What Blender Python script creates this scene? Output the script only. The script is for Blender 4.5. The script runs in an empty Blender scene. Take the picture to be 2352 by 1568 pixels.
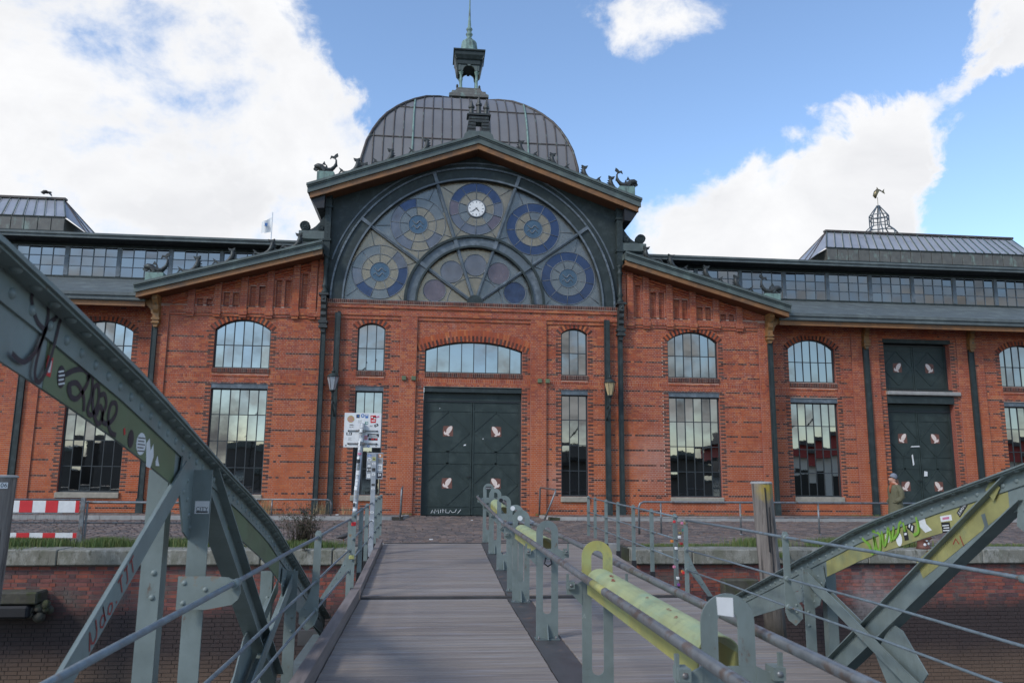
import bpy, math, random
from mathutils import Vector, Matrix, Euler
random.seed(7)
R_ = math.radians
sc = bpy.context.scene
COL = sc.collection
# ------------------------------------------------------------------ camera, sky, sun, exposure
cam_d = bpy.data.cameras.new('camera'); cam = bpy.data.objects.new('camera', cam_d); COL.objects.link(cam)
sc.camera = cam
TH, PS, RO, EYE = R_(9.72), R_(5.85), 0.0087, 1.57
_f = Vector((math.sin(PS)*math.cos(TH), math.cos(PS)*math.cos(TH), math.sin(TH)))
_r = Vector((math.cos(PS), -math.sin(PS), 0)); _u = _r.cross(_f)
_R = _r*math.cos(RO)+_u*math.sin(RO); _U = _u*math.cos(RO)-_r*math.sin(RO)
cam.matrix_world = Matrix(((_R.x,_U.x,-_f.x,0),(_R.y,_U.y,-_f.y,0),(_R.z,_U.z,-_f.z,EYE),(0,0,0,1)))
cam_d.sensor_width = 36; cam_d.lens = 36*1815/2352
cam_d.clip_start = .05; cam_d.clip_end = 6000
cam_d.dof.use_dof = True; cam_d.dof.focus_distance = 27; cam_d.dof.aperture_fstop = 4.5
sc.view_settings.view_transform = 'Standard'; sc.view_settings.look = 'None'
sc.view_settings.gamma = 1; sc.view_settings.exposure = 0.72
try: sc.view_settings.use_curve_mapping = False
except Exception: pass

SUN_EL, SUN_AZ = 38, 232          # degrees, azimuth clockwise from +Y (into the hall)
w = bpy.data.worlds.new('World'); sc.world = w; w.use_nodes = True
nt = w.node_tree; N = nt.nodes; L = nt.links; N.clear()
def nn(t, **k):
    n = N.new(t)
    for a, b in k.items(): setattr(n, a, b)
    return n
def math_(op, a, b=None, c=None, clamp=False):
    n = nn('ShaderNodeMath', operation=op); n.use_clamp = clamp
    for i, v in enumerate((a, b, c)):
        if v is None: continue
        if isinstance(v, (int, float)): n.inputs[i].default_value = v
        else: L.new(v, n.inputs[i])
    return n.outputs[0]
out = nn('ShaderNodeOutputWorld')
sky = nn('ShaderNodeTexSky', sky_type='NISHITA'); sky.sun_disc = False
sky.sun_elevation = R_(SUN_EL); sky.sun_rotation = R_(SUN_AZ); sky.air_density = 1.0; sky.dust_density = .25; sky.ozone_density = 2.6
bg1 = nn('ShaderNodeBackground'); bg1.inputs[1].default_value = .15
L.new(sky.outputs[0], bg1.inputs[0])
tc = nn('ShaderNodeTexCoord')
nrm = nn('ShaderNodeVectorMath', operation='NORMALIZE'); L.new(tc.outputs['Generated'], nrm.inputs[0])
D = nrm.outputs[0]
def noise(scale, detail, rough, off=(0,0,0), stretch=(1,1,1), dist=0.0):
    m = nn('ShaderNodeMapping'); m.inputs['Location'].default_value = off; m.inputs['Scale'].default_value = stretch
    L.new(D, m.inputs[0])
    t = nn('ShaderNodeTexNoise'); t.inputs['Scale'].default_value = scale; t.inputs['Detail'].default_value = detail
    t.inputs['Roughness'].default_value = rough; t.inputs['Distortion'].default_value = dist
    L.new(m.outputs[0], t.inputs['Vector']); return t.outputs[0]
n_big = noise(2.6, 3, .5, (3.1, 1.7, .4), (1, 1, 1.8))
n_fine = noise(7.0, 9, .60, (.3, 5.2, 1.1), (1, 1, 1.4), .25)
n_micro = noise(26, 6, .6, (8, 1, 2))
# cloud banks: a direction, an angular size and a weight each (the sky's weather, seen over the hall)
def sdir(x, y):
    d = _f*1815 + _R*(x-1176) - _U*(y-784); return d.normalized()
banks = [((150,250),.30,.85),((430,330),.25,.8),((620,400),.14,.6),((300,70),.2,.7),((740,330),.07,.5),((480,120),.06,.5),((60,60),.16,.3),
         ((1640,530),.09,.75),((1740,450),.06,.7),((1850,490),.11,.8),((1950,380),.065,.75),((2070,440),.075,.7),((2000,330),.04,.4),((1500,540),.06,.5),
         ((2075,320),.038,.6),((2140,265),.028,.7),((2200,215),.026,.7),((2255,175),.026,.7),((2310,130),.028,.7),((2365,90),.03,.7),((2290,20),.036,.75),((2240,60),.02,.4),((2345,540),.05,.6),((2100,540),.05,.4),((1500,55),.09,.80),((1590,50),.09,.55),((1430,5),.08,.8),
         ((1000,60),.22,-.7),((760,90),.07,-.6),((1300,250),.22,-.7),((1700,170),.2,-.6),((2280,400),.085,-1.2),((2190,420),.03,-.4),((2350,300),.04,-.5),((2040,120),.11,-.6),((537,222),.018,-.75),((12,255),.02,-.6),((850,190),.05,-.3)]
def warp(scale, amt, src, detail=6):
    t = nn('ShaderNodeTexNoise'); t.inputs['Scale'].default_value = scale; t.inputs['Detail'].default_value = detail; t.inputs['Roughness'].default_value = .62; L.new(src, t.inputs['Vector'])
    a = nn('ShaderNodeVectorMath', operation='SUBTRACT'); L.new(t.outputs['Color'], a.inputs[0]); a.inputs[1].default_value = (.5,.5,.5)
    b = nn('ShaderNodeVectorMath', operation='MULTIPLY_ADD'); L.new(a.outputs[0], b.inputs[0]); b.inputs[1].default_value = (amt,)*3; L.new(src, b.inputs[2]); return b.outputs[0]
DW_ = warp(16, .09, warp(5, .12, D, 2), 8)
acc = None
for (px, py), s, wt in banks:
    d = sdir(px, py)
    v = nn('ShaderNodeVectorMath', operation='DISTANCE'); L.new(DW_, v.inputs[0]); v.inputs[1].default_value = d
    mr = nn('ShaderNodeMapRange', interpolation_type='SMOOTHERSTEP'); L.new(v.outputs['Value'], mr.inputs[0])
    mr.inputs[1].default_value = s*1.75; mr.inputs[2].default_value = 0; mr.inputs[3].default_value = 0; mr.inputs[4].default_value = wt
    acc = mr.outputs[0] if acc is None else math_('ADD', acc, mr.outputs[0])
fld = math_('ADD', math_('MULTIPLY_ADD', n_big, 1.1, -.55), math_('MULTIPLY_ADD', n_fine, 2.4, -1.2))
fld = math_('ADD', fld, math_('MULTIPLY_ADD', n_micro, .6, -.3))
acc = math_('MINIMUM', math_('MAXIMUM', acc, -.8), .8)
# over the river (behind the camera) broken cloud
sep = nn('ShaderNodeSeparateXYZ'); L.new(D, sep.inputs[0])
back = nn('ShaderNodeMapRange'); L.new(sep.outputs[1], back.inputs[0]); back.inputs[1].default_value = .35; back.inputs[2].default_value = -.3; back.inputs[3].default_value = 0; back.inputs[4].default_value = .16
hz_ = nn('ShaderNodeMapRange'); L.new(sep.outputs[2], hz_.inputs[0]); hz_.inputs[1].default_value = .30; hz_.inputs[2].default_value = 0; hz_.inputs[3].default_value = 0; hz_.inputs[4].default_value = 1.9
fld = math_('ADD', math_('ADD', fld, acc), math_('MULTIPLY', back.outputs[0], math_('ADD', 1.0, hz_.outputs[0])))
cov = nn('ShaderNodeMapRange', interpolation_type='SMOOTHSTEP'); L.new(fld, cov.inputs[0]); cov.inputs[1].default_value = .0; cov.inputs[2].default_value = .70
shade = nn('ShaderNodeMapRange'); L.new(noise(4.5, 7, .6, (6.2, 2.4, 3.3), (1, 1, 1.7), .4), shade.inputs[0]); shade.inputs[1].default_value = .32; shade.inputs[2].default_value = .66; shade.inputs[3].default_value = 0; shade.inputs[4].default_value = 1
thick = nn('ShaderNodeMapRange'); L.new(fld, thick.inputs[0]); thick.inputs[1].default_value = .3; thick.inputs[2].default_value = .8
cmix = nn('ShaderNodeMix', data_type='RGBA')
cmix.inputs['A'].default_value = (.98, .985, 1.0, 1); cmix.inputs['B'].default_value = (.80, .81, .84, 1)
cmf = math_('MULTIPLY', math_('SUBTRACT', 1.0, shade.outputs[0]), thick.outputs[0])
L.new(cmf, cmix.inputs['Factor'])
south = nn('ShaderNodeMix', data_type='RGBA'); south.inputs['A'].default_value = (1,1,1,1); south.inputs['B'].default_value = (.30,.305,.32,1)
bk2 = nn('ShaderNodeMapRange'); L.new(sep.outputs[1], bk2.inputs[0]); bk2.inputs[1].default_value = .1; bk2.inputs[2].default_value = -.5
sh2 = nn('ShaderNodeMapRange'); L.new(noise(9, 8, .62, (1.2, 7.4, 2.3), (1, 1, 2.2), .5), sh2.inputs[0]); sh2.inputs[1].default_value = .62; sh2.inputs[2].default_value = .36
L.new(math_('MULTIPLY', bk2.outputs[0], math_('MULTIPLY_ADD', sh2.outputs[0], .75, .25)), south.inputs['Factor'])
cm2 = nn('ShaderNodeMix', data_type='RGBA', blend_type='MULTIPLY'); cm2.inputs['Factor'].default_value = 1
L.new(cmix.outputs['Result'], cm2.inputs['A']); L.new(south.outputs['Result'], cm2.inputs['B'])
bg2 = nn('ShaderNodeBackground'); L.new(cm2.outputs['Result'], bg2.inputs[0]); bg2.inputs[1].default_value = .62
mx = nn('ShaderNodeMixShader'); L.new(cov.outputs[0], mx.inputs[0]); L.new(bg1.outputs[0], mx.inputs[1]); L.new(bg2.outputs[0], mx.inputs[2])
L.new(mx.outputs[0], out.inputs[0])
sun_d = bpy.data.lights.new('sun', 'SUN'); sun_d.energy = 1.1; sun_d.angle = R_(11); sun_d.color = (1, .95, .88)
sun = bpy.data.objects.new('sun', sun_d); COL.objects.link(sun)
_s = Vector((math.sin(R_(SUN_AZ))*math.cos(R_(SUN_EL)), math.cos(R_(SUN_AZ))*math.cos(R_(SUN_EL)), math.sin(R_(SUN_EL))))
sun.rotation_euler = _s.to_track_quat('Z', 'Y').to_euler()

# ------------------------------------------------------------------ materials
def mat(name, col, rough=.6, metal=0., var=.12, vscale=6., bump=0., bscale=40., spec=.5, col2=None, c2=(.5,.62), c2scale=2., rnd=None, coat=0., grain=None, streak=None):
    """procedural surface: base colour, noise variation, optional second colour in patches, per-piece variation"""
    m = bpy.data.materials.new(name); m.use_nodes = True; t = m.node_tree; b = t.nodes['Principled BSDF']
    def n(ty, **k):
        x = t.nodes.new(ty)
        for a, v in k.items(): setattr(x, a, v)
        return x
    lk = t.links.new
    geo = n('ShaderNodeNewGeometry')
    b.inputs['Roughness'].default_value = rough; b.inputs['Metallic'].default_value = metal
    b.inputs['Specular IOR Level'].default_value = spec
    if coat: b.inputs['Coat Weight'].default_value = coat
    pos = geo.outputs['Position']
    if grain or streak:
        mp = n('ShaderNodeMapping'); mp.inputs['Scale'].default_value = grain or streak; lk(pos, mp.inputs[0]); gp = mp.outputs[0]
    c = None
    base = n('ShaderNodeRGB'); base.outputs[0].default_value = (*col, 1); c = base.outputs[0]
    if rnd:
        oi = n('ShaderNodeObjectInfo')
        ad = n('ShaderNodeMath', operation='ADD'); lk(geo.outputs['Random Per Island'], ad.inputs[0]); lk(oi.outputs['Random'], ad.inputs[1])
        fr = n('ShaderNodeMath', operation='FRACT'); lk(ad.outputs[0], fr.inputs[0])
        cr = n('ShaderNodeValToRGB'); cr.color_ramp.interpolation = 'CONSTANT'
        els = cr.color_ramp.elements
        for i, rc in enumerate(rnd):
            e = els[i] if i < 2 else els.new(i/len(rnd)); e.position = i/len(rnd); e.color = (*rc, 1)
        lk(fr.outputs[0], cr.inputs[0]); c = cr.outputs[0]
    if col2:
        nz = n('ShaderNodeTexNoise'); nz.inputs['Scale'].default_value = c2scale; nz.inputs['Detail'].default_value = 7; nz.inputs['Roughness'].default_value = .62
        lk(gp if (grain or streak) else pos, nz.inputs['Vector'])
        r = n('ShaderNodeMapRange'); lk(nz.outputs[0], r.inputs[0]); r.inputs[1].default_value = c2[0]; r.inputs[2].default_value = c2[1]
        mi = n('ShaderNodeMix', data_type='RGBA'); lk(r.outputs[0], mi.inputs['Factor']); lk(c, mi.inputs['A']); mi.inputs['B'].default_value = (*col2, 1)
        c = mi.outputs['Result']
    if var:
        nz = n('ShaderNodeTexNoise'); nz.inputs['Scale'].default_value = vscale; nz.inputs['Detail'].default_value = 8; nz.inputs['Roughness'].default_value = .6
        lk(gp if grain else pos, nz.inputs['Vector'])
        r = n('ShaderNodeMapRange'); lk(nz.outputs[0], r.inputs[0]); r.inputs[1].default_value = .25; r.inputs[2].default_value = .75
        r.inputs[3].default_value = 1-var*1.6; r.inputs[4].default_value = 1+var*1.6
        mi = n('ShaderNodeVectorMath', operation='SCALE'); lk(c, mi.inputs[0]); lk(r.outputs[0], mi.inputs['Scale']); c = mi.outputs[0]
        r2 = n('ShaderNodeMapRange'); lk(nz.outputs[0], r2.inputs[0]); r2.inputs[1].default_value = .3; r2.inputs[2].default_value = .7
        r2.inputs[3].default_value = max(.02, rough-.1); r2.inputs[4].default_value = min(1, rough+.12)
        lk(r2.outputs[0], b.inputs['Roughness'])
    if bump:
        nz = n('ShaderNodeTexNoise'); nz.inputs['Scale'].default_value = bscale; nz.inputs['Detail'].default_value = 5
        lk(gp if grain else pos, nz.inputs['Vector'])
        bu = n('ShaderNodeBump'); bu.inputs['Strength'].default_value = bump; bu.inputs['Distance'].default_value = .01
        lk(nz.outputs[0], bu.inputs['Height']); lk(bu.outputs[0], b.inputs['Normal'])
    lk(c, b.inputs['Base Color'])
    m['c'] = 1
    return m
def tweak(m): return m.node_tree, m.node_tree.nodes['Principled BSDF']
def overlay(m, fac_fn, col):
    """mix a further colour over a material's base colour with a factor built by fac_fn(tree)"""
    t, b = tweak(m); src = b.inputs['Base Color'].links[0].from_socket
    mi = t.nodes.new('ShaderNodeMix'); mi.data_type = 'RGBA'
    t.links.new(src, mi.inputs['A']); mi.inputs['B'].default_value = (*col, 1)
    t.links.new(fac_fn(t), mi.inputs['Factor']); t.links.new(mi.outputs['Result'], b.inputs['Base Color'])
def zfac(lo, hi, axis=2, nscale=1.2, namp=.6, sx=1.):
    def f(t):
        g = t.nodes.new('ShaderNodeNewGeometry'); s = t.nodes.new('ShaderNodeSeparateXYZ'); t.links.new(g.outputs['Position'], s.inputs[0])
        z = t.nodes.new('ShaderNodeTexNoise'); z.inputs['Scale'].default_value = nscale; z.inputs['Detail'].default_value = 8; z.inputs['Roughness'].default_value = .65
        mp = t.nodes.new('ShaderNodeMapping'); mp.inputs['Scale'].default_value = (sx, sx, 1); t.links.new(g.outputs['Position'], mp.inputs[0]); t.links.new(mp.outputs[0], z.inputs['Vector'])
        a = t.nodes.new('ShaderNodeMath'); a.operation = 'MULTIPLY_ADD'; t.links.new(z.outputs[0], a.inputs[0]); a.inputs[1].default_value = namp; t.links.new(s.outputs[axis], a.inputs[2])
        r = t.nodes.new('ShaderNodeMapRange'); t.links.new(a.outputs[0], r.inputs[0]); r.inputs[1].default_value = lo+namp*.5; r.inputs[2].default_value = hi+namp*.5
        return r.outputs[0]
    return f
def spotfac(c, rad, nscale=3., amp=.8, mx_=.5):
    def f(t):
        g = t.nodes.new('ShaderNodeNewGeometry'); d = t.nodes.new('ShaderNodeVectorMath'); d.operation = 'DISTANCE'
        t.links.new(g.outputs['Position'], d.inputs[0]); d.inputs[1].default_value = c
        z = t.nodes.new('ShaderNodeTexNoise'); z.inputs['Scale'].default_value = nscale; z.inputs['Detail'].default_value = 9; z.inputs['Roughness'].default_value = .7; t.links.new(g.outputs['Position'], z.inputs['Vector'])
        a = t.nodes.new('ShaderNodeMath'); a.operation = 'MULTIPLY_ADD'; t.links.new(z.outputs[0], a.inputs[0]); a.inputs[1].default_value = -amp*rad*2; t.links.new(d.outputs['Value'], a.inputs[2])
        r = t.nodes.new('ShaderNodeMapRange'); t.links.new(a.outputs[0], r.inputs[0]); r.inputs[1].default_value = rad-amp*rad; r.inputs[2].default_value = -amp*rad; r.inputs[3].default_value = 0; r.inputs[4].default_value = mx_
        return r.outputs[0]
    return f
def speck(sc_, lo, hi, k):
    def g(t):
        n_ = t.nodes.new('ShaderNodeTexNoise'); n_.inputs['Scale'].default_value = sc_; n_.inputs['Detail'].default_value = 9; n_.inputs['Roughness'].default_value = .7
        g_ = t.nodes.new('ShaderNodeNewGeometry'); mp = t.nodes.new('ShaderNodeMapping'); mp.inputs['Scale'].default_value = (1,1,.45); t.links.new(g_.outputs['Position'], mp.inputs[0]); t.links.new(mp.outputs[0], n_.inputs['Vector'])
        r = t.nodes.new('ShaderNodeMapRange'); t.links.new(n_.outputs[0], r.inputs[0]); r.inputs[1].default_value = lo; r.inputs[2].default_value = hi; r.inputs[4].default_value = k; return r.outputs[0]
    return g
M = {}
M['brick'] = mat('red_brick', (.42,.12,.06), .78, rnd=[(.44,.103,.044),(.37,.086,.041),(.48,.13,.052),(.41,.096,.042),(.52,.165,.065),(.31,.074,.044),(.46,.11,.042),(.39,.103,.054)], var=.10, vscale=9, bump=.25, bscale=90, spec=.3)
def _half(f_, k):
    def g(t):
        m_ = t.nodes.new('ShaderNodeMath'); m_.operation = 'MULTIPLY'; t.links.new(f_(t), m_.inputs[0]); m_.inputs[1].default_value = k; return m_.outputs[0]
    return g
overlay(M['brick'], _half(zfac(5.2, 2.2, 2, .5, 2.6), .6), (.56,.15,.05))
overlay(M['brick'], spotfac((9.2,31.7,2.3), 1.5, 3, .8, .38), (.62,.46,.40))
overlay(M['brick'], spotfac((5.1,31.7,1.4), .9, 4, .8, .3), (.62,.46,.40))
# blend the orange bloom gently
_t = M['brick'].node_tree
overlay(M['brick'], speck(.5, .46, .66, .42), (.25,.06,.045)); overlay(M['brick'], speck(1.6, .60, .72, .35), (.55,.36,.29))
M['brick_dark'] = mat('dark_clinker_brick', (.07,.045,.045), .6, spec=.15, rnd=[(.12,.05,.038),(.075,.038,.033),(.16,.055,.038),(.115,.07,.058)], var=.15, vscale=12)
M['mortar'] = mat('mortar', (.52,.36,.28), .9, var=.12, vscale=5, col2=(.36,.19,.13), c2scale=.8)
M['reveal'] = mat('reveal_brick', (.36,.11,.06), .8, var=.2, vscale=8)
_t = M['reveal'].node_tree; _b = _t.nodes['Principled BSDF']
_g = _t.nodes.new('ShaderNodeNewGeometry'); _s = _t.nodes.new('ShaderNodeSeparateXYZ'); _c = _t.nodes.new('ShaderNodeCombineXYZ'); _k = _t.nodes.new('ShaderNodeTexBrick')
_t.links.new(_g.outputs['Position'], _s.inputs[0]); _ad = _t.nodes.new('ShaderNodeMath'); _ad.operation = 'ADD'; _t.links.new(_s.outputs[0], _ad.inputs[0]); _t.links.new(_s.outputs[1], _ad.inputs[1])
_t.links.new(_ad.outputs[0], _c.inputs[0]); _t.links.new(_s.outputs[2], _c.inputs[1]); _t.links.new(_c.outputs[0], _k.inputs[0])
_k.inputs['Scale'].default_value = 1; _k.inputs['Brick Width'].default_value = .125; _k.inputs['Row Height'].default_value = .0755; _k.inputs['Mortar Size'].default_value = .005
_k.inputs['Color1'].default_value = (.36,.08,.045,1); _k.inputs['Color2'].default_value = (.26,.06,.045,1); _k.inputs['Mortar'].default_value = (.40,.26,.2,1)
_t.links.new(_k.outputs[0], _b.inputs['Base Color'])
M['iron'] = mat('dark_green_iron', (.030,.042,.041), .55, var=.14, vscale=5, col2=(.045,.06,.06), c2scale=3, bump=.1, bscale=30, spec=.35)
M['iron_blue'] = mat('weathered_blue_grey_iron', (.105,.13,.148), .45, var=.2, vscale=4, col2=(.17,.20,.225), c2=(.5,.66), c2scale=3)
M['frame'] = mat('window_frame_iron', (.035,.042,.045), .45, var=.1)
M['door'] = mat('door_green_paint', (.032,.047,.043), .5, var=.12, vscale=3, col2=(.043,.06,.055), c2scale=1.5, spec=.35)
M['copper'] = mat('weathered_copper', (.095,.118,.11), .55, metal=.0, var=.16, vscale=3, col2=(.145,.19,.168), c2=(.52,.7), c2scale=1.7, streak=(1,1,.4), bump=.15, bscale=8)
M['verdigris'] = mat('verdigris_copper', (.19,.29,.25), .6, var=.15, vscale=4, col2=(.10,.13,.12), c2=(.5,.66), c2scale=3, streak=(2,2,.5))
M['copper_brown'] = mat('brown_copper_sheet', (.125,.122,.108), .55, var=.2, vscale=3, col2=(.20,.26,.225), c2=(.55,.66), c2scale=2.2, streak=(1,1,.5))
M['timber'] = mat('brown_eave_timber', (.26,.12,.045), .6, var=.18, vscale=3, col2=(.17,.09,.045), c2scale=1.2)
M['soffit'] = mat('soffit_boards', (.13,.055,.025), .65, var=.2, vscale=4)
M['bronze'] = mat('dark_bronze', (.045,.048,.045), .5, metal=.3, var=.2, vscale=14, col2=(.09,.12,.11), c2=(.55,.68), c2scale=12)
M['bracket'] = mat('ochre_cast_bracket', (.27,.135,.045), .55, var=.18, vscale=9, col2=(.10,.10,.07), c2=(.55,.66), c2scale=7)
M['dome_bar'] = mat('dome_glazing_bars', (.075,.06,.052), .55, var=.2, vscale=5, col2=(.14,.17,.15), c2=(.55,.65), c2scale=3)
def glass(name, tint, rough, bumps=.0, bsc=3., metal=1.0):
    m = mat(name, tint, rough, metal=metal, var=0, bump=bumps, bscale=bsc, spec=.6)
    return m
M['glass'] = glass('mirror_coated_window_glass', (.31,.315,.305), .012, .045, 1.6)
M['glass_clere'] = glass('clerestory_glass', (.21,.205,.195), .03, .05, 2)
M['dome_glass'] = mat('milky_dome_glass', (.19,.184,.183), .42, metal=.0, var=.08, vscale=.5, spec=.45)
M['sky_glass'] = mat('skylight_glass', (.34,.35,.375), .35, metal=.1, var=.1, vscale=1.2)
def stained(name, c, metal=.55, rough=.22, bump=.5, bs=28): return mat(name, c, rough, metal=metal, var=.16, vscale=2.2, bump=bump, bscale=bs, spec=.6)
M['st_amber'] = stained('amber_ripple_glass', (.26,.21,.145), .6, .18, .8, 22)
M['st_blue'] = stained('blue_glass', (.05,.065,.105), .7, .10, .35, 3.5)
M['st_lilac'] = stained('lilac_glass', (.155,.145,.145), .7, .12, .35, 3.5)
M['st_grey'] = stained('grey_ripple_glass', (.17,.175,.165))
M['st_plum'] = stained('plum_glass', (.15,.115,.12), .6, .2, .4, 20)
M['st_fish'] = stained('pale_blue_glass', (.075,.115,.145), .5, .2, .3, 14)
M['lead'] = mat('lead_came', (.16,.18,.20), .5, var=.1)
M['clock'] = mat('clock_white', (.82,.82,.80), .4, var=.03)
M['black'] = mat('black_paint', (.015,.015,.017), .5, var=.1)
M['white'] = mat('white_paint', (.75,.75,.73), .5, var=.06, vscale=10)
M['red'] = mat('red_paint', (.62,.025,.03), .45, var=.06)
M['emblem_bg'] = mat('emblem_red_brown', (.17,.07,.05), .6, var=.2, vscale=12)
M['emblem_fish'] = mat('emblem_fish_cream', (.80,.66,.58), .6, var=.08, vscale=12)
M['stone'] = mat('granite_coping', (.31,.30,.265), .85, var=.28, vscale=14, col2=(.12,.122,.085), c2=(.42,.60), c2scale=2.2, bump=.8, bscale=30)
overlay(M['stone'], zfac(.12, -.03, 2, 9, .22), (.215,.205,.165))
overlay(M['stone'], speck(6, .48, .60, .6), (.40,.39,.34)); overlay(M['stone'], speck(11, .53, .64, .75), (.075,.075,.05)); overlay(M['stone'], speck(2.2, .52, .62, .5), (.13,.135,.085))
M['sill_stone'] = mat('sandstone_sill', (.34,.31,.25), .8, var=.15, vscale=6, bump=.3, bscale=30)
M['kerb'] = mat('granite_kerb', (.34,.33,.31), .85, var=.15, vscale=4, bump=.3, bscale=30)
M['cobble'] = mat('granite_cobble', (.2,.17,.15), .72, rnd=[(.175,.13,.11),(.13,.105,.095),(.215,.165,.14),(.15,.12,.105),(.185,.13,.10),(.10,.085,.08)], var=.15, vscale=9, bump=.3, bscale=50)
overlay(M['cobble'], speck(.9, .48, .62, .5), (.075,.064,.058)); overlay(M['cobble'], speck(3.5, .60, .68, .5), (.26,.235,.21))
M['soil'] = mat('dark_joint_soil', (.055,.05,.04), .95, var=.25, vscale=3, col2=(.05,.065,.025), c2scale=.9)
M['quay_brick'] = mat('quay_brick', (.25,.08,.06), .8, rnd=[(.27,.075,.05),(.21,.065,.05),(.30,.09,.06),(.16,.06,.055),(.24,.085,.07),(.12,.06,.06)], var=.2, vscale=7, bump=.4, bscale=60, col2=(.13,.10,.085), c2=(.52,.66), c2scale=1.4)
M['quay_mortar'] = mat('quay_mortar', (.17,.15,.13), .9, var=.2, vscale=5)
for k in ('quay_brick', 'quay_mortar'):
    overlay(M[k], zfac(-1.0, -1.4, 2, 1.1, .7, .6), (.052,.035,.032) if k == 'quay_brick' else (.032,.027,.025))
    overlay(M[k], zfac(-2.0, -2.7, 2, 1.4, .8, .6), (.155,.10,.068) if k == 'quay_brick' else (.08,.062,.047))
    overlay(M[k], spotfac((10.2,17.8,-1.15), .8, 5, .8, .55), (.42,.38,.36))
M['steel'] = mat('grey_green_bridge_paint', (.192,.232,.220), .47, var=.09, vscale=4, col2=(.158,.194,.184), c2=(.45,.7), c2scale=2.5, bump=.12, bscale=14)
overlay(M['steel'], speck(6, .5, .68, .45), (.13,.155,.135)); overlay(M['steel'], speck(17, .63, .70, .75), (.14,.075,.045)); overlay(M['steel'], speck(25, .66, .70, .8), (.33,.38,.36))
M['steel_rust'] = mat('bridge_paint_rusting', (.20,.24,.225), .47, var=.1, vscale=5, col2=(.25,.13,.05), c2=(.60,.68), c2scale=5, bump=.15, bscale=14)
M['steel_dark'] = mat('shaded_grey_bridge_paint', (.12,.15,.15), .5, var=.15, vscale=5)  # darker copy of the bridge paint, shade put into its colour
M['galv_light'] = mat('pale_galvanised_post', (.36,.38,.40), .45, metal=.15, var=.12, vscale=10)
M['rod'] = mat('blue_grey_painted_rod', (.165,.205,.225), .42, metal=.1, var=.2, vscale=12, col2=(.17,.13,.10), c2=(.60,.68), c2scale=8)
M['galv'] = mat('worn_galvanised_tube', (.20,.21,.215), .38, metal=.4, var=.2, vscale=12, col2=(.16,.12,.10), c2=(.52,.62), c2scale=8)
M['yellow'] = mat('faded_yellow_paint', (.42,.385,.12), .45, var=.12, vscale=4, col2=(.36,.40,.17), c2=(.45,.7), c2scale=2.5)
M['yellow_top'] = mat('pale_lime_paint', (.40,.44,.22), .45, var=.12, vscale=5, col2=(.30,.40,.25), c2=(.5,.7), c2scale=3)
M['olive'] = mat('olive_green_overpaint', (.13,.165,.085), .5, var=.12, vscale=2.5)
M['olive_y'] = mat('yellow_overpaint', (.33,.305,.115), .55, var=.2, vscale=3.5, col2=(.25,.27,.14), c2=(.5,.65), c2scale=3)
M['spray_dark'] = mat('dark_purple_spray', (.022,.014,.022), .5, var=.1)
M['spray_red'] = mat('red_marker', (.30,.03,.025), .5, var=.1)
M['spray_green'] = mat('green_spray', (.22,.42,.05), .5, var=.15, vscale=14)
M['plank'] = mat('weathered_deck_plank', (.2,.17,.16), .6, rnd=[(.26,.218,.185),(.24,.20,.172),(.285,.245,.212),(.225,.188,.162),(.268,.222,.184),(.25,.215,.19)], var=.13, vscale=1.0, grain=(1.3,22,8), bump=.35, bscale=4, col2=(.31,.29,.30), c2=(.54,.72), c2scale=.7, spec=.45)
M['beam_wood'] = mat('weathered_kerb_timber', (.20,.165,.15), .7, var=.22, vscale=1, grain=(14,1.2,14), bump=.4, bscale=5)
M['strip'] = mat('dark_steel_strip', (.075,.07,.068), .5, var=.2, vscale=4, col2=(.17,.09,.045), c2=(.63,.72), c2scale=4)
M['moss_stone'] = mat('mossy_dark_stone', (.085,.08,.062), .9, var=.3, vscale=8, col2=(.05,.055,.025), c2scale=4, bump=.8, bscale=20)
M['rubber'] = mat('black_rubber', (.02,.02,.022), .7, var=.1)
M['pile'] = mat('weathered_pile_wood', (.21,.18,.155), .85, var=.3, vscale=1.2, grain=(9,9,.8), bump=.8, bscale=3, col2=(.09,.075,.065), c2=(.5,.6), c2scale=1)
overlay(M['pile'], spotfac((7.02,16.08,1.38), .30, 7, .8, 1.), (.42,.30,.03))
overlay(M['pile'], zfac(-.6, -1.5, 2, 3, .6), (.05,.042,.03))
M['water'] = mat('river_water', (.035,.04,.032), .12, var=.1, vscale=.3, bump=.8, bscale=1.2, spec=.6)
M['grass'] = mat('grass_blades', (.075,.12,.03), .6, rnd=[(.10,.16,.04),(.13,.18,.045),(.07,.125,.03),(.18,.18,.06)], var=0)
M['dry'] = mat('dry_straw', (.42,.30,.14), .7, rnd=[(.42,.30,.14),(.34,.25,.12),(.48,.37,.2)], var=0)
M['leaf'] = mat('weed_leaves', (.05,.075,.03), .6, rnd=[(.045,.07,.028),(.07,.085,.035),(.09,.07,.05),(.035,.055,.02),(.12,.09,.07)], var=0)
M['stem'] = mat('brown_stems', (.10,.075,.05), .7, var=.1)
M['glass_lamp'] = mat('clear_lamp_glass', (.42,.44,.46), .15, var=.1, spec=.6, metal=.2)
M['glass_amber'] = mat('amber_lamp_glass', (.50,.40,.22), .25, var=.1, spec=.6)
M['skin'] = mat('skin', (.55,.30,.21), .5, var=.05)
M['coat'] = mat('olive_coat', (.125,.115,.065), .8, var=.15, vscale=20, bump=.3, bscale=60)
M['scarf'] = mat('rust_scarf', (.30,.09,.04), .85, var=.2, vscale=30)
M['beanie'] = mat('grey_knit', (.20,.215,.25), .9, var=.15, vscale=60, bump=.5, bscale=120)
M['hair'] = mat('brown_hair', (.10,.045,.025), .6, var=.15)
M['jeans'] = mat('dark_jeans', (.035,.045,.07), .8, var=.15)
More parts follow.
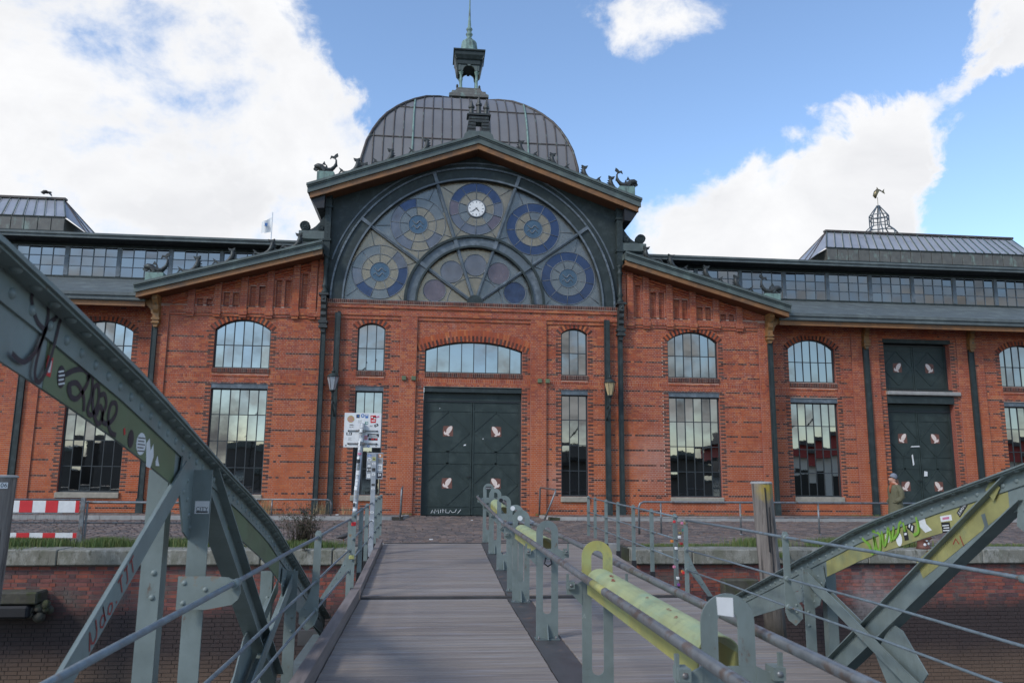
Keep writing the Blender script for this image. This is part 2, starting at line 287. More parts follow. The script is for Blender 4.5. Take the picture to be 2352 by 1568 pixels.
M['gold'] = mat('tarnished_gilded_metal', (.22,.18,.10), .35, metal=.7, var=.2, vscale=10)
M['slate'] = mat('grey_roof_felt', (.115,.135,.135), .75, var=.15, vscale=2.5, col2=(.15,.175,.17), c2scale=1.2, streak=(1,1,1))
M['far'] = mat('far_shore_walls', (.10,.095,.095), .8, var=.25, vscale=.05)
M['far_red'] = mat('red_fascia', (.42,.06,.06), .6, var=.1)
M['teal'] = mat('teal_paint', (.03,.2,.16), .5, var=.1)
M['bpaint'] = mat('blue_paint', (.06,.17,.42), .5, var=.1)
M['purple'] = mat('purple_paint', (.22,.06,.28), .5, var=.1)
M['pinkp'] = mat('pink_paint', (.6,.2,.3), .5, var=.1)
M['brass'] = mat('brass', (.5,.36,.14), .35, metal=.7, var=.1)
M['orange'] = mat('orange_paint', (.6,.2,.04), .5, var=.1)

for k_ in ('yellow','yellow_top','olive_y','olive'): overlay(M[k_], speck(11, .56, .70, .5), (.16,.17,.12))
# ------------------------------------------------------------------ mesh builder
class B:
    def __init__(s): s.v = []; s.f = []; s.m = []; s.sm = []
    def add(s, vs, fs, m=0, sm=False):
        o = len(s.v); s.v += [tuple(p) for p in vs]
        for f in fs: s.f.append(tuple(i+o for i in f)); s.m.append(m); s.sm.append(sm)
    def box(s, x0, x1, y0, y1, z0, z1, m=0):
        s.add([(x0,y0,z0),(x1,y0,z0),(x1,y1,z0),(x0,y1,z0),(x0,y0,z1),(x1,y0,z1),(x1,y1,z1),(x0,y1,z1)],
              [(0,3,2,1),(4,5,6,7),(0,1,5,4),(1,2,6,5),(2,3,7,6),(3,0,4,7)], m); return s
    def cbox(s, x0, x1, y0, y1, z0, z1, c=.01, m=0):
        """box with chamfered edges"""
        P = {}; vs = []
        for ix, X in enumerate((x0, x1)):
            for iy, Y in enumerate((y0, y1)):
                for iz, Z in enumerate((z0, z1)):
                    sx, sy, sz = (1, -1)[ix]*c, (1, -1)[iy]*c, (1, -1)[iz]*c
                    for a, q in ((0, (X, Y+sy, Z+sz)), (1, (X+sx, Y, Z+sz)), (2, (X+sx, Y+sy, Z))):
                        P[ix, iy, iz, a] = len(vs); vs.append(q)
        F = []
        for a in range(3):
            for v in (0, 1):
                o = [(0,0),(1,0),(1,1),(0,1)]
                def k(u, w):
                    i = [0,0,0]; i[a] = v; i[(a+1)%3] = u; i[(a+2)%3] = w; return (*i, a)
                q = [P[k(u, w)] for u, w in o]; F.append(q if v else q[::-1])
        for a in range(3):
            b_, c_ = (a+1)%3, (a+2)%3
            for u in (0, 1):
                for w in (0, 1):
                    def k(t, ax):
                        i = [0,0,0]; i[a] = t; i[b_] = u; i[c_] = w; return (*i, ax)
                    q = [P[k(0,b_)], P[k(1,b_)], P[k(1,c_)], P[k(0,c_)]]
                    F.append(q if (u != w) else q[::-1])
        for i in (0,1):
            for j in (0,1):
                for k2 in (0,1):
                    q = [P[i,j,k2,0], P[i,j,k2,1], P[i,j,k2,2]]
                    F.append(q if (i+j+k2) % 2 else q[::-1])
        s.add(vs, F, m); return s
    def beam(s, p0, p1, wd, ht, up=(0,0,1), m=0):
        """box from p0 to p1; wd across (side), ht along up"""
        p0, p1 = Vector(p0), Vector(p1); d = (p1-p0).normalized(); sd = d.cross(Vector(up)).normalized(); u = sd.cross(d)
        a, b = sd*wd/2, u*ht/2
        s.add([p0-a-b, p0+a-b, p0+a+b, p0-a+b, p1-a-b, p1+a-b, p1+a+b, p1-a+b],
              [(0,3,2,1),(4,5,6,7),(0,1,5,4),(1,2,6,5),(2,3,7,6),(3,0,4,7)][::1], m); return s
    def sweep(s, pts, rad, n=8, m=0, flat=1.0, caps=True, up=(0,0,1)):
        pts = [Vector(p) for p in pts]
        if isinstance(rad, (int, float)): rad = [rad]*len(pts)
        rings = []; vs = []
        prev = None
        for i, p in enumerate(pts):
            d = (pts[min(i+1, len(pts)-1)]-pts[max(i-1, 0)]).normalized()
            if prev is None:
                ref = Vector(up) if abs(d.dot(Vector(up))) < .95 else Vector((1,0,0)); a = d.cross(ref).normalized()
            else: a = (prev-d*prev.dot(d)).normalized()
            prev = a; b = d.cross(a)
            for k in range(n):
                t = 2*math.pi*k/n; vs.append(p+a*math.cos(t)*rad[i]*flat+b*math.sin(t)*rad[i])
        F = []
        for i in range(len(pts)-1):
            for k in range(n): F.append((i*n+k, i*n+(k+1) % n, (i+1)*n+(k+1) % n, (i+1)*n+k))
        s.add(vs, F, m, True)
        if caps:
            s.add([], [], m); o = len(s.v)-len(vs)
            s.f.append(tuple(o+k for k in range(n))[::-1]); s.m.append(m); s.sm.append(False)
            s.f.append(tuple(o+(len(pts)-1)*n+k for k in range(n))); s.m.append(m); s.sm.append(False)
        return s
    def tube(s, p0, p1, r, n=8, m=0): return s.sweep([p0, p1], r, n, m)
    def lathe(s, prof, c=(0,0), n=12, m=0, sq=False, smooth=True):
        """prof [(r,z)] about a vertical axis at c"""
        vs = []
        for r, z in prof:
            for k in range(n):
                t = 2*math.pi*(k+(.5 if sq else 0))/n; q = r/math.cos(math.pi/n) if sq else r
                vs.append((c[0]+q*math.cos(t), c[1]+q*math.sin(t), z))
        F = []
        for i in range(len(prof)-1):
            for k in range(n): F.append((i*n+k, i*n+(k+1) % n, (i+1)*n+(k+1) % n, (i+1)*n+k))
        F.append(tuple(range(n))[::-1]); F.append(tuple((len(prof)-1)*n+k for k in range(n)))
        s.add(vs, F, m, smooth and not sq); return s
    def prism(s, poly, ax, a, b, m=0):
        """extrude a 2-D polygon along an axis: ax 'y' -> (x,z), 'x' -> (y,z), 'z' -> (x,y)"""
        f = {'y': lambda p, q: (p[0], q, p[1]), 'x': lambda p, q: (q, p[0], p[1]), 'z': lambda p, q: (p[0], p[1], q)}[ax]
        n = len(poly); vs = [f(p, a) for p in poly]+[f(p, b) for p in poly]
        s.add(vs, [tuple(range(n)), tuple(range(n, 2*n))[::-1]]+[(i, i+n, (i+1) % n+n, (i+1) % n) for i in range(n)], m); return s
    def ring(s, cx, cz, r0, r1, y0, y1, a0=0, a1=180, n=40, m=0):
        """flat ring sector in the facade plane"""
        for i in range(n):
            t0, t1 = R_(a0+(a1-a0)*i/n), R_(a0+(a1-a0)*(i+1)/n)
            q = [(cx+r*math.cos(t), cz+r*math.sin(t)) for r, t in ((r0,t0),(r1,t0),(r1,t1),(r0,t1))]
            vs = [(p[0], y0, p[1]) for p in q]+[(p[0], y1, p[1]) for p in q]
            F = [(0,1,2,3),(7,6,5,4),(1,5,6,2),(4,0,3,7)]
            if i == 0: F.append((0,4,5,1))
            if i == n-1: F.append((3,2,6,7))
            s.add(vs, F, m)
        return s
    def dome(s, c, r, nrm, n=6, m=0, h=.6):
        """rivet head / bolt on a surface with normal nrm"""
        nv = Vector(nrm).normalized(); a = nv.orthogonal().normalized(); b = nv.cross(a); c = Vector(c); vs = []
        for rr, hh in ((1, 0), (.8, .6), (0, 1)):
            for k in range(n if rr else 1):
                t = 2*math.pi*k/n; vs.append(c+(a*math.cos(t)+b*math.sin(t))*r*rr+nv*r*h*hh)
        F = [(k, (k+1) % n, n+(k+1) % n, n+k) for k in range(n)]+[(n+k, n+(k+1) % n, 2*n) for k in range(n)]
        s.add(vs, F, m, True); return s
    def ribbon(s, pts, wd, plane, m=0, th=.0015):
        """a painted stroke: pts 2-D, plane(u,v,h)->3-D"""
        n = len(pts); vs = []
        for i, p in enumerate(pts):
            a, b = pts[max(i-1,0)], pts[min(i+1,n-1)]; dx, dy = b[0]-a[0], b[1]-a[1]; l = math.hypot(dx, dy) or 1
            nx, ny = -dy/l*wd/2, dx/l*wd/2
            vs += [plane(p[0]+nx, p[1]+ny, th), plane(p[0]-nx, p[1]-ny, th)]
        s.add(vs, [(2*i, 2*i+1, 2*i+3, 2*i+2) for i in range(n-1)], m); return s
WL = {}     # world location of parents
def tag(o, label=None, cat=None, group=None, kind=None):
    if label: o['label'] = label
    if cat: o['category'] = cat
    if group: o['group'] = group
    if kind: o['kind'] = kind
    return o
def empty(name, loc, label=None, cat=None, group=None):
    o = bpy.data.objects.new(name, None); COL.objects.link(o); o.location = loc; o.empty_display_size = .2
    WL[o.name] = Vector(loc); return tag(o, label, cat, group)
def put(name, me, wloc, parent=None, rot=None):
    o = bpy.data.objects.new(name, me); COL.objects.link(o); wloc = Vector(wloc)
    if parent is not None: o.parent = parent; o.location = wloc-WL[parent.name]
    else: o.location = wloc
    if rot: o.rotation_euler = rot
    WL[o.name] = wloc; return o
def mesh_of(name, b, mats, c=(0,0,0)):
    me = bpy.data.meshes.new(name); cx, cy, cz = c
    me.from_pydata([(x-cx, y-cy, z-cz) for x, y, z in b.v], [], b.f)
    for m in (mats if isinstance(mats, (list, tuple)) else [mats]): me.materials.append(M[m] if isinstance(m, str) else m)
    me.polygons.foreach_set('material_index', b.m); me.polygons.foreach_set('use_smooth', b.sm)
    me.validate(); me.update(); return me
def fixn(me):
    import bmesh
    bm = bmesh.new(); bm.from_mesh(me); bmesh.ops.recalc_face_normals(bm, faces=bm.faces); bm.to_mesh(me); bm.free()
def part(name, b, mats, parent=None, base=False, fix=True):
    xs = [p[0] for p in b.v]; ys = [p[1] for p in b.v]; zs = [p[2] for p in b.v]
    c = ((min(xs)+max(xs))/2, (min(ys)+max(ys))/2, min(zs) if base else (min(zs)+max(zs))/2)
    me = mesh_of(name, b, mats, c)
    if fix and len(b.f) < 60000: fixn(me)
    return put(name, me, c, parent)
def struct(name, b, mats): return tag(part(name, b, mats), kind='structure')
def copy_tree(o, dloc, rotz=0, parent=None, label=None):
    c = o.copy(); COL.objects.link(c)
    if parent is None:
        c.location = Vector(o.location)+Vector(dloc); c.rotation_euler.z += rotz
        if label: c['label'] = label
    else: c.parent = parent
    WL[c.name] = WL[o.name]+Vector(dloc)
    for ch in o.children: copy_tree(ch, dloc, 0, c)
    return c
def arcpts(cx, cz, r, a0, a1, n): return [(cx+r*math.cos(R_(a0+(a1-a0)*i/n)), cz+r*math.sin(R_(a0+(a1-a0)*i/n))) for i in range(n+1)]
_glyph = {}
def text_mesh(b, txt, h, plane, m=0):
    """flat lettering from Blender's built-in font, laid on plane(u,v,h)"""
    cu = bpy.data.curves.new('t', 'FONT'); cu.body = txt; cu.size = 1; cu.resolution_u = 3
    ob = bpy.data.objects.new('t', cu); COL.objects.link(ob)
    dg = bpy.context.evaluated_depsgraph_get(); me = bpy.data.meshes.new_from_object(ob.evaluated_get(dg))
    b.add([plane(v.co.x*h*1.35, v.co.y*h*1.35, .002) for v in me.vertices], [tuple(p.vertices) for p in me.polygons], m)
    wd = max(v.co.x for v in me.vertices)*h*1.35
    bpy.data.objects.remove(ob); bpy.data.curves.remove(cu); bpy.data.meshes.remove(me); return wd
# ------------------------------------------------------------------ ground, water, quay
CH = .0755                      # brick course on the hall
b = B()
b.add([(-700,-900,-5),(700,-900,-5),(700,40,-5),(-700,40,-5)], [(0,1,2,3)]); struct('river_water', b, 'water')
b = B()
b.box(-260,-1.45,18.35,420,-6,-.035); b.box(4.6,260,18.35,420,-6,-.035); b.box(-1.45,4.6,19.45,420,-6,-.035)
ground = struct('quay_ground', b, 'soil')
WL[ground.name] = Vector(ground.location)
pv = B(); pv.box(-.9,4.5,29.5,31.8,-.034,-.02); pv.box(-24,-.9,29.62,33,-.034,.1); pv.box(4.5,34,29.62,33,-.034,.1)
sidewalk = struct('sidewalk', pv, 'soil')
def many(nm, items, mats, parent, ref, limit=300, stuff_name=None):
    """items: list of (centre, size, mesh-key, builder) ; nearest `limit` become objects, the rest one stuff mesh"""
    items.sort(key=lambda t: t[0])
    cache = {}
    for d, c, key, fn, mi, rot in items[:limit]:
        k = (key, mi)
        if k not in cache:
            q = B(); fn(q, (0,0,0), mi); cache[k] = mesh_of(nm, q, mats)
        put(nm, cache[k], c, parent, rot)
    rest = B()
    for d, c, key, fn, mi, rot in items[limit:]:
        if rot: 
            q = B(); fn(q, (0,0,0), mi); e = Euler(rot).to_matrix()
            rest.add([e@Vector(p)+Vector(c) for p in q.v], q.f, mi)
        else: fn(rest, c, mi)
    if rest.f:
        o = part(stuff_name or nm, rest, mats, parent, fix=False); o['kind'] = 'stuff'; return o
def cobble_fn(w_, d_, h_=.06):
    def f(q, c, mi):
        x, y, z = c; a, e, i = w_/2, d_/2, .022
        q.add([(x-a,y-e,z-.05),(x+a,y-e,z-.05),(x+a,y+e,z-.05),(x-a,y+e,z-.05),
               (x-a+.006,y-e+.006,z-.012),(x+a-.006,y-e+.006,z-.012),(x+a-.006,y+e-.006,z-.012),(x-a+.006,y+e-.006,z-.012),
               (x-a+i,y-e+i,z),(x+a-i,y-e+i,z),(x+a-i,y+e-i,z),(x-a+i,y+e-i,z)],
              [(0,1,5,4),(1,2,6,5),(2,3,7,6),(3,0,4,7),(4,5,9,8),(5,6,10,9),(6,7,11,10),(7,4,8,11),(8,9,10,11)], mi)
    return f
sizes = [(.17,.15),(.20,.155),(.225,.155),(.15,.15)]
fns = [cobble_fn(*s) for s in sizes]
items = []; walk = []
y = 18.42; row = 0
while y < 31.55:
    x = -19+random.uniform(0,.2); rowd = .162
    while x < 31:
        k = random.choice((0,1,2,1)); wdt = sizes[k][0]+.022; cx = x+wdt/2; x += wdt
        yy = y+rowd/2+.035*math.sin(cx*.9+row*.2)+random.uniform(-.008,.008)
        if abs(cx-1) > 6+(y-16)*.85 and False: continue
        if yy < 19.5 and -1.6 < cx < 4.75: continue
        if yy < 19.15 and not (-2.2 < cx < 5.4) : continue      # coping and verge
        if 19.15 < yy < 31.6:
            on = 29.62 < yy and not (-.95 < cx < 4.55)
            if 29.40 < yy < 29.64 and not (-.7 < cx < 4.3): continue
            z = .115+random.uniform(-.008,.008) if on else random.uniform(-.012,.012)+.05*max(0,(yy-29.5)/2 if -.95 < cx < 4.55 and yy > 29.5 else 0)
            (walk if on else items).append((math.hypot(cx-1.2, yy-15), (cx,yy,z), k, fns[k], 0, (random.uniform(-.03,.03),random.uniform(-.03,.03),0) if random.random() < .15 else None))
    y += rowd+.014; row += 1
many('cobblestone', items, 'cobble', ground, None, 300)
many('cobblestone', walk, 'cobble', sidewalk, None, 120)
# kerb of the sidewalk: long granite pieces, swinging in towards the door
kb = {}
def kerb_piece(p0, p1, wd=.16, z0=-.03, z1=.13):
    q = B(); d = Vector((p1[0]-p0[0], p1[1]-p0[1], 0)); n = Vector((-d.y, d.x, 0)).normalized()*wd; g = d.normalized()*.006
    a, c = Vector((*p0,0))+g, Vector((*p1,0))-g
    q.prism([(a.x,a.y),(c.x,c.y),(c.x+n.x,c.y+n.y),(a.x+n.x,a.y+n.y)], 'z', z0, z1); part('kerbstone', q, 'kerb', sidewalk)
for i in range(18): kerb_piece((-1.9-1.05*(i+1), 29.46), (-1.9-1.05*i, 29.46))
for i in range(22): kerb_piece((5.5+1.05*i, 29.46), (5.5+1.05*(i+1), 29.46))
for pts in ([(-1.9,29.46),(-1.3,29.6),(-.95,29.95),(-.75,30.45),(-.7,31.0)], [(5.5,29.46),(4.9,29.6),(4.55,29.95),(4.35,30.45),(4.3,31.0)][::-1]):
    for a, c in zip(pts, pts[1:]): kerb_piece(a, c)

# quay wall with coping
quay = struct('quay_wall', B().box(-60,-1.45,17.87,18.345,-6,-.31).box(4.6,60,17.87,18.345,-6,-.31).box(-1.44,4.59,19.0,19.44,-6,-.31).box(-1.5,-1.445,17.9,19.4,-6,-.32).box(4.595,4.65,17.9,19.4,-6,-.32), 'quay_mortar')
def brick_fn(w_, h_, dp=.02, c=.004):
    def f(q, p, mi):
        x, y, z = p; a, e = w_/2, h_/2
        q.add([(x-a,y,z-e),(x+a,y,z-e),(x+a,y,z+e),(x-a,y,z+e),(x-a,y+dp,z-e),(x+a,y+dp,z-e),(x+a,y+dp,z+e),(x-a,y+dp,z+e)],
              [(0,1,2,3),(4,5,1,0),(1,5,6,2),(2,6,7,3),(3,7,4,0)], mi)
    return f
its = []; qh = .082; i = 0
z = -.34
while z > -3.7:
    for (xa, xb) in ((-13,-1.5),(4.65,19.5)):
        x = xa+(.06 if i % 2 else 0); j = 0
        while x < xb:
            L_ = .25 if (i % 2 or j % 2) else .125
            e = min(x+L_, xb); wl = round(e-x-.013, 3)
            if wl > .04:
                c = ((x+e)/2, 17.862+random.uniform(-.004,.004), z-qh/2)
                its.append((math.hypot(c[0]-1, (c[2]+.5)*2), c, wl, brick_fn(wl, qh-.014), 0, None))
            x = e; j += 1
    z -= qh; i += 1
many('brick', its, 'quay_brick', quay, None, 300)
def coping_row(xa, xb, lens):
    x = xa; k = 0
    while x < xb:
        l = lens[k % len(lens)]; e = min(x+l, xb); k += 1
        q = B().cbox(x+.008, e-.008, 17.72+random.uniform(-.012,.012), 18.5+random.uniform(0,.03), -.315+random.uniform(-.005,.005), .0+random.uniform(-.008,.008), .022)
        part('coping_stone', q, 'stone', quay); x = e
coping_row(-14.5, -1.48, [1.5,1.15,1.45,1.5,1.3]); coping_row(4.62, 20.5, [1.3,1.55,1.4,1.2,1.5])
q = B().cbox(-1.47, 4.62, 19.42, 19.62, -.3, -.005, .01); part('landing_sill', q, 'kerb', quay)

# far bank and what floats behind the camera: seen only mirrored in the windows
def far_block(name, x0, x1, y0, y1, z1, label, mats_='far', roof=None):
    r = empty(name, ((x0+x1)/2, y0, -5), label, 'building')
    q = B().box(x0, x1, y0, y1, -5, z1); part('wall', q, mats_, r)
    if roof:
        q = B().prism([(x0-1,z1+.05),(x1+1,z1+.05),((x0+x1)/2,z1+roof)], 'y', y0-1, y1+1); part('roof', q, 'slate', r)
    return r
for i, (x0, x1, h_) in enumerate([(-420,-300,24),(-290,-215,17),(-205,-150,30),(-140,-70,15),(-60,-25,22),(-15,60,13),(70,118,25),(130,190,14),(200,235,33),(245,330,18),(340,420,26)]):
    far_block('waterfront_building', x0, x1, -470, -440, h_-4, 'dark waterfront building across the river, %s' % ['tall block at the western end','narrow store beside the western block','highest block of the western group','long low warehouse','square block by the long warehouse','lowest and longest shed in the middle','tall store just east of the middle shed','low block between two tall stores','highest tower on the eastern side','broad hall beside the eastern tower','large block at the eastern end'][i], roof=5 if i % 2 else None)['group'] = 'buildings on the far bank'
def crane(x, y, s, a):
    r = empty('harbour_crane', (x, y, -5), 'tall lattice jib crane on the far bank %s' % a, 'crane', 'harbour cranes')
    q = B(); 
    for dx in (-3,3):
        q.beam((x+dx*s,y,-5),(x+dx*s*.5,y,18*s),.6,.6)
    for k in range(5): q.beam((x-(3-.3*k)*s,y,-5+4.5*s*k),(x+(3-.3*k)*s,y,-5+4.5*s*(k+1)),.35,.35)
    part('tower', q, 'black', r)
    q = B(); q.beam((x-4*s,y,18*s),(x+16*s,y,40*s),.5,.5); q.beam((x-2*s,y,21*s),(x+16*s,y,40*s),.4,.4)
    for k in range(9): t=k/9; q.beam((x-4*s+20*s*t,y,18*s+22*s*t),(x-2*s+18*s*(t+.07),y,21*s+19*s*(t+.07)),.3,.3)
    part('jib', q, 'black', r)
for a in ((-160,-400,1.2,'upstream of the dock'),(-95,-400,1.0,'beside the low warehouse'),(-45,-300,1.35,'nearest the landing stage'),(90,-400,1.1,'downstream by the tall store'),(210,-390,1.3,'farthest downstream')): crane(*a)
r = empty('landing_pavilion', (56,-42,-4.6), 'white floating landing pavilion with a red fascia band', 'building')
part('pontoon', B().box(38,110,-48,-30,-5,-4.2), 'far', r); part('wall', B().box(42,104,-46,-34,-4.2,4.0), 'white', r)
part('fascia', B().box(40,106,-47,-33,4.0,5.6), 'far_red', r); part('roof', B().box(38,108,-48,-32,5.6,6.1), 'far', r)
for k in range(14): part('window', B().box(44+4.2*k,46.8+4.2*k,-33.99,-33.9,-2,2.4), 'black', r)
if False: pass
r = empty('landing_shed', (-8,-36,-4.6), 'dark low shed on the floating landing stage', 'building')
part('pontoon', B().box(-80,120,-60,-14,-5.2,-3.3), 'far', r); part('wall', B().box(12,34,-40,-32,-4.3,3.4), 'far', r); part('roof', B().box(10,36,-41,-31,3.4,3.8), 'black', r)  # unseen pontoon spread wide to block light off the water

# ------------------------------------------------------------------ the hall
XC = 1.70
hall = empty('market_hall', (XC, 31.7, 0), 'red brick market hall with a stained glass lunette and a glazed dome', 'building')
HY = 31.7; WY = 32.5
def seg_z(cx, w_, z1, rise, x):
    R = (w_*w_/4+rise*rise)/(2*rise); return z1+math.sqrt(max(0, R*R-(x-cx)**2))-(R-rise)
# openings: (cx, w, z0, z_spring, rise)
class Hole:
    def __init__(s, cx, w_, z0, z1, rise=0, jamb=True, y=HY): s.cx, s.w, s.z0, s.z1, s.rise, s.jamb, s.y = cx, w_, z0, z1, rise, jamb, y
    def span(s, z):
        if z < s.z0 or z > s.z1+s.rise: return None
        if z <= s.z1 or not s.rise: return (s.cx-s.w/2, s.cx+s.w/2)
        R = (s.w**2/4+s.rise**2)/(2*s.rise); h = z-(s.z1+s.rise-R); q = math.sqrt(max(0, R*R-h*h)); return (s.cx-q, s.cx+q)
bricks = []      # (dist, centre, key, fn, mat, rot)
def add_brick(x0, x1, z0, z1, y, mi, dp=.022):
    wl, hl = round(x1-x0, 3), round(z1-z0, 3)
    if wl < .02 or hl < .015: return
    c = ((x0+x1)/2, y-.007+random.uniform(-.0015,.0015), (z0+z1)/2)
    bricks.append((math.hypot(c[0]-2.5, c[1]-31, (c[2]-2.2)*2.2), c, (wl, hl, dp), brick_fn(wl, hl, dp), mi, None))
J = .013
def lay(x0, x1, z0, z1, y, holes=(), zmax=None, zmin=None, stripe=True, jambs=True, dark=None, soldier=True):
    i = int(round(z0/CH))
    z = z0
    while z < z1-.02:
        h = min(CH, z1-z); zm = z+h/2; i = int(round(z/CH))
        sold = soldier and stripe and i in (70, 71)
        ivs = [(x0, x1, False, False)]
        for H in holes:
            sp = H.span(zm)
            if not sp: continue
            n = []
            for a, c, ja, jc in ivs:
                if sp[1] <= a or sp[0] >= c: n.append((a, c, ja, jc)); continue
                if sp[0] > a: n.append((a, sp[0], ja, H.jamb and zm < H.z1))
                if sp[1] < c: n.append((sp[1], c, H.jamb and zm < H.z1, jc))
            ivs = n
        for a, c, ja, jc in ivs:
            if zmax:
                # clip to where the sloping top is above this course
                st = .05; xs = a
                while xs < c and zmax(xs) < z+h: xs += st
                xe = c
                while xe > xs and zmax(xe) < z+h: xe -= st
                a, c = xs, xe
            if c-a < .03: continue
            if sold: 
                if i == 70: rowlock(a, c, z, z+2*CH, y, 0)
                continue
            st_ = stripe and i % 8 == 3 and zm < 7.4 and not (5.1 < zm < 5.6)
            x = a; first = True; k = 0
            if ja and jambs:
                l = .225 if i % 2 == 0 else .115
                add_brick(x+J/2, min(x+l, c)-J/2, z+J/2, z+h-J/2, y, 1 if i % 2 == 0 else 0); x += l
            end = c
            if jc and jambs:
                l = .225 if i % 2 == 0 else .115
                if c-l > x: add_brick(c-l+J/2, c-J/2, z+J/2, z+h-J/2, y, 1 if i % 2 == 0 else 0); end = c-l
            if i % 2 == 0 and x < end: # header course offset
                l = .0625; add_brick(x+J/2, min(x+l, end)-J/2, z+J/2, z+h-J/2, y, 0); x += l
            while x < end-.012:
                l = .125 if (i % 2 == 0 or st_) else .25
                e = min(x+l, end)
                if end-e < .03: e = end
                mi = 0
                if dark is not None: mi = dark
                elif st_ and random.random() < .84: mi = 1
                elif random.random() < .004: mi = 1
                add_brick(x+J/2, e-J/2, z+J/2, z+h-J/2, y, mi); x = e; k += 1
        z += h
def rowlock(x0, x1, z0, z1, y, mi=1, l=.077):
    n = max(1, round((x1-x0)/l)); l = (x1-x0)/n
    for k in range(n): add_brick(x0+k*l+J/2, x0+(k+1)*l-J/2, z0+J/2, z1-J/2, y, mi if mi != 2 else random.choice((0,0,1)))
wall = B()     # backing masonry (mat 0 mortar, 1 reveal brick)
def backing(x0, x1, z0, z1, y, th, holes=()):
    xs = sorted({x0, x1, *[v for H in holes for v in (H.cx-H.w/2, H.cx+H.w/2) if x0 < v < x1]})
    zs = sorted({z0, z1, *[v for H in holes for v in (H.z0, H.z1+H.rise) if z0 < v < z1]})
    for xa, xb in zip(xs, xs[1:]):
        zrun = None
        for za, zb in zip(zs, zs[1:]):
            mx_, mz = (xa+xb)/2, (za+zb)/2
            inside = any(abs(mx_-H.cx) < H.w/2 and H.z0 < mz < H.z1+H.rise for H in holes)
            if inside:
                if zrun is not None: wall.box(xa, xb, y, y+th, zrun, za); zrun = None
            elif zrun is None: zrun = za
        if zrun is not None: wall.box(xa, xb, y, y+th, zrun, z1)
    for H in holes:
        if H.rise:
            n = 8
            for sgn in (-1, 1):
                pts = [(H.cx+sgn*H.w/2, H.z1+H.rise)]
                for k in range(n+1):
                    x = H.cx+sgn*H.w/2*(1-k/n); pts.append((x, seg_z(H.cx, H.w, H.z1, H.rise, x)))
                pts = pts[:-1] if False else pts
                wall.prism(pts if sgn < 0 else pts[::-1], 'y', y+.0005, y+th-.001)
def voussoirs(H, t=.23, y=None, mi_every=2, over=.0):
    R = (H.w**2/4+H.rise**2)/(2*H.rise); zc = H.z1+H.rise-R; a = math.asin(min(1, (H.w/2+over)/R)); n = int(2*a*(R+.02)/.08); y = H.y if y is None else y
    q = B()
    for k in range(n):
        t0, t1 = -a+2*a*k/n, -a+2*a*(k+1)/n; g = .0045/R
        def P(r, t_): return (H.cx+r*math.sin(t_), zc+r*math.cos(t_))
        rs = [(R, R+t)] if t < .3 else ([(R, R+.115-.004),(R+.115+.004, R+t)] if k % 2 else [(R, R+t*.5-.004),(R+t*.5+.004, R+t)])
        for r0, r1 in rs:
            first = r0 == R
            q = [P(r0, t0+g), P(r1, t0+g*R/r1), P(r1, t1-g*R/r1), P(r0, t1-g)]
            wv.prism(q, 'y', y-.016, y+.01, 1 if (first and k % mi_every == 0) else 0)
wv = B()        # voussoirs
# --- holes
big = [Hole(XC+s*9.15, 2.16, .82, 5.09) for s in (-1,1)]+[Hole(XC+s*9.15, 2.16, 5.68, 7.22, .42) for s in (-1,1)]
small = [Hole(XC+s*4.13, 1.10, .82, 5.09) for s in (-1,1)]+[Hole(XC+s*4.13, 1.10, 5.68, 7.42, .22) for s in (-1,1)]
door_h = Hole(1.69, 3.95, -.1, 5.12)
archwin_h = Hole(1.70, 3.95, 5.68, 6.62, .36)
wing_r = [Hole(16.45, 2.12, .85, 5.03, y=WY), Hole(16.45, 2.12, 5.7, 7.18, .42, y=WY), Hole(26.3, 2.12, .85, 5.03, y=WY), Hole(26.3, 2.12, 5.7, 7.18, .42, y=WY)]
wdoor = [Hole(21.33, 3.10, -.1, 5.25, y=WY), Hole(21.33, 3.10, 5.40, 7.72, y=WY)]
wing_l = [Hole(-13.05, 2.3, .85, 5.03, y=WY), Hole(-13.05, 2.3, 5.7, 7.18, .42, y=WY)]
# --- central bay
cen_holes = [h for h in small]+[door_h, archwin_h]
backing(-4.4, 7.8, -.3, 8.56, HY, .42, cen_holes)
pil = [(-1.26,-.61),(4.01,4.66)]
class Rect(Hole):
    def __init__(s, x0, x1, z0, z1): s.x0, s.x1, s.z0, s.z1, s.rise, s.jamb = x0, x1, z0, z1, 0, False
    def span(s, z): return (s.x0, s.x1) if s.z0 <= z <= s.z1 else None
lay(-4.4, 7.8, 0, 7.78, HY, cen_holes+[Rect(a, c, 0, 8) for a, c in pil])
for a, c in pil:
    wall.box(a, c, HY-.09, HY-.001, 0, 8.0); lay(a, c, 0, 8.0, HY-.09, [], stripe=False)
for z0, z1, pr in ((7.78,7.93,.05),(7.93,8.08,.10),(8.08,8.23,.07),(8.23,8.38,.13)):
    wall.box(-4.36, 7.76, HY-pr, HY-.0015, z0, z1-.002); lay(-4.36, 7.76, z0, z1-.002, HY-pr, [Rect(a, c, 0, 8.005) for a, c in pil] if z1 < 8.0 else [], stripe=False)
wall.box(-4.36, 7.76, HY-.17, HY+.1, 8.38, 8.55); rowlock(-4.36, 7.76, 8.40, 8.55, HY-.17, 1)
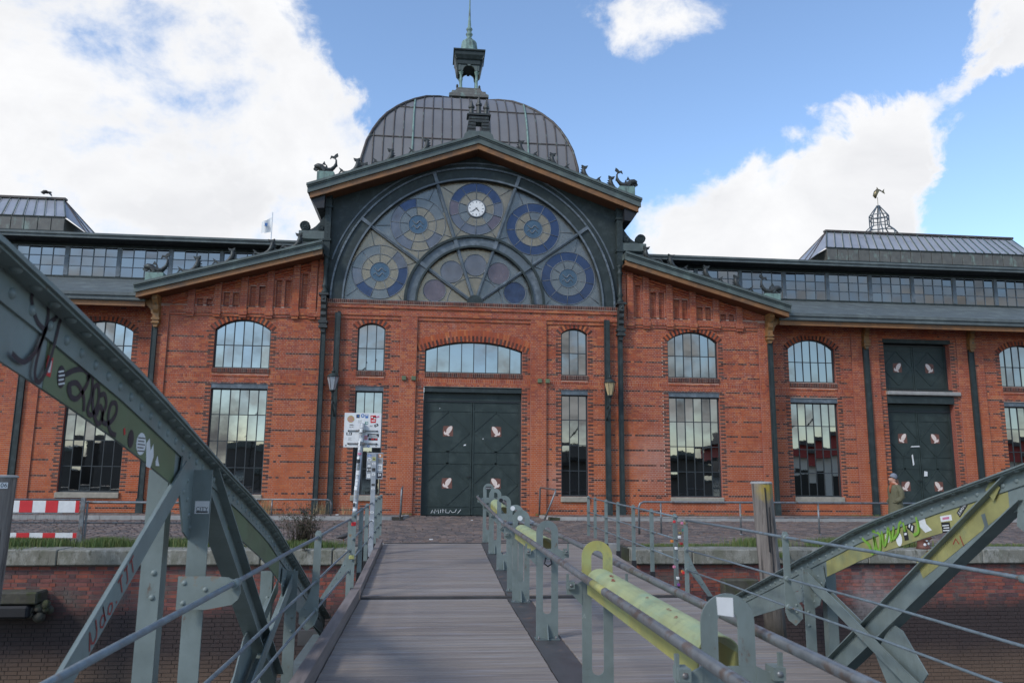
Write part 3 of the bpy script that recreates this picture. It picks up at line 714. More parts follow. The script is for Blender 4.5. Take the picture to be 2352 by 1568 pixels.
# sills of the upper windows, string below, stone sills and lintels
ll = B()
def dress(H, y, stone=True, lintel=True):
    x0, x1 = H.cx-H.w/2, H.cx+H.w/2
    if H.rise:
        wall.box(x0-.02, x1+.02, y-.05, y+.2, 5.50, 5.68); rowlock(x0-.02, x1+.02, 5.5, 5.675, y-.05, 1)
        wall.box(x0, x1, y-.03, y-.001, 5.36, 5.46); lay(x0, x1, 5.36, 5.46, y-.03, [], stripe=False)
    else:
        part('window_lintel', B().box(x0+.002, x1-.002, y+.015, y+.15, H.z1-.20, H.z1-.003).box(x0+.003, x1-.003, y-.01, y+.015, H.z1-.20, H.z1-.185).box(x0+.003, x1-.003, y-.01, y+.015, H.z1-.022, H.z1-.007), 'iron_blue', hall)
        part('window_sill', B().cbox(x0-.03, x1+.03, y-.10, y+.18, H.z0-.22, H.z0, .02), 'sill_stone', hall)
for H in big+small: dress(H, HY); 
for H in small+big:
    if H.rise: voussoirs(H, over=.05)
archwin_h.y = HY; voussoirs(archwin_h, t=.46, over=.28)
wall.box(-.27, 3.67, HY-.04, HY+.2, 5.50, 5.68); rowlock(-.27, 3.67, 5.5, 5.675, HY-.04, 1)
# --- gabled side bays
def zroof(x):   # underside of the side roofs
    return 10.26-.2865*(abs(x-XC)-5.97)
for s in (-1, 1):
    x0, x1 = sorted((XC+s*6.0, XC+s*12.42)); hs = [h for h in big if (h.cx-XC)*s > 0]
    backing(x0, x1, -.3, 8.2, HY, .42, hs)
    pl = sorted((XC+s*12.42, XC+s*12.0)); pin = sorted((XC+s*6.02, XC+s*6.55))
    lay(x0, x1, 0, 7.74, HY, hs+[Rect(*pl, 0, 9)])
    wall.box(*pl, HY-.07, HY-.001, 0, 8.1); lay(*pl, 0, 8.1, HY-.07, [], stripe=False)
    # corbel table
    fx = [x for x in (x0+.001, x1-.001)]
    for z0, z1, pr in ((7.74,7.86,.05),(7.86,7.98,.09),(7.98,8.13,.06)):
        a, c = (x0+.002, x1-.002) if s < 0 else (x0+.002, x1-.002)
        if s < 0: a = pl[1]
        else: c = pl[0]
        wall.box(a, c, HY-pr, HY-.0015, z0, z1-.002); lay(a, c, z0, z1-.002, HY-pr, [], stripe=False)
    # frieze: field, sloping top, piers with corbelled feet, slots between them
    n = 12
    poly = [(x0, 8.2), (x1, 8.2), (x1, zroof(x1)+.35), (x0, zroof(x0)+.35)]
    slots = []
    pc = [XC+s*(12.0-.8-1.005*k) for k in range(6)]
    edges = [XC+s*12.1]+pc+[XC+s*6.05]
    for k in range(1, 6):
        xa, xb = sorted((pc[k-1]-s*.14, pc[k]+s*.14)); m_ = (xa+xb)/2
        top = min(zroof(xa), zroof(xb))-.38
        if top > 8.32:
            for q0, q1 in ((xa+.07, m_-.06), (m_+.06, xb-.07)): slots.append(Hole((q0+q1)/2, q1-q0, 8.2, top, 0, False))
    xa, xb = sorted((pc[5]-s*.14, XC+s*6.1)); 
    # front skin of the frieze (.09 thick) with the slots cut out, darker wall behind
    wall.prism(poly, 'y', HY+.11, HY+.34)
    xs = sorted({x0, x1, *[v for H in slots for v in (H.cx-H.w/2, H.cx+H.w/2)]})
    for a, c in zip(xs, xs[1:]):
        H = next((H for H in slots if abs((a+c)/2-H.cx) < .01), None); zb = H.z1 if H else 8.2
        wall.prism([(a, zb), (c, zb), (c, zroof(c)+.3), (a, zroof(a)+.3)], 'y', HY-.012, HY+.109)
    lay(x0, x1, 8.2, 10.6, HY-.012, slots, zmax=lambda x: zroof(x)+.3, stripe=False)
    for H in slots:
        lay(H.cx-H.w/2, H.cx+H.w/2, 8.2, H.z1, HY+.11, [], stripe=False)
        rowlock(H.cx-H.w/2, H.cx+H.w/2, 8.13, 8.2, HY-.02, 1, .1)
    for x in pc+[XC+s*6.5]:
        z1 = zroof(x)+.15
        wall.box(x-.13, x+.13, HY-.11, HY-.0125, 8.0, z1); lay(x-.13, x+.13, 8.0, z1, HY-.11, [], stripe=False)
        wall.box(x-.16, x+.16, HY-.145, HY-.03, 7.80, 8.0); lay(x-.16, x+.16, 7.80, 8.0, HY-.145, [], stripe=False)
        wall.box(x-.13, x+.13, HY-.105, HY-.03, 7.70, 7.80); add_brick(x-.125, x+.125, 7.71, 7.79, HY-.105, 0)
    # raking courses between the piers
    for k in range(0, 6):
        xa, xb = sorted((pc[k]-s*.14, (pc[k+1]+s*.14) if k < 5 else XC+s*6.2))
        for off, pr in ((.08,.095),(.19,.065),(.29,.04)):
            q = B(); pa, pb = (xa, zroof(xa)-off), (xb, zroof(xb)-off)
            nb = max(2, int((xb-xa)/.2))
            for j in range(nb):
                u0, u1 = j/nb+.006, (j+1)/nb-.006
                A = (pa[0]+(pb[0]-pa[0])*u0, pa[1]+(pb[1]-pa[1])*u0); C = (pa[0]+(pb[0]-pa[0])*u1, pa[1]+(pb[1]-pa[1])*u1)
                if A[1] < 8.25: continue
                wv.prism([(A[0],A[1]-.065),(C[0],C[1]-.065),C,A], 'y', HY-pr-.01, HY-.0125)
    xa, xb = sorted((XC+s*11.9, pc[0]+s*.14))
    for off in (.2,.33):
        if True:
            pa, pb = (xa, max(8.15, zroof(xa)-off)), (xb, max(8.15, zroof(xb)-off))
            wv.prism([(pa[0],pa[1]-.06),(pb[0],pb[1]-.06),pb,pa], 'y', HY-.06, HY-.0125)
# --- long wings
def wing(x0, x1, hs, cols):
    backing(x0, x1, -.3, 8.3, WY, .45, hs)
    strips = [Rect(c+d0, c+d1, 0, 9) for c in cols for d0, d1 in ((-.62,-.12),(.12,.62)) if x0 < c+d0 and c+d1 < x1]
    lay(x0, x1, 0, 7.75, WY, hs+strips)
    for r in strips: wall.box(r.x0, r.x1, WY-.06, WY-.001, 0, 7.9); lay(r.x0, r.x1, 0, 7.9, WY-.06, [], stripe=False)
    for z0, z1, pr in ((7.75,7.9,.03),(7.9,8.05,.075),(8.05,8.25,.10)):
        wall.box(x0+.002, x1-.002, WY-pr, WY-.0015, z0, z1-.002); lay(x0+.002, x1-.002, z0, z1-.002, WY-pr, [Rect(r.x0, r.x1, 0, 7.91) for r in strips] if z1 < 7.95 else [], stripe=False)
    for H in hs:
        if H.rise: dress(H, WY); voussoirs(H, over=.05, y=WY)
        elif H.w < 3: dress(H, WY)
RC = [18.88, 23.80, 28.75]
wing(14.12, 31.0, wing_r+wdoor, RC); wing(-18.2, -10.72, wing_l, [-15.85])
wall.box(14.121, 14.2, HY+.02, WY-.002, -.3, 8.4); wall.box(-10.8, -10.721, HY+.02, WY-.002, -.3, 8.4)
for i_, f_ in enumerate(wall.f):
    a_, b_, c_ = (Vector(wall.v[k]) for k in f_[:3])
    if abs((b_-a_).cross(c_-a_).normalized().y) < .9: wall.m[i_] = 1
brick_wall = part('brick_wall', wall, ['mortar', 'reveal'], hall, fix=False)
vo = part('arch_brick', wv, ['brick', 'brick_dark'], brick_wall, fix=False); vo['kind'] = 'stuff'
many('brick', bricks, ['brick', 'brick_dark'], brick_wall, None, 300)

# ------------------------------------------------------------------ windows
def window(H, y, cols, rows, name='window', glassm='glass', mull=.032, fr=.055, parent=None):
    """iron casement: frame with glazing bars, every pane its own mirror"""
    parent = parent or hall
    x0, x1, z0, z1 = H.cx-H.w/2, H.cx+H.w/2, H.z0, H.z1
    if not H.rise and name == 'window' and H.w < 3: z1 -= .2
    yg = y+.16; q = B()
    top = lambda x: seg_z(H.cx, H.w, z1, H.rise, x) if H.rise else z1
    q.box(x0, x0+fr, yg-.03, yg+.04, z0, z1); q.box(x1-fr, x1, yg-.03, yg+.04, z0, z1); q.box(x0+fr, x1-fr, yg-.035, yg+.04, z0, z0+fr)
    n = 16
    if H.rise:
        for k in range(n):
            a, c = x0+H.w*k/n, x0+H.w*(k+1)/n
            q.prism([(a, top(a)-fr), (c, top(c)-fr), (c, top(c)), (a, top(a))], 'y', yg-.03, yg+.04)
    else: q.box(x0+fr, x1-fr, yg-.035, yg+.04, z1-fr, z1)
    xs = [x0+H.w*k/cols for k in range(cols+1)]
    for x in xs[1:-1]: q.box(x-mull/2, x+mull/2, yg-.025, yg+.02, z0+fr, top(x)-.01)
    zs = [z0+(H.z1+H.rise*.6-z0 if H.rise else z1-z0)*r for r in rows]
    for z in zs: q.box(x0+fr, x1-fr, yg-.02, yg+.015, z-mull/2, z+mull/2)
    wn = part(name, q, 'frame', parent, base=True)
    lv = [z0+.03]+zs+[None]
    for i in range(cols):
        a, c = xs[i]+(.03 if i == 0 else .004), xs[i+1]-(.03 if i == cols-1 else .004)
        for j in range(len(lv)-1):
            zb, zt = lv[j]+.004, lv[j+1]
            if zt is None: poly = [(a, zb), (c, zb)]+[(c+(a-c)*t/4, top(c+(a-c)*t/4)-.03) for t in range(5)]
            else: poly = [(a, zb), (c, zb), (c, zt-.004), (a, zt-.004)]
            g = B().prism(poly, 'y', yg, yg+.006); o = part('pane', g, glassm, wn)
            o.rotation_euler = (random.gauss(0,.006), 0, random.gauss(0,.008))
    return wn
for H in big: window(H, HY, 6, (.25,.5,.75) if not H.rise else (.52,))
for H in small: window(H, HY, 3, (.25,.5,.75) if not H.rise else (.5,))
window(archwin_h, HY, 8, ())
for H in wing_r+wing_l: window(H, WY, 6, (.25,.5,.75) if not H.rise else (.52,))

# ------------------------------------------------------------------ doors
def fish_poly(cx, cz, s, flip):
    p = [(.015,-.13),(.085,-.06),(.15,.04),(.185,.14),(.165,.215),(.095,.215),(.0,.15),(-.065,.05),(-.075,-.06),(-.115,-.055),(-.13,.0),(-.165,-.02),(-.175,-.10),(-.13,-.155),(-.05,-.165),(.02,-.205),(.075,-.19),(.055,-.15)]
    return [(cx+flip*x*s, cz+z*s) for x, z in p]
def doors(H, y, name, dia, bands, zl, emb=None):
    """pair of sheet iron leaves with battens laid in diamonds and painted fish"""
    x0, x1 = H.cx-H.w/2, H.cx+H.w/2
    root = part(name, B().box(x0, x0+.05, y+.16, y+.3, zl[0], zl[1]).box(x1-.05, x1, y+.16, y+.3, zl[0], zl[1]).box(x0+.05, x1-.05, y+.17, y+.3, zl[1]-.05, zl[1]), 'frame', hall, base=True)
    hw = (H.w-.1)/2
    for s in (-1, 1):
        a, c = (x0+.05, H.cx-.012) if s < 0 else (H.cx+.012, x1-.05)
        part('door_leaf', B().box(a, c, y+.22, y+.27, zl[0]+.01, zl[1]-.052), 'door', root)
        q = B(); bw = .05
        yb0, yb1 = y+.195, y+.2198
        q.box(a, a+.06, yb0, yb1, zl[0]+.02, zl[1]-.06); q.box(c-.06, c, yb0, yb1, zl[0]+.02, zl[1]-.06)
        for z in bands: q.box(a+.061, c-.061, yb0+.004, yb1, z-.025, z+.025)
        m_ = (a+c)/2
        for d0, d1 in dia:
            zc = (d0+d1)/2
            for A, C in (((a+.06,zc),(m_,d1)),((m_,d1),(c-.06,zc)),((c-.06,zc),(m_,d0)),((m_,d0),(a+.06,zc))):
                q.beam((A[0], yb0+.012, A[1]), (C[0], yb0+.012, C[1]), .022, bw, up=(0,1,0)) if False else q.beam((A[0], yb0+.014, A[1]), (C[0], yb0+.014, C[1]), bw, .02, up=(0,1,0))
        for i in range(len(bands)-1):
            if not any(abs((bands[i]+bands[i+1])/2-(d0+d1)/2) < .3 for d0, d1 in dia): q.box(m_-.02, m_+.02, yb0+.006, yb1, bands[i]+.026, bands[i+1]-.026)
        part('door_batten', q, 'door', root)
        for d0, d1 in dia:
            zc = (d0+d1)/2+.02; e = .21; sq = [(m_-e*.9,zc-e),(m_+e,zc-e*.95),(m_+e*.95,zc+e*.9),(m_+e*.3,zc+e),(m_-e*.9,zc+e*.93),(m_-e,zc)]
            part('emblem', B().prism(sq, 'y', y+.2165, y+.2195), emb or 'emblem_bg', root)
            part('fish_painting', B().prism(fish_poly(m_, zc, .95, -s), 'y', y+.2135, y+.216), 'emblem_fish', root)
    part('door_handle', B().box(H.cx-.22, H.cx-.04, y+.14, y+.165, 1.55, 1.58).box(H.cx-.07, H.cx-.04, y+.165, y+.21, 1.55, 1.58), 'black', root) if zl[0] < 1 else None
    return root
part('door_light_stop', B().box(-.25, 3.63, HY+.305, HY+.33, .0, 4.9), 'black', hall)  # black sheets added behind the leaves to stop light through the gaps
for z0_, z1_ in ((.1,5.248),(5.402,7.718)): part('door_light_stop', B().box(19.782, 22.878, WY+.425, WY+.447, z0_, z1_), 'black', hall)
md = doors(door_h, HY, 'main_door', [(2.53,4.15),(.46,2.11)], (.42,2.09,2.55,4.17), (.06,4.58))
md2 = B()
for pts in ([(-.0,0),(.06,.14),(.09,.02)],[(.14,0),(.16,.16),(.22,.06),(.27,.15),(.29,0)],[(.36,.02),(.37,.15)],[(.45,.02),(.44,.17),(.5,.1)],[(.56,.16),(.55,.03),(.68,.02),(.72,.12),(.8,.03),(.9,.05),(.95,.16)],[(1.0,.0),(1.12,.15)]):
    md2.ribbon([(x, z) for x, z in pts], .018, lambda u, v, h: (.12+u*1.05, HY+.1945-h, .14+v))
part('chalk_graffiti', md2, 'white', md)
for x, z, s in ((1.35,2.78,.07),(2.1,3.05,.04),(.35,4.25,.03)):
    part('sticker_scrap', B().prism([(x,z),(x+s*1.4,z+s*.2),(x+s*1.5,z+s),(x+s*.4,z+s*.8)], 'y', HY+.2165, HY+.2195), 'white', md)
part('door_header', B().box(-.28, 3.66, HY+.2, HY+.3, 4.59, 4.90).box(-.28, 3.66, HY+.15, HY+.199, 4.585, 4.64).box(1.66, 1.72, HY+.17, HY+.199, 4.641, 4.9).box(.6,.63,HY+.18,HY+.199,4.641,4.9).box(2.7,2.73,HY+.18,HY+.199,4.641,4.9), 'door', hall)
q = B().box(-.27, 3.65, HY+.02, HY+.3, 4.901, 5.117).box(-.27, 3.65, HY-.02, HY+.0195, 4.901, 4.92).box(-.27, 3.65, HY-.02, HY+.0195, 5.095, 5.115)
for x in (.35,.5,1.62,1.77,3.1,3.25):
    for z in (4.97,5.04): q.dome((x, HY+.02, z), .02, (0,-1,0))
part('door_lintel', q, 'iron', hall)
d1 = doors(wdoor[0], WY+.12, 'wing_door', [(2.60,4.12),(.5,2.1)], (.45,2.08,2.58,4.15), (.12,4.58))
d2 = doors(wdoor[1], WY+.12, 'loading_hatch', [(5.72,7.22)], (5.6,7.25), (5.42,7.5), )
wx0, wx1 = 21.33-1.55, 21.33+1.55
part('door_header', B().box(wx0, wx1, WY+.3, WY+.42, 4.59, 4.86), 'door', hall)
part('door_lintel', B().box(wx0, wx1, WY-.03, WY+.3, 4.88, 5.2), 'iron', hall)
q = B().box(wx0-.03, wx1+.05, WY-.02, WY+.3, 7.55, 7.72)
for x in (20.5,21.33,22.1): q.dome((x, WY-.02, 7.63), .03, (0,-1,0))
part('door_lintel', q, 'iron', hall)
part('stone_ledge', B().cbox(wx0-.02, wx1+.28, WY-.16, WY+.3, 5.23, 5.40, .03), 'kerb', hall)
q = B()
for k in range(30): q.box(wx0+.103*k, wx0+.103*k+.08, WY-.03, WY+.25, 5.402, 5.50)
part('door_sill', q, 'bronze', hall)
part('notice_scrap', B().prism([(20.9,3.0),(21.35,3.02),(21.3,3.07),(20.95,3.05)], 'y', WY+.31, WY+.314).prism([(20.95,2.2),(21.02,2.25),(20.98,2.7),(20.92,2.65)], 'y', WY+.31, WY+.314).prism([(21.42,1.75),(21.58,1.76),(21.6,1.95),(21.45,1.98)], 'y', WY+.31, WY+.314), 'white', hall)
# two small junction boxes beside the arch window, either side of the pilasters
for x in (-1.08,-.70,4.08+.3,4.08+.62):
    part('junction_box', B().cbox(x-.085, x+.085, HY-.19, HY-.098, 5.33, 5.50, .01), 'olive', hall)
# ------------------------------------------------------------------ iron columns
def iron_col(x, y, z0, z1, wd, name='iron_column', rivets=True):
    q = B().box(x-wd/2, x+wd/2, y-.06, y+.05, z0, z1).box(x-wd/2-.0, x-wd/2+.018, y-.085, y-.0605, z0, z1).box(x+wd/2-.018, x+wd/2, y-.085, y-.0605, z0, z1)
    if rivets:
        z = z0+.1
        while z < z1-.05:
            for dx in (-.055, .055): q.dome((x+dx, y-.06, z), .016, (0,-1,0), 5)
            z += .15
    q.box(x-wd/2-.03, x+wd/2+.03, y-.10, y-.0, z0, z0+.55) if name == 'iron_column' else None
    return part(name, q, 'iron', hall, base=True)
for s in (-1, 1):
    iron_col(XC+s*5.47, HY-.13, .1, 8.0, .22); iron_col(XC+s*6.02, HY-.13, .1, 7.34, .19)
    iron_col(XC+s*12.47, HY-.1, .1, 7.3, .20)
for x in RC+[-15.85]: iron_col(x, WY-.08, .1, 7.3, .25)
def cast_bracket(x, y, z0, s=0, name='cast_bracket', m='bracket'):
    """corbelled cast bracket: pendant, collar, shaft with boss, block; curved console to the side s"""
    q = B(); yy = y-.05
    q.prism([(x-.06,z0-.12),(x+.06,z0-.12),(x+.12,z0+.02),(x-.12,z0+.02)], 'y', yy-.10, y+.04)
    q.box(x-.15, x+.15, yy-.16, y+.05, z0+.021, z0+.08); q.box(x-.12, x+.12, yy-.12, y+.05, z0+.081, z0+.16); q.box(x-.155, x+.155, yy-.16, y+.05, z0+.161, z0+.24)
    q.box(x-.115, x+.115, yy-.12, y+.05, z0+.241, z0+.62)
    q.prism([(yy-.12,z0+.42),(yy-.20,z0+.55),(yy-.22,z0+.72),(yy-.34,z0+.86),(yy-.42,z0+.95),(yy-.42,z0+1.18),(y+.05,z0+1.18),(y+.05,z0+.63),(yy-.12,z0+.63)], 'x', x-.10, x+.10)
    q.box(x-.14, x+.14, yy-.50, y+.05, z0+1.181, z0+1.32); q.dome((x, yy-.425, z0+1.06), .045, (0,-1,0), 8); q.box(x-.13, x+.13, yy-.17, y+.05, z0+.64, z0+.70)
    if s:
        c = [(x+s*.115, z0+.35),(x+s*.2, z0+.42),(x+s*.22,z0+.55),(x+s*.30,z0+.66),(x+s*.44,z0+.76),(x+s*.50,z0+.9),(x+s*.48,z0+1.05),(x+s*.40,z0+1.0),(x+s*.33,z0+.92),(x+s*.28,z0+1.02),(x+s*.30,z0+1.3),(x+s*.115,z0+1.3)]
        q.prism(c, 'y', y-.12, y+.02)
    return part(name, q, m, hall)
for s in (-1, 1): cast_bracket(XC+s*12.43, HY-.12, 7.32, s)
for x in RC+[-15.85]: cast_bracket(x, WY-.1, 7.32)
def ornate(x, s):
    y = HY-.22; q = B()
    # pendant capital below the lunette
    q.prism([(x-.07,7.16),(x+.07,7.16),(x+.11,7.33),(x-.11,7.33)], 'y', y-.06, y+.14); q.box(x-.17, x+.17, y-.16, y+.14, 7.331, 7.42); q.box(x-.14, x+.14, y-.13, y+.14, 7.421, 7.52); q.box(x-.18, x+.18, y-.17, y+.14, 7.521, 7.62)
    q.box(x-.12, x+.12, y-.10, y+.14, 7.621, 8.45)
    q.prism([(y-.10,7.75),(y-.17,7.85),(y-.15,7.98),(y-.22,8.1),(y-.22,8.25),(y-.29,8.34),(y-.29,8.62),(y+.14,8.62),(y+.14,7.75)], 'x', x-.10, x+.10)
    q.box(x-.19, x+.19, y-.33, y+.14, 8.621, 8.70); q.dome((x, y-.295, 8.48), .05, (0,-1,0), 8)
    part('column_capital', q, 'bronze', hall)
    q = B(); q.lathe([(.14,8.70),(.14,8.82),(.10,8.86),(.085,8.95),(.12,9.02),(.12,9.08),(.085,9.14),(.075,9.5),(.09,9.9),(.12,9.95),(.12,10.02),(.09,10.07),(.09,10.2),(.13,10.25),(.13,10.33)], (x, y-.02), 12)
    q.box(x-.12, x+.12, y-.13, y+.14, 10.331, 12.72); q.box(x-.16, x+.16, y-.17, y+.14, 10.9, 10.98); q.box(x-.16, x+.16, y-.17, y+.14, 12.3, 12.38)
    for k in range(9): q.dome((x, y-.13, 11.05+.14*k), .022, (0,-1,0), 6)
    q.prism([(x+.155*math.cos(R_(a)), 12.86+.155*math.sin(R_(a))) for a in range(0,360,30)], 'y', y-.2, y+.14); q.dome((x, y-.2, 12.86), .06, (0,-1,0), 8)
    part('upper_column', q, 'iron', hall)
    q = B(); P = [(x+s*.12,12.05),(x+s*.22,12.15),(x+s*.28,12.35),(x+s*.36,12.5),(x+s*.56,12.62),(x+s*.56,12.75),(x+s*.12,12.75)]
    q.prism(P, 'y', y-.03, y+.1); part('eave_console', q, 'iron', hall)
    # scroll on its plinth, outside the column
    q = B(); C = [(x+s*.14,12.0)]+[(x+s*(.14+.62*t), 12.0-.62*math.sin(t*math.pi/2)) for t in (.15,.35,.55,.75,.92)]+[(x+s*.98,11.44),(x+s*.98,11.30),(x+s*.14,11.30)]
    q.prism(C, 'y', y+.0, y+.22); 
    for cx, cz, r in ((x+s*.92, 11.52, .20), (x+s*.28, 11.45, .13)):
        q.prism([(cx+r*math.cos(R_(a)), cz+r*math.sin(R_(a))) for a in range(0,360,24)], 'y', y-.05, y+.23)
        q.sweep([(cx+r*(1-k/30)*math.cos(k*.55), y-.06, cz+r*(1-k/30)*math.sin(k*.55)) for k in range(26)], .018, 5)
    part('scroll_volute', q, 'iron', hall)
    part('scroll_plinth', B().cbox(*sorted((x+s*.10, x+s*1.14)), y-.1, y+.4, 10.95-.0, 11.30, .015), 'copper', hall)
for s in (-1, 1): ornate(XC+s*6.03, s)

# ------------------------------------------------------------------ roofs of the front
def chev(b, half, zt, sl, o0, o1, y0, y1, m=0, inner=0., cx=XC):
    """gable band between two offsets below the roof line"""
    for s in (-1, 1):
        A, C = inner, half
        p = [(cx+s*A, zt-sl*A-o0), (cx+s*C, zt-sl*C-o0), (cx+s*C, zt-sl*C-o1), (cx+s*A, zt-sl*A-o1)]
        b.prism(p, 'y', y0, y1, m)
SL = .362
q = B(); chev(q, 6.86, 15.55, SL, .0, .10, 30.72, 30.80); chev(q, 6.84, 15.55, SL, .10, .16, 30.78, 30.86); chev(q, 6.82, 15.55, SL, .16, .38, 30.82, 30.92); chev(q, 6.80, 15.55, SL, .30, .40, 30.79, 30.819)
chev(q, 6.84, 15.55, SL, .02, .30, 30.921, 38.2)
part('gable_fascia', q, 'copper', hall)
q = B(); chev(q, 6.72, 15.55, SL, .40, .63, 30.86, 30.96); part('gable_timber', q, 'timber', hall)
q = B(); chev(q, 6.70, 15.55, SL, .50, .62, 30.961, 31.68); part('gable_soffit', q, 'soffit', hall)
for s in (-1, 1):
    q = B(); x0, x1 = sorted((XC+s*6.15, XC+s*6.7)); q.prism([(XC+s*6.7,12.50),(XC+s*6.15,12.70),(XC+s*6.15,12.15),(XC+s*6.45,12.12)], 'y', 30.98, 38)
    x0, x1 = sorted((XC+s*5.95, XC+s*6.1501)); q.box(x0, x1, 31.95, 38, 10.6, 12.9)
    part('eave_box', q, 'black', hall)
SS = .2865
for s in (-1, 1):
    def band(q, o0, o1, y0, y1, e=0., i=0.):
        xa, xb = XC+s*(6.12+i), XC+s*(13.12+e); z = lambda x: 10.80-SS*(abs(x-XC)-5.97)
        q.prism([(xa, z(xa)-o0), (xb, z(xb)-o0), (xb, z(xb)-o1), (xa, z(xa)-o1)], 'y', y0, y1)
    q = B(); band(q, 0, .09, 30.72, 30.80); band(q, .09, .15, 30.78, 30.86); band(q, .15, .34, 30.82, 30.92); band(q, .28, .36, 30.79, 30.819); band(q, .02, .26, 30.921, 36.9)
    part('side_gable_fascia', q, 'copper', hall)
    q = B(); band(q, .36, .56, 30.86, 30.96, -.08); part('side_gable_timber', q, 'timber', hall)
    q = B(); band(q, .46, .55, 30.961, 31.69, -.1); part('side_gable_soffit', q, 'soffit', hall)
# iron pediment round the lunette
CZ = 8.55; R0, R1 = 5.30, 5.85
q = B(); n = 48
tz = lambda x: 15.55-.60-SL*abs(x-XC)
for i in range(n):
    t0, t1 = math.pi*i/n, math.pi*(i+1)/n
    xa, xb = XC+R1*math.cos(t0), XC+R1*math.cos(t1)
    q.prism([(xa, CZ+R1*math.sin(t0)), (xa, tz(xa)), (xb, tz(xb)), (xb, CZ+R1*math.sin(t1))], 'y', HY-.02, HY+.2)
for s in (-1, 1): q.box(*sorted((XC+s*R1, XC+s*6.0)), HY-.02, HY+.2, CZ, tz(XC+s*6.0))
part('pediment_plate', q, 'iron', hall)
part('glass_backing', B().ring(XC, CZ, 0.001, 5.6, HY+.2, HY+.24), 'black', hall)
lun = part('lunette_frame', B().ring(XC, CZ, R0, R1-.001, HY-.08, HY+.18, n=64), 'iron', hall)
for r0_, r1_, y0_, a0_, a1_ in ((R0, R0+.07, HY-.15, 0, 180),(R1-.07, R1+.0, HY-.15, 0, 180)): part('arch_rim', B().ring(XC, CZ, r0_, r1_, y0_, HY-.081, n=64), 'iron_blue', lun)
part('arch_rim', B().ring(XC, CZ, R1+.18, R1+.24, HY-.05, HY-.021, a0=16, a1=164, n=56), 'iron_blue', lun)
q = B().ring(XC, CZ, 2.40, 2.88, HY-.06, HY+.12, n=44); part('inner_arch', q, 'iron_blue', lun)
for r0_, r1_ in ((2.36,2.44),(2.80,2.90)): part('inner_arch_rim', B().ring(XC, CZ, r0_, r1_, HY-.16, HY-.061, n=44), 'iron', lun)
q = B()
for i in range(90):
    t = math.pi*(i+.5)/90
    for r in ((2.40, 2.85) if i % 1 == 0 else ()): q.dome((XC+r*math.cos(t), HY-.16, CZ+r*math.sin(t)), .016, (0,-1,0), 5)
    q.dome((XC+(R1-.035)*math.cos(t), HY-.15, CZ+(R1-.035)*math.sin(t)), .018, (0,-1,0), 5)
o = part('rivet', q, 'iron', lun); o['kind'] = 'stuff'
for a in (36, 72, 108, 144):
    c, s_ = math.cos(R_(a)), math.sin(R_(a)); q = B()
    P = lambda r, y: (XC+r*c, y, CZ+r*s_)
    q.beam(P(2.9, HY+.0), P(R0, HY+.0), .14, .12, up=(0,1,0)); q.beam(P(2.9, HY-.085), P(R0, HY-.085), .035, .05, up=(0,1,0))
    q.beam(P(.25, HY-.01), P(2.38, HY-.01), .13, .12, up=(0,1,0)); q.beam(P(.25, HY-.095), P(2.38, HY-.095), .035, .05, up=(0,1,0))
    q.beam(P(2.44, HY-.10), P(2.80, HY-.10), .16, .075, up=(0,1,0)); q.beam(P(R0+.07, HY-.115), P(R1-.07, HY-.115), .14, .066, up=(0,1,0))
    part('spoke', q, 'iron_blue', lun)
part('hub', B().ring(XC, CZ, .02, .34, HY-.14, HY+.1, n=12), 'iron', lun)
part('lunette_sill', B().box(XC-5.3, XC+5.3, HY-.06, HY+.19, CZ-.0, CZ+.05), 'iron_blue', lun)
YG = HY+.10
def pane(poly, m, y=YG, name='glass_pane'):
    o = part(name, B().prism(poly, 'y', y, y+.008), m, lun); o.rotation_euler = (random.gauss(0,.004), 0, random.gauss(0,.006)); return o
def pol(r, a, cx=XC, cz=CZ): return (cx+r*math.cos(R_(a)), cz+r*math.sin(R_(a)))
lead = B()
def lead_line(p0, p1, y=YG-.022, r=.016): lead.tube((p0[0], y, p0[1]), (p1[0], y, p1[1]), r, 5)
def lead_circ(cx, cz, r, y=YG-.022, rad=.018, a0=0, a1=360, n=32):
    lead.sweep([(cx+r*math.cos(R_(a0+(a1-a0)*i/n)), y, cz+r*math.sin(R_(a0+(a1-a0)*i/n))) for i in range(n+1)], rad, 5, caps=False)
tones = ['st_grey','st_grey','st_amber','st_amber','st_amber']
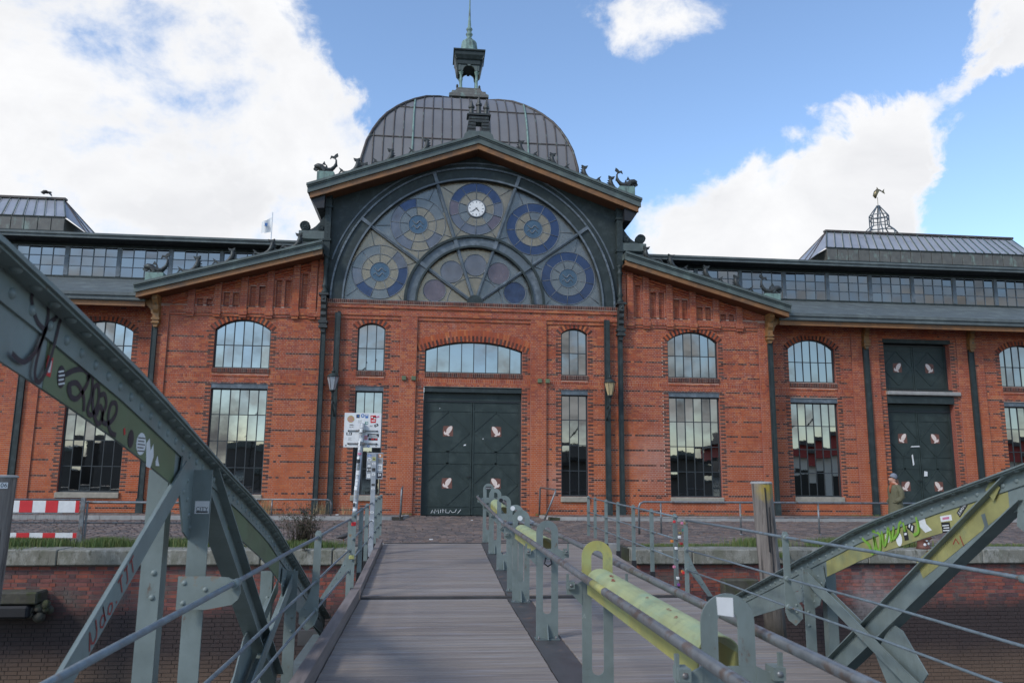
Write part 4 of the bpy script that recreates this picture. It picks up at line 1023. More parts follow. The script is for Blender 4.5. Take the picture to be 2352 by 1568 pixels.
for k in range(5):
    a0, a1 = 36*k, 36*k+36; am = a0+18; bgm = tones[k]
    rc = 4.10; cx, cz = pol(rc, am); RR = (1.13, .75, .40)
    if k in (0, 4): cz = CZ+1.24
    # background in four pieces divided by the centre line and the ring line
    for (b0, b1) in ((a0, am), (am, a1)):
        for (q0, q1) in ((2.88, rc), (rc, R0)):
            poly = [pol(q0, b0+(b1-b0)*i/6) for i in range(7)]+[pol(q1, b1+(b0-b1)*i/6) for i in range(7)]
            pane(poly, bgm if random.random() < .8 else 'st_grey')
    for e in (a0, a1):
        for rr in (3.0, 5.2):
            P = pol(rr, e+(2 if e == a0 else -2)); d = math.hypot(P[0]-cx, P[1]-cz); 
            lead_line((cx+(P[0]-cx)*RR[0]/d, cz+(P[1]-cz)*RR[0]/d), P, r=.012)
    ns = 10 if k == 2 else 9; st = 90 if k == 2 else 90+am
    for j in range(ns):
        b0, b1 = st+360*j/ns, st+360*(j+1)/ns; bm = (b0+b1)/2 % 360
        if k == 2: om = 'st_blue' if 15 < bm < 165 else random.choice(('st_plum','st_lilac'))
        elif k < 2: om = 'st_blue'
        else: om = random.choice(('st_grey','st_lilac','st_lilac','st_blue','st_amber') if k >= 3 else ('st_blue','st_lilac','st_lilac','st_blue'))
        pane(arcpts(cx, cz, RR[0], b0, b1, 5)+arcpts(cx, cz, RR[1], b1, b0, 5), om, YG-.010)
        im = random.choice(('st_amber','st_amber','st_grey')) if k >= 1 else 'st_grey'
        pane(arcpts(cx, cz, RR[1], b0, b1, 4)+arcpts(cx, cz, RR[2], b1, b0, 4), im, YG-.010)
        lead_line((cx+RR[2]*math.cos(R_(b0)), cz+RR[2]*math.sin(R_(b0))), (cx+RR[0]*math.cos(R_(b0)), cz+RR[0]*math.sin(R_(b0))))
    for r in RR: lead_circ(cx, cz, r)
    if k != 2:
        pane(arcpts(cx, cz, RR[2], 0, 360, 24)[:-1], 'st_fish', YG-.010)
        for (dx, dz, sc_) in ((0,.08,1.),(-.03,-.12,-.9)):
            lead.sweep([(cx+dx+sc_*.26*(t/6-1), YG-.025, cz+dz+.07*math.sin(t*.9+sc_)) for t in range(13)], [.008+.02*math.sin(math.pi*t/12) for t in range(13)], 5)
    # fan below
    b, c = pol(.3, am), None
    ri = 1.66 if k in (1,2,3) else 1.74; ux, uz = pol(ri, am)
    if k in (0, 4): uz = CZ+.53
    for (b0, b1) in ((a0, am), (am, a1)):
        pane([pol(.3, b0+(b1-b0)*i/3) for i in range(4)]+[pol(1.12, b1+(b0-b1)*i/3) for i in range(4)], bgm)
        pane([pol(1.12, b0+(b1-b0)*i/4) for i in range(5)]+[pol(2.38, b1+(b0-b1)*i/4) for i in range(5)], bgm)
    pane(arcpts(ux, uz, .46, 0, 360, 24)[:-1], {0:'st_blue',1:'st_plum',2:'st_lilac',3:'st_lilac',4:'st_plum'}[k], YG-.010)
    lead_circ(ux, uz, .46, n=24); P = pol(1.12, am); lead_circ(XC, CZ, 1.14, a0=a0+4, a1=a1-4, n=8)
part('lead_came', lead, 'lead', lun)
# the clock in the topmost rose
kx, kz = pol(4.10, 90)
clk = part('clock', B().prism(arcpts(kx, kz, .35, 0, 360, 32)[:-1], 'y', YG-.07, YG-.02), 'clock', hall)
part('clock_rim', B().ring(kx, kz, .35, .385, YG-.08, YG-.02, a1=360, n=32), 'lead', clk)
q = B()
for h in range(12):
    a = R_(90-30*h); r0 = .24 if h % 3 == 0 else .265
    q.beam((kx+r0*math.cos(a), YG-.074, kz+r0*math.sin(a)), (kx+.315*math.cos(a), YG-.074, kz+.315*math.sin(a)), .022, .004, up=(0,1,0))
part('hour_mark', q, 'black', clk)
for ang, ln, wd in ((90-30*(4+38/60), .19, .035), (90-6*39, .28, .024)):
    a = R_(ang); q = B().prism([(kx-.05*math.cos(a)-wd/3*math.sin(a), kz-.05*math.sin(a)+wd/3*math.cos(a)), (kx-.05*math.cos(a)+wd/3*math.sin(a), kz-.05*math.sin(a)-wd/3*math.cos(a)), (kx+ln*.6*math.cos(a)+wd/2*math.sin(a), kz+ln*.6*math.sin(a)-wd/2*math.cos(a)), (kx+ln*math.cos(a), kz+ln*math.sin(a)), (kx+ln*.6*math.cos(a)-wd/2*math.sin(a), kz+ln*.6*math.sin(a)+wd/2*math.cos(a))], 'y', YG-.085-wd*.2, YG-.078)
    part('clock_hand', q, 'black', clk)

# ------------------------------------------------------------------ wings: eaves, low roof, clerestory, upper roof, skylights
def wing_roof(x0, x1, n):
    part('wing_gutter', B().box(x0, x1, 31.22, 31.36, 8.36, 8.48).box(x0, x1, 31.28, 31.42, 8.17, 8.359).box(x0, x1, 31.24, 31.279, 8.2, 8.24), 'slate', hall)
    part('wing_timber', B().box(x0, x1, 31.36, 31.46, 7.98, 8.169), 'timber', hall)
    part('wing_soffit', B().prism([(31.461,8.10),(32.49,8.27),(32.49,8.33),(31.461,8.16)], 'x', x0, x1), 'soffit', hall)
    q = B(); m_ = 34
    q.prism([(31.30,8.481),(31.44,8.33),(36.2,10.10),(36.2,10.20)], 'x', x0, x1)
    k = int((x1-x0)/.9)
    lt = part('lean_to_roof', q, 'slate', hall); sl_ = (10.20-8.48)/4.9
    for k in range(14):
        y0 = 31.36+.345*k; y1 = y0+.375; f_ = lambda y: 8.481+(y-31.30)*sl_
        part('roof_course', B().prism([(y0,f_(y0)+.004),(y0,f_(y0)+.026),(y1,f_(y1)+.008),(y1,f_(y1)+.001)], 'x', x0+.01, x1-.01), 'slate', lt)
    part('clerestory_wall', B().box(x0, x1, 36.02, 36.3, 10.08, 10.24).box(x0, x1, 36.1, 36.35, 11.58, 12.0).box(x0, x1, 35.95, 36.1, 10.16, 10.20), 'iron', hall)
    part('upper_soffit', B().box(x0, x1, 35.25, 36.5, 11.73, 11.78), 'black', hall)
    part('upper_gutter', B().box(x0, x1, 35.12, 35.3, 11.73, 11.92).box(x0, x1, 35.06, 35.119, 11.86, 11.95), 'slate', hall)
    part('upper_roof', B().prism([(35.10,11.951),(35.3,11.80),(41,13.0),(41,13.15)], 'x', x0, x1).box(x0, x1, 40.9, 41.05, 13.0, 13.2), 'copper', hall)
wing_roof(14.55, 31.5, 0); wing_roof(-21.5, -11.15, 0)
part('upper_gutter', B().box(7.9, 14.549, 35.12, 35.3, 11.73, 11.92).box(7.9, 14.549, 35.06, 35.119, 11.86, 11.95), 'slate', hall)
part('upper_gutter', B().box(-11.149, -4.4, 35.12, 35.3, 11.73, 11.92).box(-11.149, -4.4, 35.06, 35.119, 11.86, 11.95), 'slate', hall)
part('upper_roof', B().prism([(35.10,11.951),(35.3,11.80),(41,13.0),(41,13.15)], 'x', 7.9, 14.549).prism([(35.10,11.951),(35.3,11.80),(41,13.0),(41,13.15)], 'x', -11.149, -4.4), 'copper', hall)
part('upper_soffit', B().box(7.9, 14.549, 35.25, 36.5, 11.73, 11.78).box(-11.149, -4.4, 35.25, 36.5, 11.73, 11.78), 'black', hall)
part('clerestory_wall', B().box(7.9, 14.549, 36.1, 36.35, 8.5, 12.0).box(-11.149, -4.4, 36.1, 36.35, 8.5, 12.0), 'iron', hall)
def clere(x0, x1):
    H = Hole(x0/2+x1/2, x1-x0-.001, 10.24, 11.58)
    q = B(); y = 36.04
    q.box(x0, x0+.09, y-.06, y+.05, 10.24, 11.58); q.box(x1-.09, x1, y-.06, y+.05, 10.24, 11.58)
    xs = [x0+.1+(x1-x0-.2)*k/4 for k in range(5)]; zs = [10.24+1.34*k/3 for k in range(4)]
    for x in xs[1:-1]: q.box(x-.015, x+.015, y-.03, y+.01, 10.24, 11.58)
    for z in zs[1:-1]: q.box(x0+.09, x1-.09, y-.025, y+.008, z-.015, z+.015)
    q.box(x0+.09, x1-.09, y-.03, y+.01, 11.54, 11.58)
    wn = part('clerestory_window', q, 'iron_blue', hall, base=True)
    for i in range(4):
        for j in range(3):
            o = part('pane', B().box(xs[i]+.004, xs[i+1]-.004, y, y+.005, zs[j]+.004, zs[j+1]-.004), 'glass_clere', wn)
            o.rotation_euler = (random.gauss(0,.006), 0, random.gauss(0,.008))
for k in range(10): clere(8.17+2.215*k, 8.17+2.215*(k+1))
for k in range(7): clere(-9.62-2.23*k+2.23, -9.62-2.23*k+4.46-.0) if False else clere(-7.39-2.23*(k+1), -7.39-2.23*k)
def skylight(x0, x1, cap_l, cap_r, lbl):
    """raised glazed ridge: copper upstand panels, sloping panes between bars, capped ridge"""
    y0, yr, zb, zu, zr = 41.0, 42.6, 13.75, 14.44, 15.93
    sk = part('skylight', B().box(x0+.02, x1-.02, y0+.03, yr+1.6, zb-.2, zu-.02), 'copper_brown', hall)
    n = max(1, int((x1-x0)/.62)); w_ = (x1-x0)/n
    for k in range(n):
        part('upstand_panel', B().cbox(x0+w_*k+.015, x0+w_*(k+1)-.015, y0-.03, y0+.029, zb, zu, .01), 'copper_brown', sk)
    part('upstand_rail', B().box(x0-.05, x1+.05, y0-.08, y0+.05, zu, zu+.05).box(x0-.05, x1+.05, y0-.06, y0+.02, zb-.06, zb-.005), 'iron', sk)
    rx0, rx1 = x0+(.9 if cap_l else 0), x1-(.9 if cap_r else 0)
    ng = int((x1-x0)/.50); wg = (x1-x0)/ng
    f = lambda x, t: Vector((x, y0+(yr-y0)*t, zu+.05+(zr-zu-.05)*t))
    for k in range(ng):
        a, c = x0+wg*k, x0+wg*(k+1); ra, rc_ = rx0+(rx1-rx0)*k/ng, rx0+(rx1-rx0)*(k+1)/ng
        g = B(); P = [f(a+.03,0), f(c-.03,0), f(rc_-.03,1), f(ra+.03,1)]; g.add([*P, *[p+Vector((0,.02,-.02)) for p in P]], [(0,1,2,3),(7,6,5,4),(0,4,5,1),(1,5,6,2),(2,6,7,3),(3,7,4,0)])
        part('skylight_pane', g, 'sky_glass', sk)
    q = B()
    for k in range(ng+1): q.beam(f(x0+wg*k,0)+Vector((0,-.03,.02)), f(rx0+(rx1-rx0)*k/ng,1)+Vector((0,-.03,.02)), .05, .06, up=(0,-1,1))
    part('glazing_bar', q, 'copper', sk)
    part('ridge_cap', B().box(rx0-.12, rx1+.12, yr-.15, yr+.15, zr-.02, zr+.09), 'dome_bar', sk)
    # glazed hips reaching lower than the front
    for on, x, s in ((cap_l, x0, -1), (cap_r, x1, 1)):
        if not on: continue
        A, C, Dd = Vector((x-s*.9, yr, zr)), Vector((x+s*1.0, y0+.2, zb+.0)), Vector((x+s*1.0, yr+1.4, zb+.0)); E_ = Vector((x, y0, zu+.05))
        g = B(); g.add([E_, C, A], [(0,1,2)]); g.add([A, C, Dd], [(0,1,2)]); part('hip_pane', g, 'sky_glass', sk)
        q = B()
        for P in (E_, C, Dd, C*.7+Dd*.3): q.beam(P, A, .06, .06, up=(0,-1,1))
        q.beam(C, Dd, .08, .08); part('hip_bar', q, 'dome_bar', sk)
skylight(22.0, 34.5, True, False, ''); skylight(-26, -18.85, False, True, '')
# open iron lantern frame with a gilded fish vane on the right-hand skylight
q = B(); cx, cy = 27.1, 44.0
def oct_(r, z, n=8): return [Vector((cx+r*math.cos(R_(22.5+45*k)), cy+r*math.sin(R_(22.5+45*k)), z)) for k in range(n)]
lv = [oct_(1.02,16.05), oct_(.98,16.45), oct_(.55,16.85), oct_(.55,17.30), oct_(.55,17.55), oct_(.10,18.15)]
for A, C in zip(lv, lv[1:]):
    for k in range(8): q.beam(A[k], C[k], .05, .05, up=(0,1,.1))
for A in lv[1:5]:
    for k in range(8): q.beam(A[k], A[(k+1) % 8], .045, .045)
q.tube((cx,cy,16.1),(cx,cy,18.2),.02,6); q.lathe([(.13,18.12),(.13,18.2),(.05,18.24)],(cx,cy),8)
part('open_iron_lantern', q, 'iron_blue', hall)
q = B(); q.tube((cx,cy,18.2),(cx,cy,18.75),.015,6); q.sweep([(cx-.12,cy,18.68),(cx-.16,cy,18.85),(cx-.08,cy,19.05),(cx+.05,cy,19.2),(cx+.18,cy,19.22),(cx+.30,cy,19.16)], [.04,.13,.15,.12,.05,.03], 8)
q.prism([(cx+.28,19.12),(cx+.48,19.32),(cx+.44,19.16),(cx+.5,19.0)], 'y', cy-.02, cy+.02); q.prism([(cx-.02,19.2),(cx+.0,19.42),(cx+.12,19.25)], 'y', cy-.015, cy+.015)
part('fish_weather_vane', q, 'gold', hall)

# ------------------------------------------------------------------ dome: cloister vault of iron bars and milky panes
DW, DC = 5.6, Vector((XC+.03, 44.0, 0))
PR = [(0,16.6),(.07,17.4),(.28,18.4),(.55,19.15),(.85,19.8),(1.2,20.4),(1.65,21.0),(2.1,21.5),(2.6,21.98),(3.2,22.47),(3.9,22.86),(4.6,23.14),(5.2,23.33),(5.6,23.42)]
def prz(d):
    for (a, za), (c, zc) in zip(PR, PR[1:]):
        if d <= c: return za+(zc-za)*(d-a)/(c-a)
    return PR[-1][1]
def face(k):
    c, s = math.cos(k*math.pi/2), math.sin(k*math.pi/2)
    def f(u, d, o=0.):
        # u along the face, d inset; o outward offset
        x, y = u, -(DW-d)-o*.7; z = prz(d)+o*.7
        return Vector((DC.x+x*c-y*s, DC.y+x*s+y*c, z))
    return f
dome = empty('x', (XC, 44, 16)); bpy.data.objects.remove(dome)
dome = part('dome', B().box(XC-5.6, XC+5.6, 38.45, 49.5, 15.2, 16.62), 'copper_brown', hall)
LV = [0, .42, 1.72, 5.58]; nu = 23; us = [-5.5+11*i/22.0 for i in range(23)]
dl = [0,.07,.28,.42,.55,.85,1.2,1.72,2.1,2.6,3.2,3.9,4.6,5.2,5.58]
for kf in range(4):
    f = face(kf); vis = kf == 0
    for i in range(22):
        ua, ub = us[i], us[i+1]
        for L0, L1 in zip(LV, LV[1:]):
            ds = [d for d in dl if L0 <= d <= L1]; vs = []; F = []
            for d in ds:
                lim = DW-d
                a, c = max(-lim, min(lim, ua+.02)), max(-lim, min(lim, ub-.02)); vs += [f(a, d), f(c, d)]
            F = [(2*j, 2*j+1, 2*j+3, 2*j+2) for j in range(len(ds)-1) if (vs[2*j]-vs[2*j+1]).length > .02]
            if not F: continue
            g = B(); g.add(vs, F, 0, True); o = part('dome_pane', g, 'dome_glass', dome, fix=False)
    main = {5, 17}
    for i, u in enumerate(us):
        dm = min(5.55, DW-abs(u)); ds = [d for d in dl if d < dm-.03]+[dm]
        if len(ds) < 2: continue
        big_ = i in main
        q = B().sweep([f(u, d, .03) for d in ds], .055 if big_ else .030, 5)
        part('glazing_bar', q, 'verdigris' if big_ else 'dome_bar', dome)
    q = B()
    for d in (LV[1], LV[2]): 
        l = DW-d; q.beam(f(-l, d, .03), f(l, d, .03), .045, .05, up=(0,0,1))
    part('glazing_rail', q, 'dome_bar', dome)
    q = B().sweep([f(-(DW-d), d, .05) for d in dl], .07, 6)
    for d in [i*.18 for i in range(1, 31)]:
        P = f(-(DW-d), d, .09); q.dome(P, .05, (0,-.3,1), 5)
    part('hip_rib', q, 'dome_bar', dome)
# lantern on the dome
lx, ly = XC+.05, 44.0
q = B(); 
q.lathe([(1.15,23.3),(1.15,23.45),(1.0,23.6),(.98,23.72)], (lx,ly), 4, sq=True); q.lathe([(.85,23.721),(.72,23.95),(.72,24.05)], (lx,ly), 4, sq=True)
lan = part('roof_lantern', q, 'copper_brown', hall, base=True)
for sx in (-1,1):
    for sy in (-1,1):
        c = (lx+sx*.46, ly+sy*.46)
        part('lantern_column', B().lathe([(.12,24.05),(.12,24.17),(.085,24.2),(.075,24.6),(.085,24.62),(.085,24.68),(.07,24.7),(.075,25.0),(.12,25.06),(.12,25.14),(.14,25.16),(.14,25.2)], c, 10), 'verdigris', lan)
q = B()
# arched screens between the columns, four sides
for k in range(4):
    c_, s_ = round(math.cos(k*math.pi/2)), round(math.sin(k*math.pi/2)); n = 10
    def W_(u, d, z): return (lx+u*c_-d*s_, ly+u*s_+d*c_, z)
    for i in range(n):
        t0, t1 = math.pi*i/n, math.pi*(i+1)/n
        A = (.36*math.cos(t0), 25.2+.36*math.sin(t0)); C = (.36*math.cos(t1), 25.2+.36*math.sin(t1))
        vs = [W_(A[0], -.60, A[1]), W_(A[0], -.60, 25.82), W_(C[0], -.60, 25.82), W_(C[0], -.60, C[1]), W_(A[0], -.50, A[1]), W_(A[0], -.50, 25.82), W_(C[0], -.50, 25.82), W_(C[0], -.50, C[1])]
        q.add(vs, [(0,1,2,3),(7,6,5,4),(0,3,7,4)])
    for a, c in ((-.62,-.36),(.36,.62)):
        vs = [W_(a,-.60,25.2),W_(c,-.60,25.2),W_(c,-.60,25.82),W_(a,-.60,25.82),W_(a,-.50,25.2),W_(c,-.50,25.2),W_(c,-.50,25.82),W_(a,-.50,25.82)]
        q.add(vs, [(0,1,2,3),(7,6,5,4),(0,4,5,1),(1,5,6,2),(3,2,6,7)])
    q.add([W_(-.08,-.65,25.5),W_(.08,-.65,25.5),W_(.1,-.65,25.7),W_(-.1,-.65,25.7),W_(-.08,-.6,25.5),W_(.08,-.6,25.5),W_(.1,-.6,25.7),W_(-.1,-.6,25.7)], [(0,1,2,3),(0,4,5,1),(1,5,6,2),(3,2,6,7),(0,3,7,4)])
part('arched_screen', q, 'copper', lan)
part('lantern_cornice', B().lathe([(.60,25.55),(.66,25.6),(.66,25.85),(.74,25.9),(.86,26.1),(.86,26.3),(.94,26.34),(.94,26.42),(.80,26.45),(.3,26.5)], (lx,ly), 4, sq=True), 'iron', lan)
for s in (-1,1):
    q = B().prism([(lx+s*.62,25.2),(lx+s*.72,25.3),(lx+s*.86,26.1),(lx+s*.62,26.1)], 'y', ly-.55, ly+.55); part('cornice_bracket', q, 'iron', lan)
part('bell_roof', B().lathe([(.78,26.43),(.66,26.5),(.56,26.62),(.50,26.82),(.47,27.05),(.44,27.25),(.36,27.4),(.2,27.5),(.1,27.52)], (lx,ly), 8, sq=True), 'verdigris', lan)
part('spire', B().lathe([(.16,27.5),(.19,27.58),(.12,27.66),(.17,27.78),(.22,27.86),(.17,27.95),(.1,28.02),(.16,28.12),(.2,28.2),(.14,28.3),(.09,28.36),(.10,28.5),(.07,28.9),(.045,29.6),(.03,30.6),(.012,31.6)], (lx,ly), 12), 'verdigris', lan)
for s in (-1,1): part('lantern_side_knob', B().lathe([(.03,24.35),(.07,24.4),(.07,24.55),(.03,24.6)], (lx+s*.66, ly), 8), 'bronze', lan)

# ------------------------------------------------------------------ castle emblem on the gable, fish along the roofs
q = B().prism([(XC-.66,15.28),(XC+.66,15.28),(XC+.58,15.56),(XC+.42,15.70),(XC-.42,15.70),(XC-.58,15.56)], 'y', 30.85, 31.5); cas = part('castle_emblem', q, 'copper', hall)
q = B(); 
for r_ in range(5):
    z0, z1 = 15.70+.145*r_, 15.70+.145*(r_+1)-.012; h_ = .50-.016*r_*1.4
    if r_ < 3:
        for s in (-1,1): q.cbox(*sorted((XC+s*.12, XC+s*h_)), 30.95, 31.4, z0+.001, z1, .012)
    else: q.cbox(XC-h_, XC+h_, 30.95, 31.4, z0+.001, z1, .012)
q.cbox(XC-.50, XC+.50, 30.9, 31.45, 16.43, 16.50, .01); q.cbox(XC-.42, XC+.42, 30.97, 31.38, 16.501, 16.56, .01)
part('castle_wall', q, 'bronze', cas)
q = B()
for dx, h_ in ((-.31,0),(0,.12),(.31,0)):
    q.lathe([(.10,16.56),(.10,16.80+h_),(.135,16.84+h_),(.135,16.92+h_),(.10,16.93+h_),(.0,17.28+h_*1.4)], (XC+dx, 31.15), 8, smooth=False)
part('castle_tower', q, 'bronze', cas)
fb = B()
fb.sweep([(-.50,0,.30),(-.46,0,.27),(-.36,0,.27),(-.24,0,.24),(-.10,0,.15),(.06,0,.11),(.20,0,.15),(.31,0,.27),(.37,0,.42),(.37,0,.56),(.31,0,.66)], [.02,.09,.15,.17,.155,.13,.11,.085,.06,.045,.03], 9, flat=.8, up=(0,1,0))
fb.prism([(-.48,.22),(-.40,.16),(-.30,.14),(-.42,.06),(-.52,.12)], 'y', -.05, .05)                     # lower lip
fb.prism([(.30,.62),(.20,.66),(.12,.60),(.16,.74),(.27,.72),(.33,.80),(.42,.86),(.45,.74),(.38,.68)], 'y', -.03, .03)   # tail flukes
fb.prism([(-.18,.36),(-.10,.50),(-.02,.32)], 'y', -.02, .02); fb.prism([(-.06,.24),(.0,.36),(.06,.2)], 'y', -.02, .02); fb.prism([(.28,.3),(.33,.22),(.44,.3),(.42,.4)], 'y', -.015, .015)
for s in (-1,1): fb.prism([(-.22,.16),(-.10,.02),(-.02,.06),(-.1,.18)], 'y', s*.13-.02, s*.13+.02)
fb.box(-.30, .24, -.12, .12, -.02, .06)
fish_big = mesh_of('dolphin_statue', fb, 'bronze')
fs = B()
fs.sweep([(-.30,0,.10),(-.20,0,.07),(-.05,0,.08),(.08,0,.14),(.16,0,.24),(.19,0,.35),(.18,0,.44),(.13,0,.47)], [.03,.045,.07,.10,.11,.10,.08,.03], 8, flat=.8, up=(0,1,0))
fs.prism([(-.30,.10),(-.42,.02),(-.36,.12),(-.42,.22),(-.28,.14)], 'y', -.02, .02)
for k in range(4): fs.prism([(.24-.02*k,.18+.08*k),(.34-.02*k,.24+.08*k),(.25-.02*k,.27+.08*k)], 'y', -.02, .02)
fs.prism([(.08,.46),(.04,.54),(.16,.52),(.26,.56),(.22,.44)], 'y', -.05, .05)
fs.v = [(a*1.25, b*1.25, c*1.3) for a, b, c in fs.v]; fish_small = mesh_of('roof_fish', fs, 'bronze')
def bigfish(x, y, z, s, base=True):
    part('statue_plinth', B().cbox(x-.34, x+.34, y-.25, y+.25, z-.42, z-.02, .015), 'verdigris', hall)
    put('dolphin_statue', fish_big, (x, y, z), hall, (0, 0, 0 if s < 0 else math.pi))
bigfish(XC-6.15, 31.1, 13.66, -1); bigfish(XC+6.25, 31.1, 13.62, 1)
bigfish(XC-12.42, 31.1, 9.24, -1); bigfish(XC+12.38, 31.1, 9.22, 1)
for s in (-1,1):
    for k, d in enumerate((2.35, 3.8, 5.15) if s < 0 else (2.0, 3.35, 4.7, 5.85)):
        put('roof_fish', fish_small, (XC+s*d, 31.15, 15.55-SL*d-.03), hall, (0, 0 if s < 0 else 0, 0 if s < 0 else math.pi))
    for d in (7.3, 8.35, 9.85, 11.15):
        put('roof_fish', fish_small, (XC+s*d, 31.15, 10.80-SS*(d-5.97)-.03), hall, (0, 0, 0 if s < 0 else math.pi))
put('roof_fish', fish_small, (XC-5.0+.1, 31.8, 13.75), hall)
# ------------------------------------------------------------------ bridge deck and ramp
zm = lambda y: -.34-.005*(13.1-y)
zf = lambda y: -.31+(y-13.15)/(19.42-13.15)*.305
deck = empty('bridge_deck', (1.5, 6, -.45), 'grey plank deck of the near bridge span, two lanes split by a steel strip', 'bridge deck')
ramp = empty('access_ramp', (1.5, 16, -.3), 'short plank ramp rising from the bridge joint to the cobbled quay', 'ramp')
def planks(par, y0, y1, zfn):
    pw = .142; cache = {}
    n = int((y1-y0)/pw); pw = (y1-y0)/n; sl = math.atan((zfn(y1)-zfn(y0))/(y1-y0))
    for lane, (xa, xb) in enumerate(((-1.02,1.29),(1.66,4.14))):
        if lane not in cache:
            q = B().cbox(-(xb-xa)/2, (xb-xa)/2, -pw/2+.005, pw/2-.005, -.05, 0, .005); cache[lane] = mesh_of('plank', q, 'plank')
        for k in range(n):
            yc = y0+pw*(k+.5)
            put('plank', cache[lane], ((xa+xb)/2+random.uniform(-.003,.003), yc, zfn(yc)+random.uniform(-.0012,.0012)), par, (sl, 0, 0))
planks(deck, -5, 13.02, zm); planks(ramp, 13.22, 19.42, zf)
def sheet(y0, y1, zfn, x0, x1, top, bot, name, m, par, edge=0.):
    q = B(); P = [(x0,y0),(x1,y0),(x1,y1),(x0,y1)]
    q.add([(x,y,zfn(y)+top) for x,y in P]+[(x,y,zfn(y)+bot) for x,y in P], [(0,1,2,3),(7,6,5,4),(0,4,5,1),(1,5,6,2),(2,6,7,3),(3,7,4,0)]); return part(name, q, m, par)
sheet(.6, 13.10, zm, 1.30, 1.65, -.004, -.03, 'centre_strip', 'strip', deck); sheet(13.16, 19.41, zf, 1.30, 1.65, -.004, -.03, 'centre_strip', 'strip', ramp)
sheet(.6, 13.04, zm, -1.16, -1.03, .17, -.06, 'kerb_beam', 'beam_wood', deck); sheet(13.2, 19.2, zf, -1.14, -1.03, .13, -.06, 'kerb_beam', 'beam_wood', ramp)
for x in (-1.1, .1, 1.45, 2.9, 4.1):
    sheet(.4, 13.0, zm, x-.06, x+.06, -.062, -.38, 'deck_girder', 'strip', deck); sheet(13.25, 18.9, zf, x-.05, x+.05, -.062, -.26, 'ramp_girder', 'strip', ramp)
for k in range(5): part('cross_girder', B().box(-1.9, 4.9, 1.0+2.95*k-.06, 1.0+2.95*k+.06, -.95, -.74), 'strip', deck)
part('joint_angle', B().box(-1.02, 4.14, 13.03, 13.09, -.42, -.345), 'strip', deck); part('joint_angle', B().box(-1.02, 4.14, 13.12, 13.2, -.40, -.318), 'strip', ramp)
part('transition_plate', B().box(-1.02, 4.14, 19.425, 19.50, -.03, .012), 'strip', ramp)

